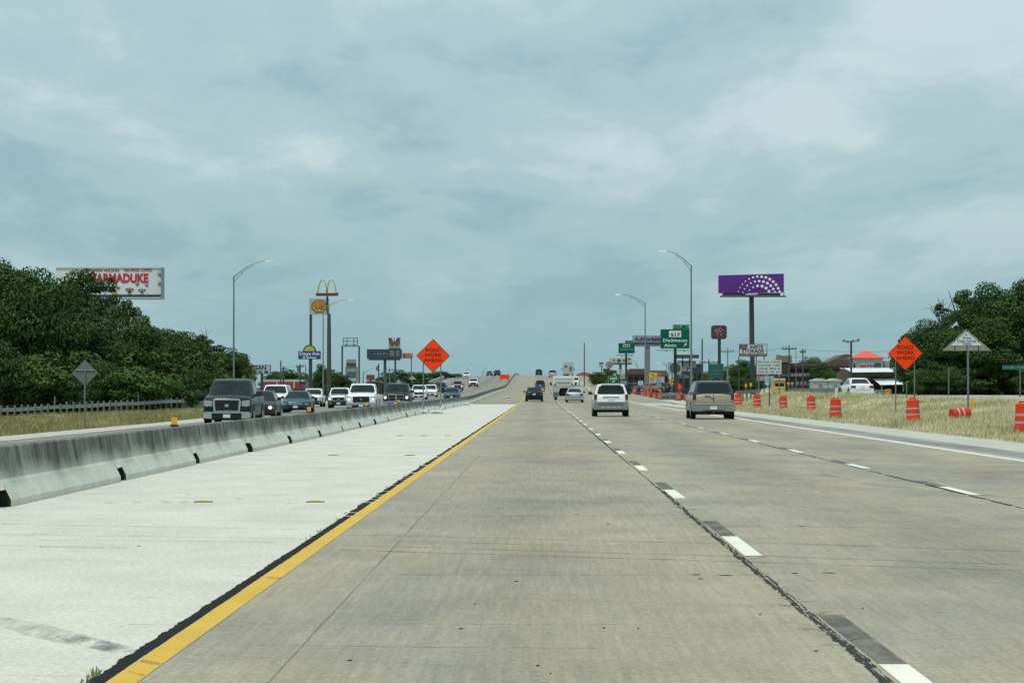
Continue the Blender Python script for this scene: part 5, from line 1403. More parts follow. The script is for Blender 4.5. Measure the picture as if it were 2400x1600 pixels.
o = MB().plate(shellpts(1.0)[::-1], -.05, -.0).build('shell_outline', M('shell_red', (.25, .035, .02), .6), t)
o = MB().plate(shellpts(.86)[::-1], -.09, -.05).build('shell_emblem', M('shell_yellow', (.56, .33, .03), .6), t)
m = MB()
for i in range(9):
    a = math.pi * (.92 - .84 * i / 8); c_ = (U(747.8), Z(727.5)); p1 = (c_[0] + px2m(4.2, d) * math.cos(a), c_[1] + px2m(4, d) * math.sin(a)); p2 = (U(747.8) + px2m(14.5, d) * math.cos(a), Z(718) + px2m(12.5, d) * math.sin(a))
    nx_, nz_ = -math.sin(a) * .06, math.cos(a) * .06
    m.plate([(p1[0] - nx_ * .5, p1[1] - nz_ * .5), (p2[0] - nx_, p2[1] - nz_), (p2[0] + nx_, p2[1] + nz_), (p1[0] + nx_ * .5, p1[1] + nz_ * .5)], -.12 - .002 * i, -.09)
m.build('rib_print', M('shell_rib', (.36, .07, .02), .6), o)

# golden arches on a tall stepped post
d = 450.0; c = P(766.5, 694, d); z0 = land_z(c.x, d)
t = thing('arches_sign', (c.x, d, z0 - .2), 'tall post topped by two yellow arches over a dark red bar', 'sign')
U = lambda x: (x - 766.5) / F * d; Z = lambda y: EYE - (y - VY) / F * d - z0 + .2
ARCH = M('arch_yellow', (.40, .34, .035), .5, 0, .12, 1)
m = MB()
def arch(x0, x1, zt):
    cx_ = (x0 + x1) / 2; n = 22
    for i in range(n):
        f0, f1 = i / n, (i + 1) / n
        def pt(f, out):
            s = 2 * f - 1; hw_ = (x1 - x0) / 2 + out; top = zt + out * 1.0; zb = Z(687)
            return (cx_ + hw_ * s, zb + (top - zb) * (1 - abs(s) ** 2.6))
        th = lambda f: px2m(1.35 + 1.5 * abs(2 * f - 1) ** 1.5, d)
        a0, a1, b1_, b0_ = pt(f0, 0), pt(f1, 0), pt(f1, -th(f1)), pt(f0, -th(f0))
        m.plate([a0, a1, b1_, b0_][::-1], -.35, .35)
arch(U(742.8), U(768), Z(656)); arch(U(764), U(789), Z(655.5))
m.build('arches', ARCH, t)
MB().plate([(U(741), Z(693.5)), (U(791), Z(693)), (U(793), Z(686.3)), (U(739.5), Z(687)), ], -.6, .6).build('name_bar', M('bar_maroon', (.16, .025, .03), .6, 0, .1, 1), t)
m = MB(); m.tube([(U(766.5), 0, Z(694)), (U(767), 0, Z(736))], .16, 8); m.build('upper_post', DARKP, t)
m = MB(); m.tube([(U(769), 0, Z(722)), (U(769), 0, Z(737))], [.12, .2], 8); m.build('sleeve', GALVD, t)
m = MB(); m.tube([(U(770.5), 0, Z(735)), (U(770.8), 0, Z(780)), (U(771), 0, 0)], [.27, .33, .38], 10); m.build('lower_post', M('brown_post', (.062, .062, .060), .7, 0, .2, .8), t)

# motel sign with half sun
d = 440.0
t, U, Z, u = rect_sign(698.5, 751, 822.5, 841.5, d, 'motel_sign', 'blue motel sign with a yellow half sun on top and white letters', 'sign', M('motel_blue', (.018, .060, .20), .5, 0, .1, 1), depth=.4, posts=(727,), pw=.52, rim=M('motel_rim', (.03, .06, .14), .5))
m = MB(); m.plate([(U(725) + px2m(15.5, d) * math.cos(math.pi * i / 16), Z(822.3) + px2m(14.5, d) * math.sin(math.pi * i / 16)) for i in range(17)], 0.02, .3); m.build('sun_disc', M('motel_dome', (.05, .10, .17), .5), t)
m = MB(); m.plate([(U(725) + px2m(12, d) * math.cos(math.pi * i / 16), Z(822.2) + px2m(11, d) * math.sin(math.pi * i / 16)) for i in range(17)], -.05, .0); m.build('sun_emblem', M('sun_yellow', (.46, .42, .07), .5, 0, .2, 2), t)
lettering('Days Inn', px2m(7.2, d), U(725), Z(831.8), -.06, PRINTW, t, .02, sx=1.30)
lettering('& Suites', px2m(5.6, d), U(725), Z(840), -.06, PRINTW, t, .02, sx=1.2)

# empty sign frame on a portal
d = 460.0; c = P(821, 899, d); z0 = land_z(c.x, d)
t = thing('empty_sign_frame', (c.x, d, z0 - .2), 'empty steel sign frame on a tall two legged portal', 'sign frame')
U = lambda x: (x - 821) / F * d; Z = lambda y: EYE - (y - VY) / F * d - z0 + .2
for x in (801.8, 841.5): MB().bx(U(x) - .13, U(x) + .13, -.13, .13, 0, Z(811)).build('leg', DARKP, t)
MB().bx(U(800.5), U(843), -.11, .11, Z(812), Z(810)).build('crossbeam', DARKP, t)
for x in (804, 813, 829, 837.5): MB().bx(U(x) - .055, U(x) + .055, -.06, .06, Z(807.8), Z(791.5)).build('upright', DARKP, t)
for y in (792, 799.5, 807.3): MB().bx(U(803), U(838.5), -.045, .045, Z(y) - .05, Z(y) + .05).build('rail', DARKP, t)
for x in (812, 829.5): MB().bx(U(x) - .1, U(x) + .1, -.08, .08, Z(810), Z(807.5)).build('stub', DARKP, t)

# multi panel pylon
d = 500.0
t, U, Z, u = rect_sign(809, 838, 859, 896, d, 'shop_pylon', 'pylon of stacked shop panels, a dark one on top of pale ones', 'sign', M('pylon_body', (.20, .23, .22), .7, 0, .15, .6), depth=.5, posts=(815, 833), pw=.3)
for x0, x1, y0, y1, col in ((811.5, 834.5, 842, 850, (.26, .22, .22)), (811.5, 834.5, 850.2, 858.8, (.055, .04, .035)), (813, 833, 864, 871, (.25, .30, .27)), (812.5, 833.5, 874.5, 884, (.055, .10, .18)), (810, 834, 886, 893, (.42, .46, .46))):
    MB().bx(U(x0), U(x1), -.12, .06, Z(y1), Z(y0)).build('panel', M('pylon_%d' % y0, col, .7, 0, .2, 1.5), t)
greek([[6]], U(813.5), U(832.5), Z(876.5), Z(882), -.13, M('pylon_print', (.20, .26, .34), .7), t)

# dark blue billboard
d = 560.0
t, U, Z, u = rect_sign(859.5, 941.5, 818, 840.5, d, 'billboard', 'dark blue billboard with faint white script, edge on the burger sign', 'billboard', M('navy_poster', (.028, .050, .085), .6, 0, .25, .6), depth=.6, posts=(902,), pw=.46 * 1.2, pmat=M('teal_post', (.05, .10, .11), .6))
MB().bx(U(864), U(938), -.5, .2, Z(844), Z(840.4)).build('catwalk', DARKP, t)
MB().bx(U(913), U(936.5), -.04, 0, Z(834.5), Z(821)).build('picture_patch', M('grey_patch', (.13, .16, .16), .7, 0, .5, 1.2), t)
greek([[1, 1, 1, 1, 1]], U(872), U(914), Z(824), Z(834), -.04, M('poster_print', (.20, .24, .30), .7), t)
greek([[16]], U(869), U(935), Z(835.5), Z(839), -.04, M('poster_print2', (.10, .13, .17), .7), t)

# W sign
d = 520.0
t, U, Z, u = rect_sign(910.5, 938, 803, 815.5, d, 'burger_sign', 'square sign whose top is a big faded red letter W', 'sign', M('w_panel', (.26, .32, .30), .6, 0, .12, 1), depth=.4, posts=(926,), pw=.34, pmat=M('navy_post', (.02, .05, .10), .6))
Wp = [(910, 791), (917.5, 791), (921.5, 800), (924, 796.5), (926.5, 800), (930.5, 791), (938, 791), (937.5, 802), (931, 811), (928.5, 811), (924.3, 804.5), (920.5, 811), (918, 811), (911, 802)]
MB().plate([(U(a), Z(b)) for a, b in Wp][::-1], -.08, .3).build('emblem', M('w_red', (.17, .055, .060), .6, 0, .15, 1.5), t)
MB().plate([(U(922.5), Z(796)), (U(924), Z(790)), (U(925.5), Z(796))][::-1], .0, .2).build('spike', DARKP, t)
MB().bx(U(910.5), U(938), -.05, .4, Z(818), Z(815.6)).build('lower_trim', DARKP, t)

# small burger sign
d = 600.0
t, U, Z, u = rect_sign(943, 967.5, 827, 839.5, d, 'burger_sign', 'small orange and cream sign peeping out beside the dark blue billboard', 'sign', M('cream_panel', (.36, .30, .22), .6, 0, .1, 1), posts=(964,), pw=.24, pmat=GALVD, rim=GALVD)
MB().disc(U(957.5), Z(833.3), px2m(7.5, d), -.12, -.03, 16, px2m(5.2, d)).build('emblem', M('bun_orange', (.42, .15, .03), .6, 0, .3, 2), t)
MB().bx(U(944), U(949.5), -.09, -.03, Z(838.5), Z(828.5)).build('side_patch', M('patch_maroon', (.20, .04, .05), .6), t)
# small red sign, long dark roof
d = 560.0
t, U, Z, u = rect_sign(858.5, 877.5, 878, 890.5, d, 'shop_sign', 'small dark red shop sign above the long dark roofs', 'sign', M('shop_red', (.20, .022, .022), .6, 0, .25, 1.5), posts=(868,), pw=.3, rim=M('shop_rim', (.12, .10, .10), .6))
MB().plate([(U(861), Z(888)), (U(874), Z(885)), (U(875), Z(883)), (U(862), Z(885))], -.06, -.03).build('stripe', M('stripe_or', (.36, .08, .04), .6), t)
def block(x0, x1, y0, y1, d, depth, name, label, mat, roofmat=None, cat='building', roof_h=0, windows=0, winmat=None, z0=None, group=None, band=None):
    a, b = P(x0, y1, d), P(x1, y0, d); X = (a.x + b.x) / 2; zb = min(land_z(X, d), a.z) if z0 is None else z0
    t = thing(name, (X, d, zb - .3), label, cat, group); w = (b.x - a.x) / 2; H = b.z - zb + .3
    MB().bx(-w, w, 0, depth, 0, H - (roof_h or .15)).build('wall', mat, t)
    if roof_h: MB().plate([(-w - .3, H - roof_h), (w + .3, H - roof_h), (w * .80, H), (-w * .80, H)], -.4, depth + .4).build('roof', roofmat or GALVD, t)
    else: MB().bx(-w - .12, w + .12, -.12, depth + .12, H - .148, H).build('roof', roofmat or GALVD, t)
    if windows:
        for i in range(windows):
            xa = -w + 2 * w * (i + .14) / windows; xb = -w + 2 * w * (i + .86) / windows
            fr = MB().bx(xa, xb, -.05, .01, H * .30, H * .72).build('window', winmat or mat_gap, t)
    U = lambda x: (x - VX) / F * d - X; Z = lambda y: EYE - (y - VY) / F * d - zb + .3
    return t, U, Z
DB = M('dark_building', (.060, .062, .066), .8, 0, .25, .4); GB = M('grey_building', (.13, .135, .135), .8, 0, .25, .4); RB = M('dull_red_wall', (.075, .034, .034), .8, 0, .2, .4)
block(858, 890, 892, 912, 600, 8, 'shop_building', 'long low building with a dark red wall under the small red sign', RB, GB, roof_h=.35, windows=3)
block(886, 926, 887, 912, 640, 9, 'shop_building', 'dark low building under the two billboard posts', DB, GALVD, roof_h=.5, windows=4)
block(845, 859, 898, 914, 560, 5, 'shop_building', 'narrow grey building beside the empty sign frame leg', GB)
block(752, 800, 893, 914, 640, 8, 'shop_building', 'low dark building behind the trees at the arches post', DB, windows=4)

# ---------------- exit side
def guide_sign(x0, x1, y0, y1, d, xp, label, tab, lines, pole_w=.36, walk=True, big=True):
    t, U, Z, u = rect_sign(x0, x1, y0, y1, d, 'guide_sign', label, 'road sign', SGREEN, depth=.12, posts=(xp,), pw=pole_w, pmat=M('brown_steel_post', (.040, .040, .036), .7, .2, .2, .8), group='big green exit signs')
    w = px2m((x1 - x0) / 2, d)
    if tab: MB().bx(U(tab[0]), U(tab[1]), -.0, .1, Z(tab[3]), Z(tab[2])).build('exit_tab', SGREEN, t)
    if walk:
        wk = MB(); wk.bx(U(x0 - 9 * (x1 - x0) / 68), U(x1 - 2), -1.0, -.1, Z(y1 + 5.2), Z(y1 + 4.0)); 
        for f in (.2, .8): wk.bx(U(lerp(x0, x1, f)) - .1, U(lerp(x0, x1, f)) + .1, -1.05, -.05, Z(y1 + 6.8), Z(y1 + 5.2))
        wk.build('catwalk', DARKP, t)
    return t, U, Z
d = 350.0
t, U, Z = guide_sign(1548, 1616, 771.5, 816.5, d, 1582.5, 'large green exit sign for two towns with an up arrow, next to the tall lamp', (1577, 1615.5, 761, 771.3), None)
lettering('EXIT  19', px2m(5.6, d), U(1596.5), Z(768.8), -.02, PRINTG, t, .01, sx=1.35)
for x in (1611.5,): pass
MB().bx(U(1568), U(1596.5), -.03, -.0, Z(790), Z(775)).build('route_shield', SWHITE, t)
lettering('517', px2m(7.5, d), U(1582.5), Z(788), -.045, INK, t, .03, sx=1.35)
lettering('Dickinson', px2m(7, d), U(1582), Z(800.8), -.03, PRINTW, t, .018, sx=1.42)
lettering('Alvin', px2m(7, d), U(1571), Z(812.6), -.03, PRINTW, t, .018, sx=1.42)
MB().plate([(U(1601.5), Z(811)), (U(1606), Z(806.5)), (U(1603.2), Z(805.5)), (U(1609.5), Z(803.5)), (U(1608.5), Z(810)), (U(1607.2), Z(807.8)), (U(1602.6), Z(812.2))], -.03, -.0).build('arrow', PRINTW, t)
d = 470.0
t, U, Z = guide_sign(1449.5, 1487.5, 803.8, 828, d, 1467.5, 'smaller green exit sign farther on, in front of the affordable sign', (1465, 1484, 797.6, 803.6), None, .34)
lettering('EXIT 20', px2m(3, d), U(1474.5), Z(802), -.02, PRINTG, t, .01, sx=1.3)
MB().bx(U(1460), U(1476.5), -.03, 0, Z(814), Z(806.5)).build('route_shield', M('shield_dim', (.34, .42, .39), .6), t)
lettering('646', px2m(4.6, d), U(1468.3), Z(812.7), -.045, INKF, t, .02, sx=1.3)
lettering('Santa Fe', px2m(4.2, d), U(1468.5), Z(820.5), -.03, PRINTG, t, .01, sx=1.5)
d = 420.0
t, U, Z, u = rect_sign(1425, 1450, 881.5, 899, d, 'gore_sign', 'small green exit sign with a slanting arrow above the white suv', 'road sign', SGREEN, depth=.08, posts=(1432, 1444), pw=.12, pmat=GALVD, rim=M('sign_edge', (.30, .42, .38), .5))
lettering('EXIT', px2m(4.6, d), U(1437.8), Z(889.2), -.06, PRINTW, t, .03, sx=1.25)
MB().plate([(U(1433), Z(895.8)), (U(1436), Z(893.2)), (U(1442), Z(890.8)), (U(1441), Z(893.8)), (U(1436.5), Z(895.2))], -.055, -.03).build('arrow', PRINTW, t)
tb = MB().bx(U(1434.8), U(1446), 0, .08, Z(881.3), Z(873.8)).build('exit_tab', M('tab_green', (.02, .12, .085), .5), t)
lettering('19', px2m(4.8, d), U(1440.4), Z(880), -.02, PRINTW, tb, .02)
# affordable sign
d = 520.0
t, U, Z, u = rect_sign(1482.5, 1549, 786, 811.5, d, 'shop_sign', 'wide grey sign reading affordable, behind a street lamp', 'sign', M('afford_grey', (.23, .26, .32), .6, 0, .12, .8), depth=.5, posts=(1518.5,), pw=.85, pmat=GALVD, rim=M('afford_rim', (.16, .20, .21), .6))
lettering('A-Affordable', px2m(9, d), U(1519), Z(798.5), -.06, M('navy_ink', (.030, .036, .085), .6), t, .05, sx=.92)
MB().bx(U(1485), U(1548), -.05, -.03, Z(807.5), Z(801.5)).build('dark_band', M('navy_band', (.035, .045, .070), .6, 0, .2, 1), t)
MB().bx(U(1485), U(1548), -.06, -.03, Z(811), Z(808)).build('grey_band', M('afford_band', (.12, .15, .15), .6), t)
# yellow and white billboard, oval sign, small dark-topped sign
d = 640.0
t, U, Z, u = rect_sign(1429, 1481.5, 838, 850.5, d, 'billboard', 'pale yellow and white billboard with a purple spot, behind the smaller green sign', 'billboard', M('cream_poster', (.44, .47, .38), .6, 0, .12, .6), depth=.6, posts=(1454,), pw=.6, pmat=GALVD)
MB().bx(U(1429), U(1456), -.04, 0, Z(841.5), Z(838)).build('yellow_band', M('lemon', (.50, .52, .25), .6), t)
MB().disc(U(1450.5), Z(844.5), px2m(4, d), -.08, -.04, 14).build('purple_spot', M('plum_spot', (.12, .04, .09), .6), t)
MB().disc(U(1474.5), Z(840.6), px2m(2.6, d), -.08, -.04, 12).build('green_spot', M('green_spot', (.05, .08, .05), .6), t)
greek([[5]], U(1431), U(1447), Z(841.5), Z(847), -.06, INKF, t)
MB().bx(U(1459), U(1466), -.06, -.02, Z(845.6), Z(843)).build('dark_spot', INKF, t)
MB().bx(U(1432), U(1481), -.8, .2, Z(854), Z(850.6)).build('catwalk', DARKP, t)
d = 600.0
t, U, Z, u = rect_sign(1419, 1437, 847, 861.5, d, 'oval_sign', 'oval red and white sign on the exit slope', 'sign', None, posts=())
MB().disc(U(1428), Z(854.3), px2m(9, d), 0, .3, 20, px2m(7.6, d)).build('panel', M('oval_rim', (.15, .16, .16), .6), t)
MB().disc(U(1428), Z(854.3), px2m(8, d), -.04, 0, 20, px2m(6.2, d)).build('face', M('oval_pink', (.30, .22, .25), .6, 0, .3, 1.5), t)
greek([[4], [5]], U(1422), U(1434), Z(850), Z(858), -.06, M('oval_red', (.25, .06, .07), .6), t)
post(t, 0, 0, Z(861), .3, .1, GALVD)
t, U, Z, u = rect_sign(1404.5, 1414, 849, 861, d, 'shop_sign', 'small pale sign with a dark top edge on the exit slope', 'sign', M('small_pale', (.30, .36, .38), .6, 0, .15, 1), posts=(1410,), pw=.2)
MB().bx(U(1404), U(1414.5), -.05, .3, Z(851.3), Z(849)).build('cap', DARKP, t)
# pale announcement boards
d = 500.0
t, U, Z, u = rect_sign(1445.5, 1463, 866, 877, d, 'board_sign', 'pale lettered board on the slope behind the small green exit sign', 'sign', M('board_pale', (.40, .46, .45), .6, 0, .1, 1), posts=(1457,), pw=.25, pmat=GALVD)
greek([[3, 2], [4], [3]], U(1447), U(1462), Z(867), Z(876.5), -.04, INKF, t)
MB().bx(U(1453), U(1467), .0, .2, Z(888), Z(877.5)).build('lower_panel', M('board_grey', (.24, .28, .28), .6, 0, .3, 1), t)
t, U, Z, u = rect_sign(1454, 1468.5, 892, 901.5, 380, 'board_sign', 'low grey sign board between the small green exit sign and the drums', 'sign', M('board_dim', (.20, .25, .25), .6, 0, .2, 1), posts=(1461,), pw=.12)
# storefronts, far wall colours tinted bluish to stand in for haze
block(1471, 1514, 864, 925, 560, 10, 'shop_building', 'dark shop front with a dull red roof behind the first drums', DB, M('roof_redbrown', (.10, .05, .055), .8), roof_h=1.1, windows=3)
block(1512, 1566, 868, 925, 600, 10, 'shop_building', 'dark green and black shop behind the yellow board', M('green_black_wall', (.035, .055, .055), .8, 0, .25, .5), M('olive_roof', (.09, .10, .06), .8), roof_h=1.2, windows=3)
block(1587, 1648, 852, 925, 560, 10, 'shop_building', 'dark blue shop building behind the stacked shop signs', M('blue_black_wall', (.025, .040, .055), .8, 0, .25, .5), GALVD, windows=4)
block(1648, 1702, 870, 925, 600, 9, 'shop_building', 'low dark building behind the small green board', DB, GB, roof_h=.6, windows=3)
# parked car row by the storefronts
for i, (x, d, col, lb) in enumerate(((1487, 470, BLU, 'blue parked car in front of the dark shop front'), (1531, 455, GRY, 'grey parked car behind the tilted orange panel'), (1557, 460, BLK, 'dark parked car below the yellow board'))):
    X = (x - VX) / F * d; vehicle('parked_car', lb, 'car', 'cars parked at the shop fronts', (X, d, .9), False, 'suv', 1.8, 1.6, 4.4, col, detail=1, yaw=.5)
# yellow board
d = 430.0
t, U, Z, u = rect_sign(1521.5, 1540, 872.8, 881.5, d, 'shop_sign', 'yellow board with a red end panel and a white notice below it', 'sign', M('board_yellow', (.58, .37, .03), .55, 0, .12, 1), posts=(1526, 1550), pw=.2)
greek([[5]], U(1523), U(1538), Z(874), Z(880.5), -.04, M('board_brown', (.20, .11, .02), .6), t)
MB().bx(U(1540), U(1550.5), 0, .2, Z(880.5), Z(873.5)).build('end_panel', M('end_red', (.52, .05, .03), .55), t)
lp = MB().bx(U(1521.5), U(1530.5), .0, .2, Z(897.5), Z(881.6)).build('lower_panel', M('board_yellow', (0, 0, 0)), t)
MB().plate([(U(1524), Z(891)), (U(1527), Z(888)), (U(1524), Z(885)), (U(1525.6), Z(884)), (U(1529.5), Z(888)), (U(1525.6), Z(892))], -.03, 0).build('arrow', M('board_brown', (0, 0, 0)), lp)
wp = MB().bx(U(1531.5), U(1557), -.05, .15, Z(896), Z(882.5)).build('notice_panel', M('notice_pale', (.36, .38, .36), .6, 0, .2, 1.5), t)
greek([[4, 2], [5], [3, 2]], U(1533), U(1555), Z(883.5), Z(895), -.08, INKF, wp)
# small plates near the drums
def plate_sign(x0, x1, y0, y1, d, name, label, mat, yb=None, rows=None, ink=None, pole=True, group=None, shape='rect', cat='road sign'):
    t, U, Z, u = rect_sign(x0, x1, y0, y1, d, name, label, cat, mat if shape == 'rect' else None, depth=.03, posts=((x0 + x1) / 2,) if pole else (), pw=.07, pmat=GALVD, group=group)
    if shape == 'dia':
        cx_, cy_ = (x0 + x1) / 2, (y0 + y1) / 2
        MB().plate([(U(cx_), Z(y1)), (U(x1), Z(cy_)), (U(cx_), Z(y0)), (U(x0), Z(cy_))], 0, .03).build('panel', mat, t)
    if rows: greek(rows, U(x0 + (x1 - x0) * .12), U(x1 - (x1 - x0) * .12), Z(y0 + (y1 - y0) * .08), Z(y1 - (y1 - y0) * .08), -.03, ink or INKF, t)
    return t, U, Z
plate_sign(1495.5, 1507, 892, 902, 400, 'plate_sign', 'small square white plate above the first drums', M('plate_lilac', (.46, .47, .52), .5, 0, .15, 2), rows=[[2], [2]])
plate_sign(1539.5, 1550, 898, 907.5, 400, 'plate_sign', 'small pale plate under the white notice', M('plate_dim', (.24, .28, .28), .5, 0, .2, 2), rows=[[2], [3]])
t, U, Z = plate_sign(1567, 1582.5, 886, 903, 395, 'warning_sign', 'yellow warning diamond with black figures, near the shop signs', YEL, shape='dia')
MB().bx(U(1571), U(1580), 0, .03, Z(889.5), Z(886)).build('top_plate', YEL, t)
for x in (1572.5, 1577): MB().plate([(U(x - 1.6), Z(892.5)), (U(x + 1), Z(890.5)), (U(x + 2), Z(896)), (U(x + .5), Z(899))], -.03, -.0).build('figure', INK, t)
t, U, Z = plate_sign(1515.5, 1527, 906, 921, 380, 'arrow_panel', 'orange arrow panel standing on top of the drum line', M('panel_orange', (.80, .085, .035), .5, 0, .08, 2))
MB().plate([(U(1523.5), Z(919)), (U(1518.5), Z(913.5)), (U(1523.5), Z(908)), (U(1525.5), Z(908)), (U(1521.5), Z(913.5)), (U(1525.5), Z(919))][::-1], -.03, -.0).build('arrow', M('red_ink', (0, 0, 0)), t)
t, U, Z = plate_sign(1539, 1552, 909, 921, 372, 'arrow_panel', 'tilted pink orange panel leaning over a drum', None, pole=False, shape='none')
MB().plate([(U(1540), Z(909)), (U(1545), Z(910)), (U(1552.5), Z(921)), (U(1546), Z(923))][::-1], 0, .03).build('panel', M('panel_pink', (.66, .13, .10), .5, 0, .1, 2), t)
MB().plate([(U(1547), 0), (U(1550), 0), (U(1550), Z(920)), (U(1547), Z(920))], .03, .08).build('post', GALVD, t)
t, U, Z = plate_sign(1588, 1599, 898, 914, 345, 'warning_sign', 'orange rhomb sign half folded above the lone drum', None, shape='none', pole=True)
MB().plate([(U(1588.5), Z(910)), (U(1591), Z(914)), (U(1598), Z(907)), (U(1594), Z(899)), (U(1589), Z(898))][::-1], 0, .03).build('panel', ORANGE, t)
# drums' low dark band: concrete traffic barrier along the exit
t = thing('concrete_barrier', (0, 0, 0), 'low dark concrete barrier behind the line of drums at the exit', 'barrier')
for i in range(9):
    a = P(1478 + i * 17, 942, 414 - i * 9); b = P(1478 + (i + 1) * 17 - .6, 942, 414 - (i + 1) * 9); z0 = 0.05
    MB().plate([(0, 0), (1, 0), (1, .9), (0, .9)], 0, .3).add([], []).build('barrier_section', M('dark_concrete', (.055, .062, .060), .9, 0, .3, 2), t)  # sections in one dark grey concrete tone
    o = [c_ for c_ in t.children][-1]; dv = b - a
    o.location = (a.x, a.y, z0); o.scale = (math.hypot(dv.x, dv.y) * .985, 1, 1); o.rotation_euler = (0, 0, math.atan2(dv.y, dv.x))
# pale low wall and guard rail pieces behind
def rail(p0, p1, h, label, n=6, mat=GALV, conc=False):
    t = thing('guard_rail', p0, label, 'guard rail'); dv = p1 - p0
    if conc: MB().bar((0, 0, h * .5), (dv.x, dv.y, dv.z + h * .5), .25, h).build('wall', mat, t)
    else:
        MB().bar((0, 0, h - .12), (dv.x, dv.y, dv.z + h - .12), .06, .30).build('rail', mat, t)
        for i in range(n):
            q = dv * ((i + .5) / n); MB().bx(q.x - .08, q.x + .08, q.y + .04, q.y + .2, q.z - .5, q.z + h).build('post', mat, t)
    return t
rail(P(1726, 932, 250), P(1782, 928, 262), .62, 'bright guard rail between the brown suv and the small speed plate')
rail(P(1545, 934, 360), P(1612, 930, 330), .60, 'pale guard rail behind the drums at the exit')
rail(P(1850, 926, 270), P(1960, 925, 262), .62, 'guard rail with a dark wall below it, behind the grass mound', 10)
rail(P(1855, 935, 272), P(1962, 936, 263), .9, 'dark low wall under the guard rail behind the grass mound', conc=True, mat=M('dark_low_wall', (.05, .06, .055), .9, 0, .3, 1.5))  # low wall in its own dark colour
rail(P(2044, 933, 225), P(2076, 933, 222), .66, 'short guard rail end by the striped marker')
# striped object marker
d = 220.0
t, U, Z, u = rect_sign(2073, 2087.5, 911, 929.5, d, 'object_marker', 'black and yellow striped marker at the guard rail end', 'road sign', M('marker_dark', (.04, .035, .025), .5), depth=.04, posts=(2080,), pw=.1)
for i in range(4):
    x0_, z0_ = U(2073), Z(929); wd = U(2087.5) - x0_; hh = Z(911) - z0_
    a = i * hh / 3.2 - .12
    pts = [(x0_, min(max(z0_ + a, z0_), z0_ + hh)), (x0_ + wd, min(max(z0_ + a + wd * .8, z0_), z0_ + hh)), (x0_ + wd, min(max(z0_ + a + wd * .8 + .09, z0_), z0_ + hh)), (x0_, min(max(z0_ + a + .09, z0_), z0_ + hh))]
    if abs(pts[1][1] - pts[2][1]) > .01 or abs(pts[0][1] - pts[3][1]) > .01: MB().plate(pts, -.012, 0).build('stripe', YEL, t)
# purple billboard
d = 420.0
t, U, Z, u = rect_sign(1684, 1837, 644, 687, d, 'billboard', 'purple billboard with arcs of white dots on a tall post', 'billboard', None)
BD = MB().plate([(U(1684), Z(687.2)), (U(1837), Z(685)), (U(1837), Z(641.2)), (U(1684), Z(645.2))][::-1], 0, .6).build('panel', M('poster_purple', (.100, .020, .215), .9, 0, .04, .6), t)
DW = M('dot_white', (.80, .80, .80), .6, 0, .02, 1)
dots = [(787, 697, 18), (838, 580, 18), (910, 472, 20), (1005, 383, 20), (1117, 310, 25), (1240, 262, 30), (1370, 238, 36), (1502, 242, 41), (1630, 265, 41), (1750, 318, 42), (1855, 393, 42), (1942, 485, 42), (2008, 595, 41), (2050, 700, 38),
        (925, 728, 22), (978, 618, 20), (1062, 516, 24), (1170, 440, 27), (1295, 390, 31), (1426, 377, 38), (1556, 392, 42), (1677, 440, 44), (1781, 517, 43), (1857, 620, 40), (1905, 708, 30),
        (1130, 652, 21), (1240, 564, 27), (1374, 522, 40), (1514, 530, 44), (1637, 590, 46), (1727, 688, 44)]
m = MB()
dm = None
for x, y, r in dots:
    xx, yy, rr = 1670 + x * 180 / 2352, 630 + y * 70 / 915, r * 180 / 2352
    o = MB().disc(U(xx), Z(yy), px2m(rr, d), -.03, -.0, 14).build('dot', DW, BD)
MB().bx(U(1693), U(1829), .05, .5, Z(692.5), Z(686.3)).build('apron', M('apron_dark', (.030, .036, .032), .7, 0, .2, 1), t)
MB().bx(U(1687), U(1841), -1.2, .0, Z(696.5), Z(693.6)).build('catwalk', DARKP, t)
for x in (1693, 1836): MB().bx(U(x) - .06, U(x) + .06, -.6, -.5, Z(696), Z(684)).build('bracket', GALVD, t)
TG = MB().plate([(U(1744.5), Z(692.5)), (U(1774), Z(692)), (U(1776.5), Z(686.6)), (U(1745.5), Z(688))][::-1], -1.3, -1.22).build('name_tag', M('tag_purple', (.30, .12, .40), .6), t)
lettering('metroPCS', px2m(3.8, d), U(1760), Z(691.2), -1.32, PRINTW, TG, .03, sx=1.05, shear=.25)
m = MB(); m.tube([(U(1762), .3, Z(693)), (U(1764), .3, 0)], [.33, .37], 12); m.build('post', M('navy_steel', (.025, .042, .048), .6, 0, .2, .6), t)
MB().bx(U(1755.5), U(1758), .1, .25, Z(806), Z(696)).build('ladder', GALV, t)
# maroon rounded sign
d = 400.0
t, U, Z, u = rect_sign(1667, 1703, 762.5, 794.5, d, 'shop_sign', 'maroon sign with rounded corners and cream script on a black post', 'sign', None, posts=())
def rrect(x0, x1, z0, z1, r): return [(cx_ + r * math.cos(a0 + k_ * math.pi / 8), cz + r * math.sin(a0 + k_ * math.pi / 8)) for cx_, cz, a0 in ((x1 - r, z0 + r, -math.pi / 2), (x1 - r, z1 - r, 0), (x0 + r, z1 - r, math.pi / 2), (x0 + r, z0 + r, math.pi)) for k_ in range(5)]
MB().plate(rrect(U(1666.8), U(1703.2), Z(794.6), Z(762.3), .38), 0, .5).build('frame', M('dark_rim', (.022, .028, .032), .6), t)
MB().plate(rrect(U(1669), U(1700.8), Z(792.6), Z(764.5), .3), -.04, -.0).build('panel', M('maroon', (.070, .022, .030), .55, 0, .15, 1.5), t)
CR = M('cream_script', (.20, .205, .18), .6, 0, .2, 4)
m = MB()
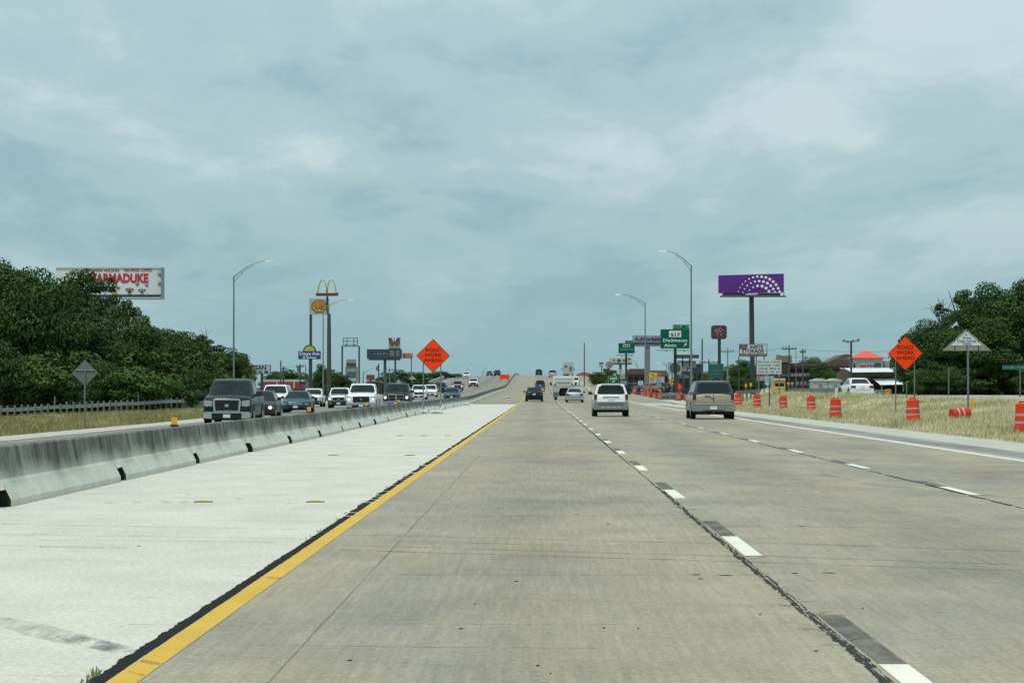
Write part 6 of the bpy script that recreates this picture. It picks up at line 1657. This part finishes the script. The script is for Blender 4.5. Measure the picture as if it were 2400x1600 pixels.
for (x0, y0, x1, y1, w_) in ((1674, 775, 1684, 771, 2.6), (1684, 771, 1691, 767.5, 2.2), (1676, 779.5, 1683, 776, 2.2), (1685, 773, 1689, 779, 2.6), (1690, 771, 1696, 776, 2.2), (1678, 783, 1684, 786, 2.4), (1681, 788, 1683, 783, 2.2), (1687, 783, 1691, 787, 2.2), (1690, 781.5, 1693, 784, 1.6), (1684, 779, 1680, 781, 1.8)):
    a, b = Vector((U(x0), -.06, Z(y0))), Vector((U(x1), -.06, Z(y1))); m.bar(a, b, .03, px2m(w_, d))
m.build('script', CR, t)
post(t, U(1686), 0, Z(794), .42, .1, M('black_post', (.012, .022, .024), .6))
# storage sign
d = 370.0
t, U, Z, u = rect_sign(1732, 1798, 806, 835, d, 'storage_sign', 'white self storage sign with a maroon house mark and a dark red strip', 'sign', M('storage_white', (.46, .52, .53), .55, 0, .10, 1), depth=.3, posts=(1731.5, 1772, 1790.5), pw=.13, rim=M('storage_rim', (.07, .11, .115), .6))
lettering('INSITE', px2m(7.6, d), U(1772.5), Z(816.8), -.05, M('storage_ink', (.030, .04, .05), .6), t, .03, sx=1.0)
lettering('STORAGE', px2m(8, d), U(1764), Z(826.3), -.05, M('storage_ink', (0, 0, 0)), t, .03, sx=1.02)
hm = MB().bx(U(1733.5), U(1751.2), -.05, -.03, Z(818), Z(808)).build('house_mark', M('house_maroon', (.14, .025, .035), .6, 0, .15, 2), t)
MB().plate([(U(1735), Z(817.5)), (U(1742.5), Z(809.5)), (U(1751), Z(817)), (U(1749), Z(817.5)), (U(1742.5), Z(812)), (U(1737.5), Z(817.5))], -.065, -.05).build('roof_line', M('house_pink', (.36, .20, .22), .6), hm)
MB().bx(U(1733.5), U(1797), -.05, -.03, Z(834.3), Z(828.5)).build('red_strip', M('strip_red', (.16, .05, .065), .6, 0, .2, 3), t)
greek([[5, 3, 5]], U(1735), U(1796), Z(828.8), Z(834), -.065, M('strip_print', (.36, .28, .32), .6), t)
# small green board and the notice boards
d = 290.0
t, U, Z, u = rect_sign(1659.5, 1695.5, 852, 885.5, d, 'guide_sign', 'small dark green board with four faint lines above the brown suv', 'road sign', M('board_green', (.006, .075, .055), .5, 0, .12, 2), depth=.06, posts=(1666, 1690), pw=.1, pmat=GALVD)
for i, (wds, y0, y1) in enumerate((([3, 5], 854, 858.5), ([3, 3], 860, 864.5), ([6], 869, 872.5), ([2, 6], 873.5, 879))): greek([wds], U(1662), U(1692), Z(y0), Z(y1), -.03, M('green_print', (.09, .24, .20), .6), t)
MB().bx(U(1661), U(1694), -.02, 0, Z(867.3), Z(866.4)).build('rule', M('green_print', (0, 0, 0)), t)
d = 240.0
t, U, Z, u = rect_sign(1773, 1831, 843.5, 876.5, d, 'notice_board', 'white notice board with four lines of black capitals', 'road sign', M('notice_white', (.43, .52, .50), .55, 0, .08, 1.5), depth=.05, posts=(1778, 1826), pw=.1, pmat=GALVD)
for i, (wds, y0, y1) in enumerate((([7, 6], 845.5, 850), ([8, 5], 853.5, 858), ([7, 5, 2], 861, 866), ([4, 2, 3, 3], 869, 873.5))): greek([wds], U(1776), U(1829), Z(y0), Z(y1), -.03, INKF, t)
MB().bx(U(1773), U(1792), .06, .1, Z(882.5), Z(878)).build('red_strip', M('pale_red', (.36, .10, .08), .6, 0, .2, 2), t)
MB().bx(U(1773), U(1792), .06, .1, Z(892), Z(882.6)).build('lower_panel', M('low_grey', (.22, .27, .29), .6, 0, .25, 2), t)
d = 205.0
t, U, Z, u = rect_sign(1793, 1812.5, 881, 897.3, d, 'plate_sign', 'small square white speed plate on a thin post in the grass', 'road sign', M('speed_plate', (.30, .38, .36), .5, 0, .12, 3), depth=.03, posts=(1802.5,), pw=.08)
greek([[3], [4], [1, 4]], U(1796), U(1810.5), Z(882.5), Z(896), -.03, INKF, t)
# white leaning post
t = thing('white_post', P(1956, 938, 150), 'leaning white plastic post behind the drum on the black base', 'post'); t.location.z = land_z(t.location.x, 150) - .05
zz_ = P(0, 908, 150).z - t.location.z; m = MB(); m.bar((-.02, 0, 0), (.10, 0, zz_), .16, .05); m.build('post', BAGW, t)
# shop sign stack between the poles
d = 480.0
t, U, Z, u = rect_sign(1583, 1638, 831, 839.5, d, 'shop_sign', 'long black sign strip with faint red letters on top of the stacked shop signs', 'sign', M('black_strip', (.035, .036, .040), .6, 0, .2, 1), posts=(1600, 1616), pw=.2)
greek([[3, 4, 5, 4]], U(1586), U(1634), Z(832.5), Z(838.5), -.04, M('dim_red_print', (.11, .06, .075), .6), t)
MB().bx(U(1588), U(1631), .05, .3, Z(851), Z(845.5)).build('plum_strip', M('plum', (.06, .035, .06), .6, 0, .3, 1), t)
MB().bx(U(1597), U(1631), .05, .3, Z(857), Z(851.2)).build('grey_panel', M('stack_grey', (.11, .13, .17), .6, 0, .4, 1.5), t)
MB().bx(U(1597), U(1631), .02, .3, Z(861.5), Z(857.2)).build('olive_panel', M('stack_olive', (.12, .125, .075), .6, 0, .3, 1), t)
MB().bx(U(1597), U(1609), .02, .3, Z(870), Z(861.7)).build('pale_panel', M('stack_pale', (.17, .20, .19), .6, 0, .3, 1), t)
bp_ = MB().bx(U(1609.5), U(1624), -.05, .3, Z(876.5), Z(861.7)).build('dark_panel', M('stack_dark', (.018, .032, .042), .6), t)
MB().bx(U(1611.5), U(1619), -.07, -.05, Z(870.5), Z(864.5)).build('window', M('stack_win', (.20, .25, .28), .4), bp_)
MB().bx(U(1590), U(1626), .06, .3, Z(886), Z(876.8)).build('lower_panel', M('stack_low', (.09, .12, .125), .6, 0, .35, 1), t)
d = 440.0
t, U, Z, u = rect_sign(1565, 1597, 849, 877, d, 'shop_sign', 'square grey sign with a dark round emblem behind the exit sign post', 'sign', M('round_grey', (.24, .30, .33), .6, 0, .12, 1), posts=(1575, 1590), pw=.2)
MB().disc(U(1582), Z(862), px2m(12.5, d), -.04, 0, 22, px2m(12, d)).build('emblem', M('round_dark', (.050, .062, .070), .6, 0, .35, 2), t)
MB().disc(U(1580.5), Z(861), px2m(7.5, d), -.07, -.04, 18).build('emblem_centre', M('round_mid', (.10, .085, .075), .6, 0, .5, 2), t)

# brick building with tower
d = 440.0
BR = M('brown_brick', (.085, .052, .045), .85, 0, .2, .5); BRD = M('dark_brick', (.040, .026, .026), .85, 0, .2, .5); TANW = M('tan_tower', (.165, .135, .11), .85, 0, .12, .4); WIN = M('pale_window', (.20, .22, .22), .4, 0, .35, .6)
a, b = P(1826, 925, d), P(2012, 850, d); X = (a.x + b.x) / 2; zb = .7
t = thing('brick_building', (X, d, zb), 'long two storey brown brick building with a tan tower at one end', 'building')
U = lambda x: (x - VX) / F * d - X; Z = lambda y: EYE - (y - VY) / F * d - zb
MB().bx(U(1852), U(2012), .3, 14, -.3, Z(853)).build('wall', BRD, t)
MB().bx(U(1848), U(2013), -.4, 14.2, Z(858.5), Z(851)).build('fascia', BR, t)
MB().bx(U(1850), U(2012), -.2, .3, Z(863), Z(860.2)).build('string_course', M('pinkish_trim', (.14, .10, .095), .8), t)
nw = 8
for i in range(nw):
    x0, x1 = lerp(1822, 1900, i / nw), lerp(1822, 1900, (i + .84) / nw)
    MB().bx(U(x0), U(x1), -.1, .32, Z(882), Z(874.3)).build('window', WIN, t)
for i in range(4):
    x0, x1 = 1866 + i * 9, 1872 + i * 9
    MB().bx(U(x0), U(x1), .2, .32, Z(902), Z(893)).build('window', WIN, t)
MB().bx(U(1818), U(1852), .25, 8, -.3, Z(874)).build('wing_wall', BRD, t)
MB().bx(U(1824), U(1851), -.6, 6, Z(873), Z(848.8)).build('tower', BRD, t)
MB().plate([(U(1824), Z(849)), (U(1856), Z(849)), (U(1853), Z(832)), (U(1850.5), Z(833.5)), (U(1829), Z(833)), (U(1826), Z(831))], -.7, 6).build('tower_roof', TANW, t)
rf = MB().plate([(U(1934), Z(850.8)), (U(2014), Z(850.8)), (U(2002), Z(835)), (U(1986), Z(829.5)), (U(1978), Z(830.5))], .2, 13).build('gable_roof', M('tan_roof', (.105, .070, .050), .85, 0, .15, .5), t)
# pale tents / cabins in front
PT = M('pale_canvas', (.36, .38, .34), .7, 0, .12, .8)
for i, (x0, x1, lb) in enumerate(((1903, 1940, 'pale canvas cabin with a wavy roof next to the brick wall'), (1940, 1972, 'pale canvas cabin with a wavy roof beside the dark lamp mast'))):
    d = 350.0; a, b = P(x0, 915, d), P(x1, 887, d); X = (a.x + b.x) / 2; zb = .8; w = (b.x - a.x) / 2
    t = thing('canvas_cabin', (X, d, zb), lb, 'cabin', 'pale canvas cabins'); h = b.z - zb
    MB().bx(-w * .96, w * .96, 0, 4, -.2, h - .28).build('wall', PT, t)
    pts = [(-w + 2 * w * k_ / 10, h - .30 + (.30 - .12 * math.cos(k_ / 10 * 6.28)) * .8) for k_ in range(11)]
    MB().plate([(-w, h - .32), (w, h - .32)] + pts[::-1], -.15, 4.2).build('roof', M('canvas_roof', (.46, .48, .45), .7), t)
    MB().bx(-w * .2, w * .35, -.03, .01, h * .25, h * .62).build('window', WIN, t)
# yellow stall truck
d = 300.0; a, b = P(1812, 916, d), P(1841, 886, d); X = (a.x + b.x) / 2; zb = .75; w = (b.x - a.x) / 2
t = thing('yellow_truck', (X, d, zb), 'yellow truck with a white roof parked behind the grass mound', 'truck'); h = b.z - zb
U = lambda x: (x - VX) / F * d - X; Z = lambda y: EYE - (y - VY) / F * d - zb
MB().bx(U(1814), U(1840), 0, 4.5, .35, Z(890)).build('body', M('truck_yellow', (.56, .36, .035), .5, 0, .15, 2), t)
MB().bx(U(1812.5), U(1839.5), -.15, 4.6, Z(890), Z(886.5)).build('roof', BAGW, t)
MB().bx(U(1816), U(1825), -.04, .01, Z(905.5), Z(898)).build('windscreen', mat_glass, t); MB().bx(U(1827), U(1837), -.04, .01, Z(905.5), Z(898)).build('windscreen', mat_glass, t)
MB().bx(U(1816), U(1838), -.05, .01, Z(908.5), Z(906)).build('bumper', BAGW, t)
for x in (1818, 1836): m = MB(); m.tube([(U(x) - .14, .6, .35), (U(x) + .14, .6, .35)], .36, 12); m.build('wheel', mat_tyre, t)
for x, y, lb in ((1847, 897, 'small yellow bollard head beside the yellow truck'), (1856, 897, 'second small yellow bollard head away from the yellow truck'), (1748, 903, 'small yellow sign under the storage sign leg'), (1759, 901, 'tall yellow sign under the storage sign leg')):
    d = 290.0; p = P(x, y, d); z0 = land_z(p.x, d); t = thing('yellow_marker', (p.x, d, z0), lb, 'marker', 'small yellow markers among the shop fronts')
    h = p.z - z0; MB().bx(-.11, .11, 0, .1, h - .16, h + (.16 if x < 1800 else .06)).build('head', YEL, t); post(t, 0, -.1, h - .1, .08, .01)
# red roofed tower and white canopy building
d = 400.0; zb = .7; X = (2066 - VX) / F * d
U = lambda x: (x - VX) / F * d - X; Z = lambda y: EYE - (y - VY) / F * d - zb
t = thing('red_roofed_tower', (X, d + 6, zb), 'square pale tower with a bright red hipped roof', 'building')
CREAM = M('cream_wall', (.30, .295, .225), .8, 0, .10, .5)
MB().bx(U(2010), U(2080), 0, 5, -.2, Z(838)).build('wall', CREAM, t)
RR = M('red_roof', (.66, .075, .045), .5, 0, .08, .6)
m = MB(); x0, x1, z0_, z1_ = U(2005), U(2085), Z(837.6), Z(820.5)
m.add([(x0, -.5, z0_), (x1, -.5, z0_), (x1, 5.5, z0_), (x0, 5.5, z0_), (U(2041), 2.3, z1_), (U(2047), 2.3, z1_)], [(0, 1, 5, 4), (1, 2, 5), (2, 3, 4, 5), (3, 0, 4), (3, 2, 1, 0)]); m.build('roof', RR, t)
MB().bx(U(2005.5), U(2084.5), -.45, 5.4, Z(839), Z(837.8)).build('eaves', M('eaves_red', (.20, .045, .04), .7), t)
MB().bx(U(2025), U(2077), -.05, 0, Z(861), Z(850)).build('sign_board', M('sb_white', (.42, .44, .40), .6), t)
lettering('eat', px2m(7.5, d), U(2033), Z(859.5), -.08, M('eat_red', (.36, .03, .07), .6), t, .05, sx=1.1)
lettering('INN', px2m(6.5, d), U(2051), Z(859.5), -.08, INKF, t, .03, sx=1.1)
MB().plate([(U(2057), Z(860)), (U(2075), Z(860)), (U(2076.5), Z(855)), (U(2074), Z(850)), (U(2061), Z(850)), (U(2060), Z(855))], -.09, -.05).build('dark_patch', M('dark_patch', (.045, .065, .065), .7), t)
MB().bx(U(2011), U(2014.5), -.04, .01, Z(861), Z(851)).build('slit_window', mat_gap, t)
MB().bx(U(2080), U(2098), 1, 5, -.2, Z(844.5)).build('side_wall', CREAM, t)
t = thing('canopy_building', (X, d, zb), 'low brown building with a bright white metal roof and a white awning', 'building')
BW = M('brown_siding', (.088, .078, .066), .85, 0, .12, .5); WM = M('white_metal', (.66, .72, .72), .45, 0, .06, .5)
MB().bx(U(1972), U(2150), 1.4, 7, -.2, Z(872)).build('wall', BW, t)
MB().plate([(U(1965), Z(873)), (U(1977), Z(862)), (U(1999), Z(872.5)), (U(1999), 0), (U(1972), 0)], .9, 1.38).build('gable_end', BW, t)
m = MB(); m.add([(U(1995), -.6, Z(872)), (U(2155), -.6, Z(870)), (U(2155), 6, Z(860.5)), (U(1977), 6, Z(861.5)), (U(1995), -.6, Z(872.6)), (U(2155), -.6, Z(870.8))], [(0, 1, 2, 3), (4, 5, 1, 0)]); m.build('roof', WM, t)
m = MB(); m.add([(U(2057), -2.6, Z(901.5)), (U(2142), -2.6, Z(899)), (U(2142), 1.3, Z(885.5)), (U(2046), 1.3, Z(887)), (U(2057), -2.6, Z(902.2)), (U(2142), -2.6, Z(899.8))], [(0, 1, 2, 3), (4, 5, 1, 0)]); m.build('awning', WM, t)
MB().bx(U(2044), U(2146), 1.2, 1.38, 0, Z(886)).build('bay_shade_panel', mat_gap, t)  # dark panel painted in place of the shaded void under the awning
MB().bx(U(2041), U(2150), 1.15, 1.39, Z(886), Z(883.5)).build('beam', mat_gap, t)
for x in (2060, 2110, 2141): post(t, U(x), 0, Z(900.5), .14, -2.55, GALVD)
# small gable house, posts, street name sign on the far right verge
d = 290.0; zb = .5; a, b = P(2297, 935, d), P(2338, 900, d); X = (a.x + b.x) / 2; w = (b.x - a.x) / 2
t = thing('gable_house', (X, d, zb), 'small pale gable of a house in front of the dark trees', 'house'); h = b.z - zb
U = lambda x: (x - VX) / F * d - X; Z = lambda y: EYE - (y - VY) / F * d - zb
MB().plate([(U(2303), -.2), (U(2331), -.2), (U(2331), Z(922)), (U(2316), Z(903)), (U(2303), Z(920))], .2, 6).build('wall', M('gable_wall', (.135, .15, .135), .85, 0, .1, 1), t)
m = MB(); m.bar((U(2296), .0, Z(925)), (U(2316.5), 0, Z(900)), .25, .14); m.bar((U(2316.5), 0, Z(900)), (U(2336), 0, Z(924)), .25, .14); m.build('barge_board', M('barge', (.20, .21, .185), .8), t)
m = MB(); m.add([(U(2316.5), 0, Z(900)), (U(2338), 0, Z(925)), (U(2338) , 6, Z(925)), (U(2316.5), 6, Z(900))], [(0, 1, 2, 3)]); m.add([(U(2316.5), 0, Z(900)), (U(2295), 0, Z(925)), (U(2295), 6, Z(925)), (U(2316.5), 6, Z(900))], [(3, 2, 1, 0)]); m.build('roof', M('shingle_grey', (.045, .048, .055), .85), t)
p = P(2222, 938, 215); t = thing('thin_post', (p.x, 215, .5), 'thin grey post beside the triangular sign', 'post'); post(t, 0, 0, P(0, 861, 215).z - .5, .10, 0, M('mossy_post', (.10, .12, .10), .8))
d = 205.0
t, U, Z, u = rect_sign(2347, 2412, 855.5, 866, d, 'street_name_sign', 'green street name sign cut by the picture edge', 'road sign', M('name_green', (.012, .10, .085), .5, 0, .1, 2), depth=.03, posts=(2389,), pw=.09, pmat=M('mossy_post', (0, 0, 0)))
greek([[5, 5]], U(2351), U(2408), Z(857), Z(864.5), -.03, M('name_print', (.10, .27, .25), .6), t)
# yellow delineator by the triangular sign
d = 155.0; p = P(2277, 966, d); z0 = land_z(p.x, d)
t = thing('delineator', (p.x, d, z0), 'yellow plate on a short post beside the triangular sign', 'marker')
MB().bx(-.12, .12, 0, .03, P(0, 954, d).z - z0, P(0, 939, d).z - z0).build('plate', YEL, t); post(t, 0, -.1, P(0, 954, d).z - z0, .05, .03)

# ---------------- overpass furniture
OB = M('barrier_orange', (.30, .060, .035), .6, 0, .2, 1.0); OBW = M('barrier_pale', (.34, .30, .26), .6, 0, .2, 1.0)
t = thing('barrier_wall', (0, 0, 0), 'row of dull orange plastic barrier blocks along the overpass edge', 'barrier')
n = 30
for i in range(n):
    y = 905 - (905 - 590) * i / n; y2 = 905 - (905 - 590) * (i + .93) / n; x = lerp(12.1, 13.3, i / n)
    m = MB(); m.bar((x, y, road_z(8, y) + .5), (x + .03, y2, road_z(8, y2) + .5), .5, 1.0); m.build('barrier_block', OB if i % 4 else M('barrier_brown', (.13, .07, .06), .7), t)
m = MB(); m.bar((13.6, 640, road_z(8, 640) + 1.1), (14.9, 520, .9), .30, .34); t2 = thing('sloping_board', (0, 0, 0), 'pale and orange sloping board at the end of the barrier blocks', 'barrier'); m.build('board', OBW, t2)
for y in (600, 560, 535): MB().box((lerp(13.9, 14.8, (640 - y) / 120), y, lerp(2.2, .8, (640 - y) / 120)), (.9, .3, 1.1)).build('end_block', OB, t2)
def parapet(name, label, xf, y0, y1, h, mat, sec=12.0):
    t = thing(name, (0, 0, 0), label, 'parapet'); n = int((y1 - y0) / sec)
    for i in range(n):
        ya, yb = y0 + sec * i, y0 + sec * (i + 1) - .15
        m = MB(); m.bar((xf(ya), ya, road_z(xf(ya), ya) + h / 2), (xf(yb), yb, road_z(xf(yb), yb) + h / 2), .3, h); m.build('parapet_section', mat, t)
parapet('bridge_parapet', 'pale concrete parapet on the outer side of the oncoming overpass', lambda y: -24.1, 596, 960, .95, M('parapet_concrete', (.36, .37, .31), .85, 0, .14, .6))
# orange work panel on the crest
d = 640.0; p = P(1183, 883, d); z0 = road_z(p.x, d)
t = thing('work_panel', (p.x, d, z0), 'bright orange work panel on pale feet near the overpass crest', 'road sign')
MB().bx(-px2m(12, d), px2m(11, d), 0, .1, P(0, 888, d).z - z0, P(0, 877.5, d).z - z0).build('panel', ORANGE, t)
for x in (-.8, .8): MB().bx(x - .3, x + .3, -.2, .3, 0, P(0, 888.5, d).z - z0).build('foot', M('foot_pale', (.30, .34, .31), .7), t)
# sandbags and rubble where the barrier meets the overpass
for x, y, s, lb in ((1180.5, 934, 1.2, 'small white sandbag at the foot of the barrier where the overpass starts'), (1190, 932.5, 2.1, 'larger white sandbag heap where the overpass starts')):
    d = 330.0; p = P(x, y + 1, d); o = sandbag(p.x, d, s * .45, .2, lb); o.location.z = road_z(p.x, d) + .02; o['group'] = 'sandbags at the overpass start'
o = sandbag(P(1092, 951, 245).x, 245, .95, .1, 'flat cream sandbag against the barrier foot midway along'); o['group'] = 'sandbags at the overpass start'
# worn patch of soil where the pale shoulder ends
struct(sheet('soil_patch', lambda y: -6.4, lambda y: -2.3, 258, 282, .012, M('soil', (.24, .22, .15), .95, 0, .35, 1.2), step=1.0, nx=6), 'rough soil strip where the pale shoulder ends')

bpy.context.view_layer.update()
